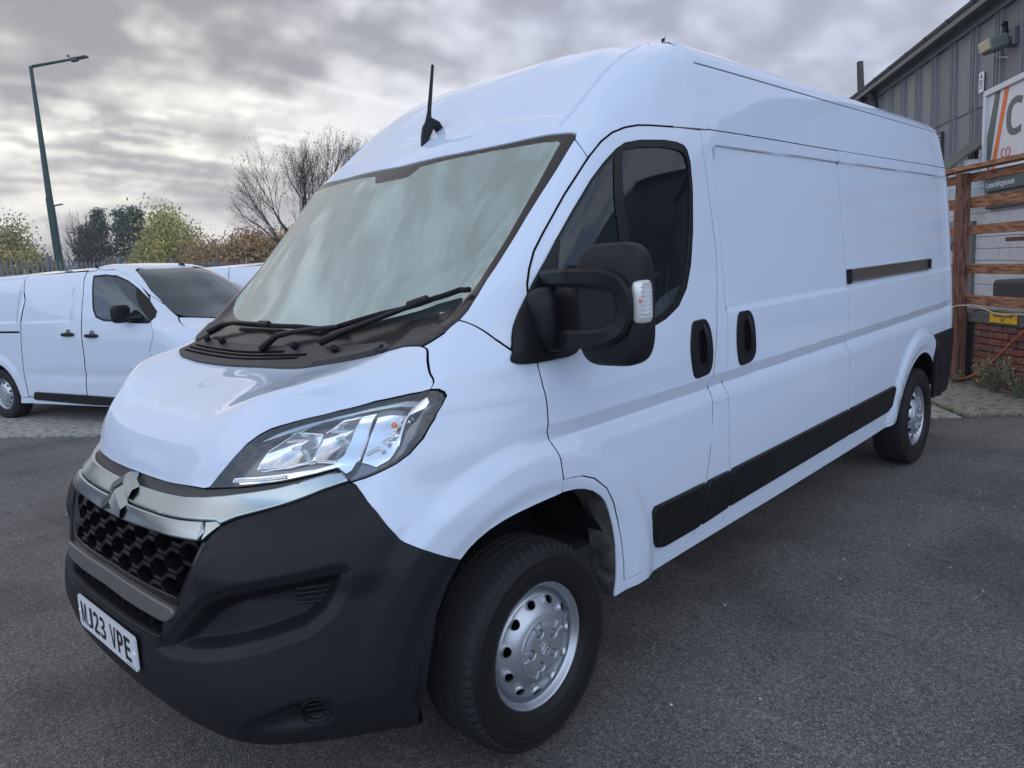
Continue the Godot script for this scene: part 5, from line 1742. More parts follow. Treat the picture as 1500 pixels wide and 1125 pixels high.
	for q in [[2.30, 0.245, 3.045, 0.250, 3.03, 0.352, 2.34, 0.335], [3.055, 0.250, 4.11, 0.285, 4.05, 0.372, 3.04, 0.353]]:
		far_copy(kp(van, "side_moulding", rounded(pv(q), 0.012), M.trim, {"du": 0.08, "dv": 0.05, "off": 0.02, "gap": 0.0, "rings": [[0.0, 0.0, 0.0], [0.006, -0.004, 0.7], [0.007, -0.02, 1.0]]}))
	kp(van, "rear_door", mirrored(pv([0, 0.4])) if false else pv([5.93, 0.35, 6.75, 0.35, 6.75, 1.88, 5.93, 1.88]), M.paint_b)
	far_copy(van.get_child(van.get_child_count() - 1) as Node3D)
	var roof := Mb.new()
	for k in 8:
		var z0 := 0.70 - 1.4 * k / 8.0
		var z1 := 0.70 - 1.4 * (k + 1) / 8.0
		var y0 := 1.822 + 0.06 * (1 - pow(z0 / 0.7, 2))
		var y1 := 1.822 + 0.06 * (1 - pow(z1 / 0.7, 2))
		roof.quad(Vector3(1.5, y0, z0), Vector3(4.38, y0 - 0.02, z0), Vector3(4.38, y1 - 0.02, z1), Vector3(1.5, y1, z1))
	part(van, "roof", roof.mesh(), M.paint_b)
	# mirror, aerial, interior
	var mm := Mb.new()
	superquad(mm, Vector3(0.60, 1.305, 1.04), Vector3(0.06, 0.10, 0.10), 0.5)
	mm.tube([Vector3(0.42, 1.25, 0.90), Vector3(0.50, 1.25, 0.97), Vector3(0.58, 1.25, 1.03)], [0.035, 0.03, 0.03], 8)
	far_copy(part(van, "wing_mirror", mm.mesh(), M.trim))
	far_copy(kp(van, "mirror_patch", pv([0.925, 1.47, 1.01, 1.315, 1.20, 1.245, 1.55, 1.19, 1.40, 1.33, 1.12, 1.50, 0.96, 1.58]), M.trim, {"off": 0.004, "gap": 0.0}))
	var ae := Mb.new()
	ae.tube([Vector3(1.06, 1.80, 0.27), Vector3(1.10, 1.845, 0.27), Vector3(1.17, 1.85, 0.27)], [0.012, 0.018, 0.010], 8)
	ae.tube([Vector3(1.12, 1.85, 0.27), Vector3(1.30, 2.02, 0.27)], [0.005, 0.003], 6)
	part(van, "aerial", ae.mesh(), M.trim)
	var inn := Mb.new()
	inn.box(Vector3(1.6, 1.1, 0), Vector3(0.04, 1.3, 1.5))
	inn.box(Vector3(0.7, 0.55, 0), Vector3(1.7, 0.06, 1.7))
	inn.box(Vector3(2.2, 0.42, 0), Vector3(2.6, 0.2, 1.5))
	inn.box(Vector3(0.25, 0.97, 0), Vector3(0.5, 0.3, 1.5))
	part(van, "cab_floor", inn.mesh(), M.cab_dark)
	for sx in [-0.4, 0.4]:
		var seat := Mb.new()
		superquad(seat, Vector3(1.30, 1.15, sx), Vector3(0.10, 0.35, 0.22), 0.5)
		superquad(seat, Vector3(1.36, 1.58, sx), Vector3(0.05, 0.09, 0.12), 0.6)
		part(van, "seat", seat.mesh(), M.cab_dark)
	var visor := Mb.new()
	visor.box(Vector3(0.66, 1.49, 0.42), Vector3(0.02, 0.32, 0.10), 0.0, Basis(Vector3(0, 0, 1), -0.7))
	part(van, "sun_visor", visor.mesh(), M.white_frame)
	for c in [0.0, 3.275]:
		for sd in [1.0, -1.0]:
			var lb := Mb.new()
			for k in 16:
				var a0 := PI * 1.1 - PI * 1.2 * k / 16.0
				var a1 := PI * 1.1 - PI * 1.2 * (k + 1) / 16.0
				var p0 := Vector3(c + 0.42 * cos(a0), 0.33 + 0.42 * sin(a0), 0.6 * sd)
				var p1 := Vector3(c + 0.42 * cos(a1), 0.33 + 0.42 * sin(a1), 0.6 * sd)
				lb.quad(p1, p0, p0 + Vector3(0, 0, 0.32 * sd), p1 + Vector3(0, 0, 0.32 * sd))
				lb.tri(Vector3(c, 0.33, 0.6 * sd), p0, p1)
			part(van, "wheel_arch_liner", lb.mesh(), M.liner)
			var w: Node3D = w0.duplicate()
			w.name = "wheel"
			van.add_child(w, true)
			w.position = Vector3(c, 0.33, 0.845 * sd)
			w.rotation.y = 0.0 if sd > 0 else PI
			w.scale = Vector3.ONE * (0.33 / 0.341)
	return van

func small_handle(parent: Node, u: float, v: float) -> void:
	var old := S
	var p := K.bare(u, v)
	var ex := (K.bare(u + 0.01, v) - p).normalized()
	var ey := (K.bare(u, v + 0.01) - p).normalized()
	var n := ex.cross(ey).normalized()
	var mb := Mb.new()
	superquad(mb, p + n * 0.02, Vector3(0.115, 0.022, 0.018), 0.6, 20, 10, Basis(ex, n.cross(ex), n))
	var h := part(parent, "door_handle", mb.mesh(), M.trim)
	var cb := Mb.new()
	superquad(cb, p + n * 0.001 + ey * 0.02, Vector3(0.05, 0.045, 0.006), 1.0, 20, 10, Basis(ex, n.cross(ex), n))
	part(h, "handle_cup", cb.mesh(), M.bezel)
	S = old

# ---------------------------------------------------------------- the yard
const FACE_AT := Vector3(11.5, 0, -0.5)
const WALL_AT := Vector3(7.6, 0, 0.6)

func frame_at(o: Vector3, deg: float) -> Transform3D:  # x runs to the right as seen from the yard, y up, z out towards it
	var a := deg_to_rad(deg)
	var ex := Vector3(-cos(a), 0, sin(a))
	return Transform3D(Basis(ex, Vector3.UP, ex.cross(Vector3.UP)), o)

func sheet(p: Array, y: float) -> ArrayMesh:
	var mb := Mb.new()
	var poly := PackedVector2Array()
	for k in range(0, p.size(), 2):
		poly.append(Vector2(p[k], -p[k + 1]))
	mb.prism(poly, Vector3(0, y, 0), Vector3(1, 0, 0), Vector3(0, 0, -1), Vector3(0, -0.12, 0))
	return mb.mesh()

func build_ground() -> void:
	var g := Mb.new()
	g.quad(Vector3(-420, 0, 420), Vector3(420, 0, 420), Vector3(420, 0, -420), Vector3(-420, 0, -420))
	structure("yard_tarmac", g.mesh(), M.asphalt)
	structure("concrete_pad", sheet([-3.0, -12.66, 2.2, -4.26, 10.0, -9.1, 4.8, -17.5], 0.012), M.concrete)
	var gr := Mb.new()
	var rs := RandomNumberGenerator.new()
	rs.seed = 91
	for k in 150:
		var c := Vector3(rs.randf_range(-2.5, 5.0), 0.002, rs.randf_range(0.9, 4.0)) if k % 3 else Vector3(rs.randf_range(-2.2, 0.2), 0.002, rs.randf_range(-6.5, 1.5))
		var s := rs.randf_range(0.002, 0.005)
		gr.box(c, Vector3(s * 2, s * 1.4, s * rs.randf_range(1.2, 2.2)), s * 0.4, Basis(Vector3.UP, rs.randf() * TAU))
	var grit := part(self, "grit", gr.mesh(), M.white_board)
	tag(grit, "pale grit and small stones scattered over the tarmac", "grit")
	grit.set_meta("kind", "stuff")
	structure("pavement_slab", sheet([5.735, 0.935, 6.26, 1.62, 8.4, 4.4, 12.5, -1.0, 9.6, -5.5, 6.30, 0.508], 0.014), M.pavement)
	structure("pavement_slab", sheet([5.700, 0.912, 4.3, -0.92, 9.2, -5.6, 6.27, 0.488], 0.010), M.concrete)

func grass_mesh(seed_: int, n: int, h: float, spread: Vector2, cols: Array, broad := 1.0) -> ArrayMesh:
	var r := RandomNumberGenerator.new()
	r.seed = seed_
	var mb := Mb.new()
	mb.tinted = true
	for k in n:
		var c: Color = cols[r.randi() % cols.size()]
		mb.tint = c * r.randf_range(0.7, 1.25)
		var b := Vector3(r.randf_range(-1, 1) * spread.x, 0, r.randf_range(-1, 1) * spread.y)
		var a := r.randf() * TAU
		var hh := h * r.randf_range(0.4, 1.0)
		var d := Vector3(cos(a), 0, sin(a))
		var s := Vector3(-d.z, 0, d.x) * hh * 0.07 * broad
		var m := b + Vector3(0, hh * 0.6, 0) + d * hh * 0.2
		var t := b + Vector3(0, hh * r.randf_range(0.75, 1.0), 0) + d * hh * 0.6
		mb.quad(b - s, b + s, m + s * 0.8, m - s * 0.8)
		mb.tri(m - s * 0.8, m + s * 0.8, t)
	return mb.mesh()

func weed_mesh(seed_: int, h: float, w: float, n: int, cols: Array) -> ArrayMesh:
	var r := RandomNumberGenerator.new()
	r.seed = seed_
	var mb := Mb.new()
	mb.tinted = true
	for s in int(n / 14.0) + 2:
		var a := r.randf() * TAU
		var tip := Vector3(cos(a) * w * r.randf_range(0.2, 1.0), h * r.randf_range(0.5, 1.0), sin(a) * w * r.randf_range(0.2, 1.0))
		mb.tint = cols[0] * 0.7
		mb.tube([Vector3(tip.x * 0.15, 0, tip.z * 0.15), tip * 0.6 + Vector3(0, h * 0.05, 0), tip], [0.004, 0.003, 0.002], 4, false)
		for k in 14:
			var t := r.randf_range(0.25, 1.05)
			var p := Vector3(tip.x * (0.15 + 0.85 * t), tip.y * t, tip.z * (0.15 + 0.85 * t))
			var dir := Vector3(r.randf_range(-1, 1), r.randf_range(-0.2, 0.8), r.randf_range(-1, 1)).normalized()
			var side := dir.cross(Vector3.UP).normalized() * r.randf_range(0.006, 0.013)
			var l := r.randf_range(0.025, 0.05)
			mb.tint = cols[r.randi() % cols.size()] * r.randf_range(0.7, 1.3)
			mb.quad(p, p + dir * l * 0.5 + side, p + dir * l, p + dir * l * 0.5 - side)
	return mb.mesh()

# ---------------------------------------------------------------- trees
func grow(mb: Mb, r: RandomNumberGenerator, p: Vector3, d: Vector3, len_: float, rad: float, level: int, tips: Array, o: Dictionary) -> void:
	var pts := [p]
	var n := 3
	var q := p
	var dd := d
	for k in n:
		dd = (dd + Vector3(r.randf_range(-1, 1), r.randf_range(-0.4, 0.8) * o.get("lift", 0.5), r.randf_range(-1, 1)) * o.get("wander", 0.18)).normalized()
		q += dd * len_ / n
		pts.append(q)
	mb.tube(pts, [rad, rad * 0.88, rad * 0.76, rad * 0.62], 6 if level < 2 else (4 if level < 3 else 3), false)
	if level >= int(o.levels):
		tips.append([q, dd])
		return
	if level >= int(o.levels) - 2:
		tips.append([pts[2], dd])
	var kids: int = o.kids if level > 0 else o.get("first", o.kids)
	for k in kids:
		var t := r.randf_range(0.35, 1.0) if k < kids - 1 else 1.0
		var base: Vector3 = pts[0].lerp(q, t) if t < 0.999 else q
		var ax := dd.cross(Vector3(r.randf_range(-1, 1), r.randf_range(-1, 1), r.randf_range(-1, 1))).normalized()
		var ang: float = r.randf_range(0.3, o.get("spread", 0.85)) if k < kids - 1 else r.randf_range(0.05, 0.3)
		var nd := dd.rotated(ax, ang)
		nd = (nd + Vector3.UP * o.get("up", 0.12)).normalized()
		grow(mb, r, base, nd, len_ * r.randf_range(0.62, 0.86), rad * (0.62 if k == kids - 1 else 0.48), level + 1, tips, o)

func leaves(mb: Mb, r: RandomNumberGenerator, c: Vector3, rad: float, n: int, size: float, cols: Array) -> void:
	var base: Color = cols[r.randi() % cols.size()]
	for k in n:
		var v := Vector3(r.randfn(0, 0.45), r.randfn(0, 0.36), r.randfn(0, 0.45)) * rad
		var nn := Vector3(r.randf_range(-1, 1), r.randf_range(-0.3, 1.2), r.randf_range(-1, 1)).normalized()
		var ex := nn.cross(Vector3(r.randf_range(-1, 1), r.randf_range(-1, 1), r.randf_range(-1, 1))).normalized()
		var ey := nn.cross(ex)
		var s := size * r.randf_range(0.6, 1.3)
		var p := c + v
		mb.tint = base.lerp(cols[r.randi() % cols.size()], 0.4) * r.randf_range(0.75, 1.25)
		mb.quad(p - ex * s * 0.5, p - ey * s * 0.32, p + ex * s * 0.5, p + ey * s * 0.32)

func tree_parts(seed_: int, h: float, o: Dictionary) -> Array:  # [wood, crown]
	var r := RandomNumberGenerator.new()
	r.seed = seed_
	var wood := Mb.new()
	var crown := Mb.new()
	crown.tinted = true
	var tips := []
	if o.get("conifer", false):
		wood.tube([Vector3.ZERO, Vector3(0, h * 0.5, 0), Vector3(0, h * 0.97, 0)], [h * 0.022, h * 0.014, 0.015], 7, false)
		var n := int(h * 13)
		for k in n:
			var t := pow(r.randf(), 0.8)
			var y := lerpf(h * 0.16, h * 0.98, t)
			var reach: float = o.width * (1.0 - t * 0.86) * r.randf_range(0.55, 1.1)
			var a := r.randf() * TAU
			var d := Vector3(cos(a), r.randf_range(-0.05, 0.5), sin(a))
			var e := Vector3(0, y, 0) + d * reach
			wood.tube([Vector3(0, y - 0.1, 0), e], [0.03, 0.01], 3, false)
			for j in 3:
				leaves(crown, r, Vector3(0, y, 0).lerp(e, 0.45 + 0.27 * j), o.clump, o.n, o.leaf, o.cols)
	else:
		var stems: int = o.get("stems", 1)
		for s in stems:
			var d := Vector3(0, 1, 0) if stems == 1 else Vector3(r.randf_range(-0.35, 0.35), 1, r.randf_range(-0.35, 0.35)).normalized()
			grow(wood, r, Vector3(r.randf_range(-0.2, 0.2), 0, r.randf_range(-0.2, 0.2)) * float(stems - 1), d, h * o.get("trunk", 0.3), h * o.get("girth", 0.022), 0, tips, o)
		for t in tips:
			if r.randf() < o.get("leafy", 1.0):
				leaves(crown, r, t[0], o.clump, o.n, o.leaf, o.cols)
	return [wood.mesh(), crown.mesh()]

func tree(called: String, at: Vector3, h: float, seed_: int, o: Dictionary, label: String, group: String) -> Node3D:
	var t := thing(called, label, o.get("cat", "tree"), at, 0.0, group)
	var ps := tree_parts(seed_, h, o)
	# scale to the wanted height and width
	var bb: AABB = (ps[0] as ArrayMesh).get_aabb().merge((ps[1] as ArrayMesh).get_aabb() if (ps[1] as ArrayMesh).get_surface_count() else (ps[0] as ArrayMesh).get_aabb())
	var s := h / (bb.position.y + bb.size.y)
	var sw: float = o.get("wide", 0.0)
	var sx := s
	if sw > 0:
		sx = sw * 2.0 / maxf(bb.size.x, bb.size.z)
	t.scale = Vector3(sx, s, sx)
	t.position -= Vector3(bb.position.x + bb.size.x / 2, 0, bb.position.z + bb.size.z / 2) * sx * (1.0 if sw > 0 else 0.0)
	part(t, "trunk", ps[0], M.bark)
	if (ps[1] as ArrayMesh).get_surface_count():
		part(t, "crown", ps[1], M.leaf)
	return t

func build_trees() -> void:
	var ochre := [lin(0.18, 0.13, 0.022), lin(0.09, 0.09, 0.02), lin(0.25, 0.13, 0.02), lin(0.06, 0.06, 0.018)]
	var gold := [lin(0.22, 0.17, 0.02), lin(0.12, 0.125, 0.02), lin(0.28, 0.18, 0.02), lin(0.07, 0.085, 0.018)]
	var rust := [lin(0.21, 0.075, 0.02), lin(0.14, 0.06, 0.02), lin(0.24, 0.11, 0.02), lin(0.08, 0.055, 0.02)]
	var dark := [lin(0.012, 0.020, 0.012), lin(0.018, 0.028, 0.014), lin(0.010, 0.015, 0.011)]
	var brown := [lin(0.05, 0.038, 0.022), lin(0.04, 0.036, 0.02), lin(0.07, 0.05, 0.028)]
	var round_ := {"levels": 4, "kids": 3, "first": 7, "spread": 1.25, "trunk": 0.2, "clump": 0.95, "n": 110, "leaf": 0.15, "up": 0.03}
	var o := round_.duplicate()
	o["cols"] = ochre
	o["wide"] = 4.2
	tree("broad_tree", Vector3(10.4, 0, -50.5), 7.0, 3, o, "ochre and green bushy tree at the far left beyond the fence", "autumn trees beyond the fence")
	o = round_.duplicate()
	o["cols"] = gold
	o["wide"] = 4.0
	o["n"] = 110
	tree("broad_tree", Vector3(18.6, 0, -47.3), 7.6, 17, o, "yellow green rounded tree, tallest in leaf, behind the palisade fence", "autumn trees beyond the fence")
	for k in 3:
		o = round_.duplicate()
		o["cols"] = rust
		o["wide"] = [3.2, 3.2, 3.0][k]
		tree("broad_tree", [Vector3(19.6, 0, -42.8), Vector3(21.6, 0, -41.2), Vector3(24.0, 0, -39.2)][k], [5.3, 5.6, 5.6][k], 31 + k, o, ["rust brown bushy tree beside the yellow green tree", "red brown bushy tree at the foot of the bare tree", "red brown tree seen through the big van's cab glass"][k], "autumn trees beyond the fence")
	var bare := {"levels": 7, "kids": 3, "first": 4, "spread": 0.75, "trunk": 0.2, "girth": 0.016, "clump": 0.3, "n": 4, "leaf": 0.06, "leafy": 0.07, "up": 0.16, "cols": [lin(0.10, 0.05, 0.02), lin(0.07, 0.045, 0.02)], "wide": 3.6, "stems": 2}
	tree("bare_tree", Vector3(19.7, 0, -32.0), 9.2, 5, bare, "large leafless tree with fine twigs above the white vans", "bare trees")
	o = bare.duplicate()
	o["levels"] = 5
	o["leafy"] = 0.05
	o["wide"] = 2.2
	tree("bare_tree", Vector3(16.8, 0, -59.1), 8.0, 8, o, "leafless tree just right of the green lamp post", "bare trees")
	o = o.duplicate()
	tree("bare_tree", Vector3(8.4, 0, -54.0), 7.6, 9, o, "leafless twigs at the left edge behind the ochre tree", "bare trees")
	o = o.duplicate()
	tree("bare_tree", Vector3(18.2, 0, -60.0), 7.4, 10, o, "smaller leafless tree beside the dark pines", "bare trees")
	for k in 4:
		var p := {"conifer": true, "width": 2.3, "clump": 0.5, "n": 14, "leaf": 0.2, "cols": dark}
		tree("pine_tree", [Vector3(20.0, 0, -63.2), Vector3(20.6, 0, -60.2), Vector3(19.0, 0, -63.8), Vector3(22.0, 0, -60.8)][k], [8.3, 8.2, 7.0, 8.4][k], 50 + k, p, ["dark pine, left of the tallest pair beyond the fence", "dark pine nearest the yellow green tree", "shortest dark pine beside the bare tree", "dark pine half hidden behind the yellow green tree"][k], "dark pines beyond the fence")
	for k in 5:
		o = round_.duplicate()
		o["cols"] = brown if k != 3 else ochre
		o["wide"] = [2.2, 2.0, 2.4, 1.6, 2.6][k]
		o["cat"] = "bush"
		tree("bush", [Vector3(14.6, 0, -57.5), Vector3(17.8, 0, -56.5), Vector3(19.2, 0, -54.0), Vector3(14.4, 0, -50.0), Vector3(12.6, 0, -58.0)][k], [4.8, 4.6, 4.9, 3.2, 5.0][k], 70 + k, o, ["dull brown bush behind the green lamp post", "dull brown bush under the bare tree by the pines", "dull brown bush below the dark pines", "small orange tinted bush between lamp post and pines", "dull bush behind the ochre tree"][k], "bushes beyond the fence")
	for k in 3:
		o = round_.duplicate()
		o["cols"] = [ochre, gold, rust][k]
		o["wide"] = 3.4
		tree("broad_tree", [Vector3(27.5, 0, -36.0), Vector3(31.5, 0, -32.0), Vector3(36.0, 0, -27.0)][k], [7.4, 8.2, 7.0][k], 90 + k, o, ["autumn tree behind the cab, seen through the windscreen's left part", "taller autumn tree seen through the windscreen's middle", "autumn tree hidden behind the cab's right part"][k], "autumn trees beyond the fence")
	# low growth along the far side of the fence
	var r := RandomNumberGenerator.new()
	r.seed = 12
	var ug := Mb.new()
	ug.tinted = true
	for k in 260:
		var t := r.randf()
		var c := Vector3(4, 0, -62).lerp(Vector3(40, 0, -36), t) + Vector3(r.randf_range(-2, 2), r.randf_range(0.2, 2.4), r.randf_range(-2, 2))
		leaves(ug, r, c, 1.1, 40, 0.2, brown + dark + [ochre[1]])
	var u := part(self, "undergrowth", ug.mesh(), M.leaf)
	tag(u, "low dark undergrowth along the foot of the trees beyond the fence", "undergrowth")
	u.set_meta("kind", "stuff")

func build_fence() -> void:
	var a := Vector3(0.6, 0, -13.78)
	var b := Vector3(13.5, 0, -24.9)
	var run := (b - a)
	var n := int(run.length() / 0.155)
	var d := run.normalized()
	var f := thing("palisade_fence", "grey galvanised steel palisade fence with pointed tops behind the vans", "fence", a, atan2(-d.z, d.x))
	var pm := []
	for k in 2:
		var mb := Mb.new()
		var x := [-0.034, -0.014, 0.0, 0.014, 0.034]
		var zz := [0.0, 0.014, 0.006, 0.014, 0.0]
		var top := [2.25, 2.30, 2.42 if k == 0 else 2.405, 2.30, 2.25]
		for i in 4:
			mb.quad(Vector3(x[i], 0.05, zz[i]), Vector3(x[i + 1], 0.05, zz[i + 1]), Vector3(x[i + 1], 2.25, zz[i + 1]), Vector3(x[i], 2.25, zz[i]))
			mb.quad(Vector3(x[i], 2.25, zz[i]), Vector3(x[i + 1], 2.25, zz[i + 1]), Vector3(lerpf(x[i + 1], 0, 0.25) * 1.0, top[i + 1], zz[i + 1] + (0.03 if i + 1 == 2 else 0.0)), Vector3(lerpf(x[i], 0, 0.25), top[i], zz[i] + (0.03 if i == 2 else 0.0)))
		pm.append(mb.mesh())
	for k in n:
		part(f, "fence_pale", pm[k % 2], M.galv, Vector3(0.155 * k, 0, 0.03))
	var rb := Mb.new()
	rb.box(Vector3(run.length() / 2, 0, 0), Vector3(run.length(), 0.05, 0.05))
	var rm := rb.mesh()
	for y in [0.45, 2.0]:
		part(f, "fence_rail", rm, M.galv, Vector3(0, y, 0))
	var pb := Mb.new()
	pb.box(Vector3(0, 1.2, 0), Vector3(0.10, 2.4, 0.055))
	var pmesh := pb.mesh()
	for k in int(run.length() / 2.75) + 1:
		part(f, "fence_post", pmesh, M.galv, Vector3(2.75 * k + 1.0, 0, -0.05))

func build_lamps() -> void:
	var l := thing("street_lamp", "tall dark green street lamp post with a bent arm behind the fence", "street lamp", Vector3(6.83, 0, -27.80))
	var mb := Mb.new()
	mb.tube([Vector3(0, 0, 0), Vector3(0, 1.5, 0), Vector3(0.02, 4.9, -0.03), Vector3(0.03, 5.0, -0.03)], [0.125, 0.122, 0.118, 0.105], 16)
	mb.tube([Vector3(0.03, 5.0, -0.03), Vector3(0.12, 9.42, -0.2)], [0.105, 0.058], 14)
	part(l, "column", mb.mesh(), M.green_post)
	var ab := Mb.new()
	ab.tube([Vector3(0.12, 9.38, -0.2), Vector3(0.19, 9.42, -0.13), Vector3(1.15, 9.62, 0.58)], [0.055, 0.05, 0.04], 10)
	part(l, "arm", ab.mesh(), M.green_post)
	var hb := Mb.new()
	var dir := Vector3(0.96, 0.16, 0.98).normalized()
	var ex := dir
	var ez := dir.cross(Vector3.UP).normalized()
	var bt := Basis(ex, ez.cross(ex), ez)
	hb.box(Vector3(1.38, 9.66, 0.80), Vector3(0.62, 0.07, 0.24), 0.03, bt)
	hb.box(Vector3(1.26, 9.60, 0.68), Vector3(0.26, 0.10, 0.20), 0.03, bt)
	hb.box(Vector3(1.12, 9.74, 0.55), Vector3(0.07, 0.08, 0.07), 0.01, bt)
	part(l, "lamp_head", hb.mesh(), M.lamp_grey)
	var l2 := thing("street_lamp", "small far off grey lamp post right of the green one", "street lamp", Vector3(17.7, 0, -65.8))
	mb = Mb.new()
	mb.tube([Vector3.ZERO, Vector3(0, 8.6, 0)], [0.14, 0.09], 8)
	part(l2, "column", mb.mesh(), M.lamp_grey)
	hb = Mb.new()
	hb.box(Vector3(0.25, 8.62, 0.2), Vector3(0.8, 0.10, 0.25), 0.03, bt)
	part(l2, "lamp_head", hb.mesh(), M.lamp_grey)

func place(o: Node3D, f: Transform3D) -> Node3D:
	o.transform = f
	return o

func build_workshop() -> void:
	var f := frame_at(FACE_AT, 33.0)
	var w := place(thing("workshop", "grey ribbed metal workshop with a dark gutter along its eaves", "building"), f)
	var x0 := -13.0
	var x1 := 3.4
	# body, roof
	var body := Mb.new()
	body.box(Vector3((x0 + x1) / 2, 2.25, -5.0), Vector3(x1 - x0 - 0.06, 4.48, 9.9))
	part(w, "wall_core", body.mesh(), M.cladding_b)
	var roof := Mb.new()
	roof.prism(pv([0.30, 4.62, -5.0, 5.9, -10.3, 4.62, -10.3, 4.55, -5.0, 5.8, 0.30, 4.55]), Vector3(x1 + 0.1, 0, 0), Vector3(0, 0, 1), Vector3(0, 1, 0), Vector3(x0 - x1 - 0.2, 0, 0))
	part(w, "roof", roof.mesh(), M.roof_sheet)
	# cladding: wide pans between groups of three ribs, upper sheets lapped over lower ones
	var rb := [Mb.new(), Mb.new()]
	var sb := [Mb.new(), Mb.new()]
	for k in 2:
		var lo: float = [3.36, 2.0][k]
		var hi: float = [4.47, 3.42][k]
		rb[k].prism(pv([-0.030, 0, 0.030, 0, 0.018, 0.034, -0.018, 0.034]), Vector3(0, lo, 0), Vector3(1, 0, 0), Vector3(0, 0, 1), Vector3(0, hi - lo, 0))
		sb[k].box(Vector3(0.385, (lo + hi) / 2, 0.006), Vector3(0.766, hi - lo, 0.012), 0.003)
	var rm := [rb[0].mesh(), rb[1].mesh()]
	var sm := [sb[0].mesh(), sb[1].mesh()]
	for k in 21:
		var x := x0 + 0.565 + 0.77 * k
		for lv in 2:
			var out: float = [0.016, 0.0][lv]
			part(w, "cladding_sheet", sm[lv], M.cladding if (k + lv) % 3 else M.cladding_b, Vector3(x, 0, out))
			for j in 3:
				part(w, "cladding_rib", rm[lv], M.cladding_b if j == 1 else M.cladding, Vector3(x + 0.52 + 0.095 * j, 0, out + 0.012))
	var low := Mb.new()
	low.box(Vector3((x0 + x1) / 2, 1.0, 0.0), Vector3(x1 - x0, 2.0, 0.03))
	part(w, "lower_wall", low.mesh(), M.white_board)
	for k in 12:
		var bb := Mb.new()
		bb.box(Vector3(0.4, 0.66 + 0.165 * k, 0.028), Vector3(5.9, 0.158, 0.024), 0.006)
		part(w, "white_plank", bb.mesh(), M.white_board)
	var fas := Mb.new()
	fas.box(Vector3((x0 + x1) / 2, 4.535, 0.06), Vector3(x1 - x0, 0.14, 0.05), 0.004)
	part(w, "fascia", fas.mesh(), M.cladding)
	var g := Mb.new()
	var prof := PackedVector2Array()
	for k in 13:
		var a := PI + PI * k / 12.0
		prof.append(Vector2(0.115 * cos(a), 0.115 * sin(a)))
	for k in 13:
		var a := TAU - PI * k / 12.0
		prof.append(Vector2(0.100 * cos(a), 0.100 * sin(a)))
	g.prism(prof, Vector3(x1, 4.70, 0.20), Vector3(0, 0, 1), Vector3(0, 1, 0), Vector3(x0 - x1, 0, 0))
	var gut := part(w, "gutter", g.mesh(), M.gutter)
	var gj := Mb.new()
	var jp := PackedVector2Array()
	for k in 13:
		var a := PI + PI * k / 12.0
		jp.append(Vector2(0.124 * cos(a), 0.124 * sin(a)))
	for k in 13:
		var a := TAU - PI * k / 12.0
		jp.append(Vector2(0.112 * cos(a), 0.112 * sin(a)))
	gj.prism(jp, Vector3(0.05, 4.70, 0.20), Vector3(0, 0, 1), Vector3(0, 1, 0), Vector3(-0.10, 0, 0))
	var gm := gj.mesh()
	for k in 18:
		part(gut, "gutter_joint", gm, M.gutter, Vector3(x1 - 0.5 - 0.9 * k, 0, 0))
	var dp := Mb.new()
	dp.tube([Vector3(-4.07, 4.60, 0.20), Vector3(-4.07, 4.42, 0.16), Vector3(-4.07, 4.25, 0.10), Vector3(-4.07, 0.3, 0.10)], [0.075, 0.07, 0.06, 0.06], 12)
	part(w, "downpipe", dp.mesh(), M.gutter)
	var vp := Mb.new()
	vp.tube([Vector3(-4.62, 4.50, 0.22), Vector3(-4.70, 4.70, 0.22), Vector3(-4.80, 5.32, 0.22)], [0.075, 0.07, 0.065], 12)
	part(w, "vent_pipe", vp.mesh(), M.gutter)
	# small louvred vent
	var lv := thing_part(w, "louvre_window")
	var fb := Mb.new()
	fb.box(Vector3(-0.78, 3.0, 0.03), Vector3(0.30, 0.50, 0.05), 0.004)
	part(lv, "window_frame", fb.mesh(), M.gutter)
	for k in 8:
		var s := Mb.new()
		s.box(Vector3(-0.78, 2.80 + 0.056 * k, 0.065), Vector3(0.25, 0.03, 0.02), 0.003, Basis(Vector3(1, 0, 0), 0.5))
		part(lv, "louvre_slat", s.mesh(), M.white_frame)
	# porch with a felt roof falling to the left
	var po := thing_part(w, "porch")
	var pr := Mb.new()
	var u := Vector3(0, -0.44, 0.60).normalized()
	pr.box(Vector3(0.775, 2.70, 0.31), Vector3(0.76, 0.04, 0.80), 0.006, Basis(Vector3(1, 0, 0), u.cross(Vector3(1, 0, 0)), u))
	part(po, "porch_roof", pr.mesh(), M.felt)
	for k in 6:
		var y := 2.02 + 0.135 * k
		var reach := 0.58 if y < 2.4 else (2.88 - y - 0.06) / 0.733
		var bd := Mb.new()
		bd.box(Vector3(1.10, y, reach / 2), Vector3(0.03, 0.131, reach), 0.005)
		part(po, "porch_board", bd.mesh(), M.white_board)
	var pf := Mb.new()
	pf.box(Vector3(0.775, 2.42, 0.58), Vector3(0.74, 0.07, 0.04), 0.006)
	part(po, "porch_beam", pf.mesh(), M.roof_sheet)
	for x in [0.46, 1.09]:
		var pp := Mb.new()
		pp.box(Vector3(x, 1.55, 0.56), Vector3(0.06, 1.75, 0.06), 0.006)
		part(po, "porch_post", pp.mesh(), M.white_frame)
	var dw := Mb.new()
	dw.box(Vector3(-0.12, 1.62, 0.06), Vector3(0.75, 0.42, 0.05), 0.004)
	part(w, "window_pane", dw.mesh(), M.small_glass)
	var df := Mb.new()
	df.box(Vector3(0.72, 1.25, 0.06), Vector3(0.10, 1.1, 0.06), 0.004)
	part(w, "door_frame", df.mesh(), M.roof_sheet)
	# sign board
	var sg := thing_part(w, "shop_sign")
	var bdm := Mb.new()
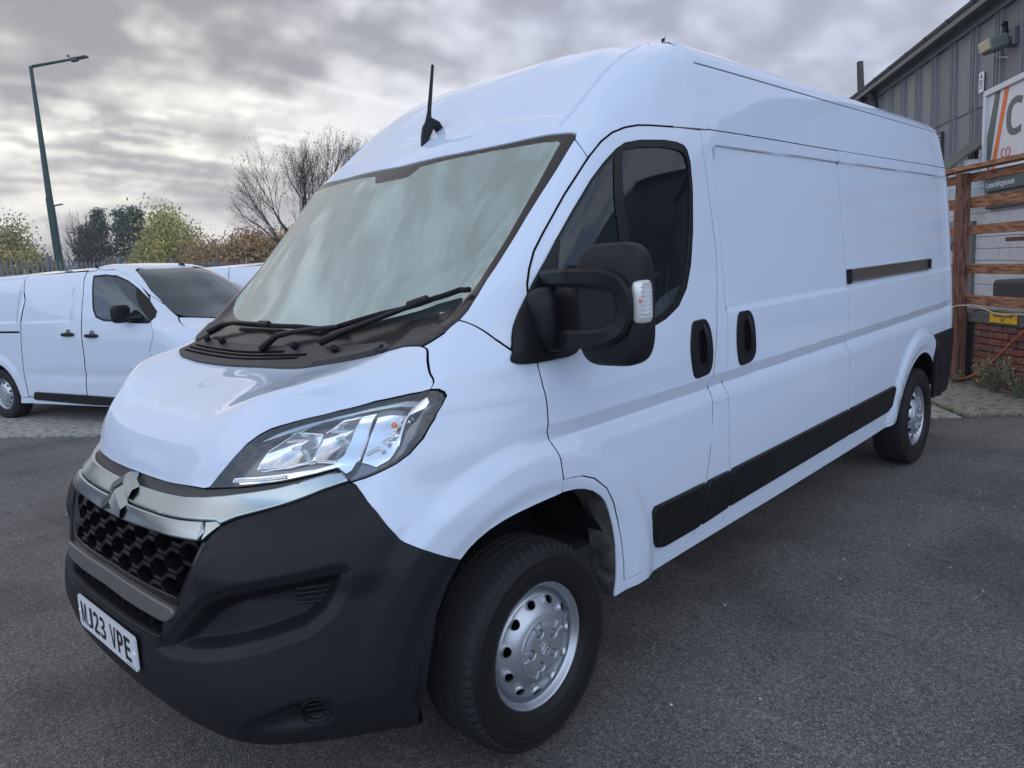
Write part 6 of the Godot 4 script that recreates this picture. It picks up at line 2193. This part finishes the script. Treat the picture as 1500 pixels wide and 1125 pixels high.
	bdm.box(Vector3(2.25, 2.92, 0.10), Vector3(2.16, 1.08, 0.04))
	part(sg, "sign_panel", bdm.mesh(), M.white_frame)
	for e in [[2.25, 3.455, 2.20, 0.075], [2.25, 2.385, 2.20, 0.075], [1.19, 2.92, 0.075, 0.995], [3.31, 2.92, 0.075, 0.995]]:
		var eb := Mb.new()
		eb.box(Vector3(e[0], e[1], 0.13), Vector3(e[2], e[3], 0.06), 0.006)
		part(sg, "sign_frame", eb.mesh(), M.white_frame)
	for s in [[1.235, 0.0, M.sign_grey], [1.345, 0.0, M.sign_orange]]:
		var pb := Mb.new()
		var wd := 0.105 if s[2] == M.sign_grey else 0.115
		var xx: float = s[0]
		var q := pv([xx + 0.02, 2.43, xx + 0.02 + wd, 2.43, xx + 0.36 + wd, 3.415, xx + 0.36, 3.415])
		if s[2] == M.sign_grey:
			q = pv([xx, 2.55, xx + 0.055, 2.43, xx + 0.08, 2.43, xx + 0.34, 3.415, xx + 0.20, 3.415, xx, 2.90])
		pb.prism(q, Vector3(0, 0, 0.1235), Vector3.RIGHT, Vector3.UP, Vector3(0, 0, -0.003))
		part(sg, "sign_stripe", pb.mesh(), s[2])
	letter(sg, "sign_letter", "C", Vector3(1.78, 2.80, 0.1215), 0.42, 0.46, 0.003, M.sign_grey)
	letter(sg, "sign_lettering", "CO", Vector3(1.66, 2.56, 0.1215), 0.26, 0.115, 0.003, M.sign_red, false, false)
	var st := thing_part(w, "lower_sign")
	var lb := Mb.new()
	lb.box(Vector3(2.2, 2.235, 0.10), Vector3(2.0, 0.155, 0.04), 0.004)
	part(st, "sign_panel", lb.mesh(), M.sign_grey)
	letter(st, "sign_lettering", "Conor@cgecom", Vector3(1.24, 2.185, 0.1205), 0.82, 0.095, 0.003, M.white_frame)
	var ml := Mb.new()
	ml.box(Vector3(2.2, 2.04, 0.08), Vector3(2.0, 0.22, 0.05), 0.01)
	part(w, "stone_lintel", ml.mesh(), M.stone)
	# warning notice and flood lamp
	var wn := thing_part(w, "warning_notice")
	var nb := Mb.new()
	nb.box(Vector3(0.80, 3.68, 0.05), Vector3(0.155, 0.27, 0.01), 0.002)
	part(wn, "notice_plate", nb.mesh(), M.plate_white)
	var tb := Mb.new()
	tb.prism(pv([0.765, 3.735, 0.835, 3.735, 0.80, 3.795]), Vector3(0, 0, 0.0575), Vector3.RIGHT, Vector3.UP, Vector3(0, 0, -0.002))
	part(wn, "notice_triangle", tb.mesh(), M.ink)
	for k in 4:
		var lm := Mb.new()
		lm.box(Vector3(0.80, 3.70 - 0.032 * k, 0.0565), Vector3([0.09, 0.11, 0.06, 0.08][k], 0.014, 0.003))
		part(wn, "notice_line", lm.mesh(), M.ink)
	var fl := thing_part(w, "flood_lamp")
	var c := Mb.new()
	c.box(Vector3(1.70, 4.03, 0.06), Vector3(0.20, 0.22, 0.06), 0.01)
	part(fl, "lamp_bracket", c.mesh(), M.cladding_b)
	c = Mb.new()
	c.box(Vector3(1.63, 3.98, 0.23), Vector3(0.30, 0.17, 0.24), 0.03, Basis(Vector3(1, 0, 0), 0.25))
	part(fl, "lamp_box", c.mesh(), M.roof_sheet)
	c = Mb.new()
	c.box(Vector3(1.63, 3.965, 0.345), Vector3(0.27, 0.13, 0.05), 0.012, Basis(Vector3(1, 0, 0), 0.25))
	part(fl, "lamp_lens", c.mesh(), M.lamp_cream)
	c = Mb.new()
	c.tube([Vector3(1.64, 4.10, 0.12), Vector3(1.64, 4.20, 0.12)], [0.035, 0.03], 10)
	superquad(c, Vector3(1.64, 4.21, 0.13), Vector3(0.04, 0.035, 0.04), 0.8, 12, 8)
	part(fl, "sensor", c.mesh(), M.trim)
	c = Mb.new()
	c.tube([Vector3(1.63, 3.90, 0.2), Vector3(1.60, 3.83, 0.18), Vector3(1.66, 3.80, 0.08)], [0.008], 6)
	part(fl, "lamp_cable", c.mesh(), M.white_frame)

func build_wall() -> void:
	var f := frame_at(WALL_AT, 44.0)
	var w := place(thing("brick_wall", "low red brick wall with a grey concrete coping beside the pavement", "wall"), f)
	var core := Mb.new()
	core.box(Vector3(0.95, 0.33, -0.12), Vector3(2.1, 0.66, 0.20))
	core.box(Vector3(-1.2, 0.33, -0.14), Vector3(2.2, 0.66, 0.20))
	part(w, "mortar", core.mesh(), M.mortar)
	var bm := []
	var r := RandomNumberGenerator.new()
	r.seed = 77
	for k in 4:
		var b := Mb.new()
		b.box(Vector3.ZERO, Vector3(0.213, 0.063, 0.05), 0.006)
		bm.append(b.mesh())
	var half := Mb.new()
	half.box(Vector3.ZERO, Vector3(0.10, 0.063, 0.05), 0.006)
	var hm := half.mesh()
	for row in 9:
		var y := 0.037 + 0.0735 * row
		var x := 0.115 if row % 2 == 0 else 0.225
		if row % 2:
			var h := part(w, "brick", hm, M["brick%d" % (r.randi() % 4)], Vector3(0.055, y, -0.006))
			h.rotation.z = r.randf_range(-0.01, 0.01)
		while x < 1.95:
			var b := part(w, "brick", bm[0], M["brick%d" % (r.randi() % 4)], Vector3(x, y + r.randf_range(-0.002, 0.002), -0.006 + r.randf_range(-0.004, 0.003)))
			b.rotation = Vector3(0, r.randf_range(-0.012, 0.012), r.randf_range(-0.008, 0.008))
			x += 0.225
	for k in 4:
		var cb := Mb.new()
		cb.box(Vector3(0, 0, 0), Vector3(0.985, 0.118, 0.30), 0.014)
		part(w, "coping_stone", cb.mesh(), M.coping, Vector3(-1.55 + 1.0 * k, 0.722, -0.10))
	# filled terrace behind the wall
	var t := Mb.new()
	t.box(Vector3(0.2, 0.33, -2.0), Vector3(4.4, 0.66, 3.4))
	place(structure("terrace", t.mesh(), M.concrete), f)
	# yellow notice on the coping
	var n := place(thing("parking_notice", "small yellow reserved parking notice on the wall's coping", "sign"), f)
	var nb := Mb.new()
	nb.box(Vector3(0.53, 0.745, 0.062), Vector3(0.415, 0.105, 0.008), 0.002)
	part(n, "notice_plate", nb.mesh(), M.sign_yellow)
	letter(n, "notice_lettering", "RESERVED FOR", Vector3(0.385, 0.752, 0.0665), 0.29, 0.032, 0.001, M.ink, false, true)
	letter(n, "notice_lettering", "EE", Vector3(0.505, 0.708, 0.0665), 0.05, 0.032, 0.001, M.ink, false, true)
	for sx in [0.35, 0.71]:
		var sb := Mb.new()
		sb.box(Vector3(sx, 0.745, 0.067), Vector3(0.008, 0.008, 0.003), 0.001)
		part(n, "screw", sb.mesh(), M.gutter)
	# timber railing
	var rl := place(thing("timber_railing", "reddish brown timber railing with wide top rail above the brick wall", "railing"), f)
	for p in [-0.115, 2.1]:
		var pb := Mb.new()
		pb.box(Vector3(p, 1.12, 0.115), Vector3(0.105, 2.24, 0.11), 0.006)
		part(rl, "post", pb.mesh(), M.timber1)
		pb = Mb.new()
		pb.box(Vector3(p - 0.085, 0.98, 0.10), Vector3(0.055, 1.96, 0.09), 0.005)
		part(rl, "post_batten", pb.mesh(), M.timber0)
	for y in [[2.285, 0.045, 0.17, 0.10], [2.19, 0.09, 0.045, 0.03], [1.93, 0.115, 0.045, 0.03], [1.645, 0.10, 0.045, 0.03], [1.235, 0.10, 0.045, 0.03], [0.905, 0.10, 0.045, 0.03]]:
		for seg in [[-2.3, -0.13], [-0.09, 2.4]]:
			var bb := Mb.new()
			if y[1] < 0.05 and seg[0] < -1:
				bb.box(Vector3(0.05, y[0], y[3]), Vector3(4.7, y[1], y[2]), 0.005)
			elif y[1] < 0.05:
				continue
			else:
				bb.box(Vector3((seg[0] + seg[1]) / 2, y[0], y[3]), Vector3(seg[1] - seg[0] - 0.02, y[1], y[2]), 0.005)
			part(rl, "rail", bb.mesh(), M.timber0)
	# rusty cabinet left of the post
	var cb := place(thing("meter_cabinet", "white metal cabinet with rust stains beside the timber post", "cabinet"), f)
	var m := Mb.new()
	m.box(Vector3(-0.42, 0.36, 0.10), Vector3(0.36, 0.52, 0.16), 0.008)
	part(cb, "cabinet_body", m.mesh(), M.rusty)
	m = Mb.new()
	m.box(Vector3(-0.42, 0.36, 0.184), Vector3(0.33, 0.49, 0.012), 0.004)
	part(cb, "cabinet_door", m.mesh(), M.rusty)
	m = Mb.new()
	m.box(Vector3(-0.42, 0.05, 0.09), Vector3(0.34, 0.10, 0.14), 0.006)
	part(cb, "cabinet_foot", m.mesh(), M.coping)
	# things standing on the terrace
	var sb := Mb.new()
	sb.box(Vector3(0, 0.14, 0), Vector3(1.0, 0.28, 0.35), 0.03)
	var stn := place(part(self, "stone_block", sb.mesh(), M.stone), f * Transform3D(Basis.IDENTITY, Vector3(-0.15, 0.79, -0.75)))
	tag(stn, "dark grey stone block on the terrace behind the railing", "stone")
	var tr := place(thing("trestle", "maroon and dark green steel trestle standing behind the railing", "trestle"), f * Transform3D(Basis.IDENTITY, Vector3(0, 0.66, -1.1)))
	for q in [[0.12, 0.055, M.maroon], [0.21, 0.04, M.dark_green], [0.55, 0.028, M.maroon], [0.75, 0.028, M.dark_green]]:
		var tb := Mb.new()
		tb.box(Vector3(q[0], 0.66, 0), Vector3(q[1], 1.32, q[1]), 0.006)
		part(tr, "leg", tb.mesh(), q[2])
	for y in [0.50, 1.14]:
		var tb := Mb.new()
		tb.tube([Vector3(0.10, y, 0.02), Vector3(0.80, y + 0.03, 0.02)], [0.018], 8)
		part(tr, "cross_bar", tb.mesh(), M.maroon)
	for q in [[0.55, 0.40, 0.95, 0.05], [0.75, 0.45, 1.1, 0.1]]:
		var tb := Mb.new()
		tb.tube([Vector3(q[0], q[1], 0.03), Vector3(q[2], q[3], 0.05)], [0.012], 6)
		part(tr, "brace", tb.mesh(), M.dark_green)
	var pl := Mb.new()
	pl.box(Vector3.ZERO, Vector3(0.22, 1.25, 0.03), 0.004, Basis(Vector3(0, 0, 1), 0.72))
	tag(place(part(self, "old_plank", pl.mesh(), M.old_board), f * Transform3D(Basis.IDENTITY, Vector3(0.36, 1.55, -1.5))), "weathered brown plank leaning at a slant behind the railing", "plank")
	var hb := Mb.new()
	hb.box(Vector3.ZERO, Vector3(1.3, 0.10, 0.10), 0.006)
	tag(place(part(self, "timber_beam", hb.mesh(), M.timber1), f * Transform3D(Basis.IDENTITY, Vector3(-0.15, 1.88, -1.45))), "short dark timber beam held level behind the railing's top", "beam")
	hb = Mb.new()
	hb.box(Vector3.ZERO, Vector3(1.5, 0.05, 0.05), 0.004)
	tag(place(part(self, "dark_rail", hb.mesh(), M.timber1), f * Transform3D(Basis.IDENTITY, Vector3(-0.30, 1.52, -1.0))), "thin dark rail behind the timber post at mid height", "rail")
	var rs := Mb.new()
	rs.box(Vector3.ZERO, Vector3(0.16, 0.22, 0.01), 0.002)
	var rsn := place(thing("red_notice", "small red and white notice on the white wall left of the post", "sign"), f * Transform3D(Basis.IDENTITY, Vector3(-0.62, 1.87, -1.30)))
	part(rsn, "notice_plate", rs.mesh(), M.sign_red)
	for k in 2:
		rs = Mb.new()
		rs.box(Vector3(0, 0.03 - 0.06 * k, 0.0065), Vector3(0.11, 0.018, 0.003))
		part(rsn, "notice_line", rs.mesh(), M.plate_white)
	# hoses and cables
	hose("garden_hose", "orange hose looping from the pavement up over the brick wall", M.hose, 0.010, [[-0.9, 0.02, 0.42], [-0.45, 0.025, 0.40], [-0.1, 0.03, 0.30], [0.08, 0.08, 0.12], [0.25, 0.20, 0.05], [0.46, 0.36, 0.045], [0.70, 0.55, 0.05], [0.95, 0.70, 0.08]], f)
	hose("pale_cable", "pale cable draped over the post and the yellow notice", M.cable, 0.008, [[-0.75, 0.62, 0.22], [-0.42, 0.66, 0.21], [-0.25, 0.74, 0.21], [-0.05, 0.85, 0.20], [0.12, 0.86, 0.10], [0.28, 0.82, 0.08], [0.45, 0.785, 0.085], [0.60, 0.78, 0.09], [0.75, 0.80, 0.08], [1.2, 0.80, 0.06]], f)
	hose("black_cable", "thin black cables lying along the coping under the railing", M.trim, 0.006, [[0.0, 0.79, 0.03], [0.3, 0.805, 0.035], [0.6, 0.79, 0.04], [1.0, 0.80, 0.03], [1.8, 0.79, 0.03]], f)
	# weeds
	var green := [lin(0.05, 0.075, 0.028), lin(0.08, 0.10, 0.04), lin(0.035, 0.055, 0.022), lin(0.12, 0.11, 0.05)]
	var k := 0
	for s in [[0.60, 0.16, 0.42, 0.26, 340, "large bushy weed at the foot of the brick wall"], [0.98, 0.18, 0.38, 0.26, 260, "bushy weed by the wall at the right edge"], [-0.02, 0.20, 0.13, 0.12, 90, "small green weed at the foot of the timber post"], [-0.62, 0.22, 0.16, 0.12, 90, "small weed below the rusty cabinet"], [0.34, 0.14, 0.10, 0.16, 70, "low leafy weed between post and large weed"]]:
		var o := part(self, "weed", weed_mesh(60 + k, s[2], s[3], s[4], green), M.leaf)
		place(o, f * Transform3D(Basis.IDENTITY, Vector3(s[0], 0.012, s[1])))
		tag(o, s[5], "weed", "weeds along the wall")
		k += 1
	# grass in the slab joint and along the kerb line
	var runs := [[Vector3(5.72, 0, 0.925), Vector3(6.29, 0, 0.495), 130, 0.05], [Vector3(5.74, 0, 0.95), Vector3(6.2, 0, 1.56), 60, 0.06], [Vector3(0.18, 0, -7.5), Vector3(1.1, 0, -6.02), 50, 0.045], [Vector3(5.0, 0, 0.0), Vector3(5.7, 0, 0.91), 40, 0.035]]
	for i in runs.size():
		var q: Array = runs[i]
		var r2 := RandomNumberGenerator.new()
		r2.seed = 200 + i
		var gm := Mb.new()
		gm.tinted = true
		for j in q[2]:
			var c: Vector3 = q[0].lerp(q[1], r2.randf()) + Vector3(r2.randfn(0, 0.012), 0.005, r2.randfn(0, 0.012))
			for b in 4:
				gm.tint = green[r2.randi() % 4] * r2.randf_range(0.7, 1.2)
				var a := r2.randf() * TAU
				var d := Vector3(cos(a), 0, sin(a))
				var h: float = q[3] * r2.randf_range(0.3, 1.0)
				var s := Vector3(-d.z, 0, d.x) * 0.004
				gm.tri(c - s, c + s, c + Vector3(0, h, 0) + d * h * 0.7)
		var o := part(self, "joint_grass", gm.mesh(), M.leaf)
		tag(o, ["grass growing in the joint between the pavement slabs", "grass along the pavement's edge at the right", "sparse grass along the concrete pad's edge", "thin grass along the pavement edge behind the wheel"][i], "grass")
		o.set_meta("kind", "stuff")

func hose(called: String, label: String, m: Material, r: float, pts: Array, f: Transform3D) -> void:
	var c := Curve3D.new()
	for k in pts.size():
		var p := Vector3(pts[k][0], pts[k][1], pts[k][2])
		var a := Vector3(pts[maxi(k - 1, 0)][0], pts[maxi(k - 1, 0)][1], pts[maxi(k - 1, 0)][2])
		var b := Vector3(pts[mini(k + 1, pts.size() - 1)][0], pts[mini(k + 1, pts.size() - 1)][1], pts[mini(k + 1, pts.size() - 1)][2])
		c.add_point(p, -(b - a) / 6.0, (b - a) / 6.0)
	var mb := Mb.new()
	var q := []
	var l := c.get_baked_length()
	for k in 41:
		q.append(c.sample_baked(l * k / 40.0))
	mb.tube(q, [r], 8)
	var o := part(self, called, mb.mesh(), m)
	o.transform = f
	tag(o, label, "hose" if called == "garden_hose" else "cable")

# what stands behind the camera and shows only as a reflection in the paint and glass
func build_behind() -> void:
	var w := thing("storage_shed", "dark ribbed shed seen only as a reflection in the van's door window", "building", Vector3(12.5, 0, 11.0))
	var b := Mb.new()
	b.box(Vector3(24, 3.1, 3), Vector3(48, 6.2, 6))
	part(w, "wall", b.mesh(), M.cladding_b)
	var rb := Mb.new()
	rb.prism(pv([-0.05, 0, 0.05, 0, 0.03, -0.05, -0.03, -0.05]), Vector3.ZERO, Vector3(1, 0, 0), Vector3(0, 0, 1), Vector3(0, 6.1, 0))
	var rm := rb.mesh()
	for k in 59:
		part(w, "cladding_rib", rm, M.cladding, Vector3(0.3 + 0.8 * k, 0.05, -0.001))
	var gb := Mb.new()
	gb.tube([Vector3(0, 6.15, -0.12), Vector3(48, 6.15, -0.12)], [0.1], 8)
	part(w, "gutter", gb.mesh(), M.gutter)
	for k in 16:
		var wb := Mb.new()
		wb.box(Vector3(1.6 + 2.6 * k, 2.4, -0.03), Vector3(1.9, 1.0, 0.14), 0.01)
		var fr := part(w, "window", wb.mesh(), M.white_frame)
		for j in 3:
			var pb := Mb.new()
			pb.box(Vector3(1.0 + 2.6 * k + 0.6 * j, 2.4, -0.105), Vector3(0.54, 0.86, 0.02))
			part(fr, "pane", pb.mesh(), M.dark_window)
	var g := thing("gabled_hall", "pale gabled hall seen only as a reflection in the van's bonnet", "building", Vector3(-20, 0, -34))
	b = Mb.new()
	b.prism(pv([0, 0, 15, 0, 15, 6.0, 7.5, 9.0, 0, 6.0]), Vector3(0, 0, 8), Vector3.RIGHT, Vector3.UP, Vector3(0, 0, -16))
	part(g, "wall", b.mesh(), M.cladding)
	b = Mb.new()
	b.box(Vector3(7.5, 2.2, 8.05), Vector3(4.2, 4.4, 0.12), 0.02)
	part(g, "door", b.mesh(), M.white_frame)
	b = Mb.new()
	b.prism(pv([-0.3, 5.9, 7.5, 9.05, 15.3, 5.9, 15.3, 6.1, 7.5, 9.27, -0.3, 6.1]), Vector3(0, 0, 8.3), Vector3.RIGHT, Vector3.UP, Vector3(0, 0, -16.6))
	part(g, "roof", b.mesh(), M.roof_sheet)

const EXPOSURE := 1.08

func _ready() -> void:
	rng.seed = 4
	set_camera()
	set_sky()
	set_materials()
	build_ground()
	build_workshop()
	build_wall()
	build_fence()
	build_trees()
	build_van()
	var w0 := wheel()
	for k in [["cap", M.trim]]:
		(w0.get_node("hub_cap") as MeshInstance3D).mesh = (w0.get_node("hub_cap") as MeshInstance3D).mesh
	var a := small_van(w0)
	w0.free()
	a.position = Vector3(2.507, 0, -5.98)
	a.rotation.y = deg_to_rad(106.6)
	tag(a, "white small van parked on the concrete pad at the left", "van", "small white vans")
	var spots := [[Vector3(5.35, 0, -6.4), 106.0, "white small van just beyond the nearer small van, mostly its roof showing"], [Vector3(8.2, 0, -7.2), 104.0, "white small van behind the cab, seen through the windscreen"], [Vector3(12.0, 0, 6.6), 176.0, "white small van seen only as a reflection in the door window"]]
	for s in spots:
		var b: Node3D = a.duplicate()
		b.name = numbered("small_van")
		add_child(b)
		b.position = s[0]
		b.rotation.y = deg_to_rad(s[1])
		b.set_meta("label", s[2])
	build_lamps()
	build_behind()
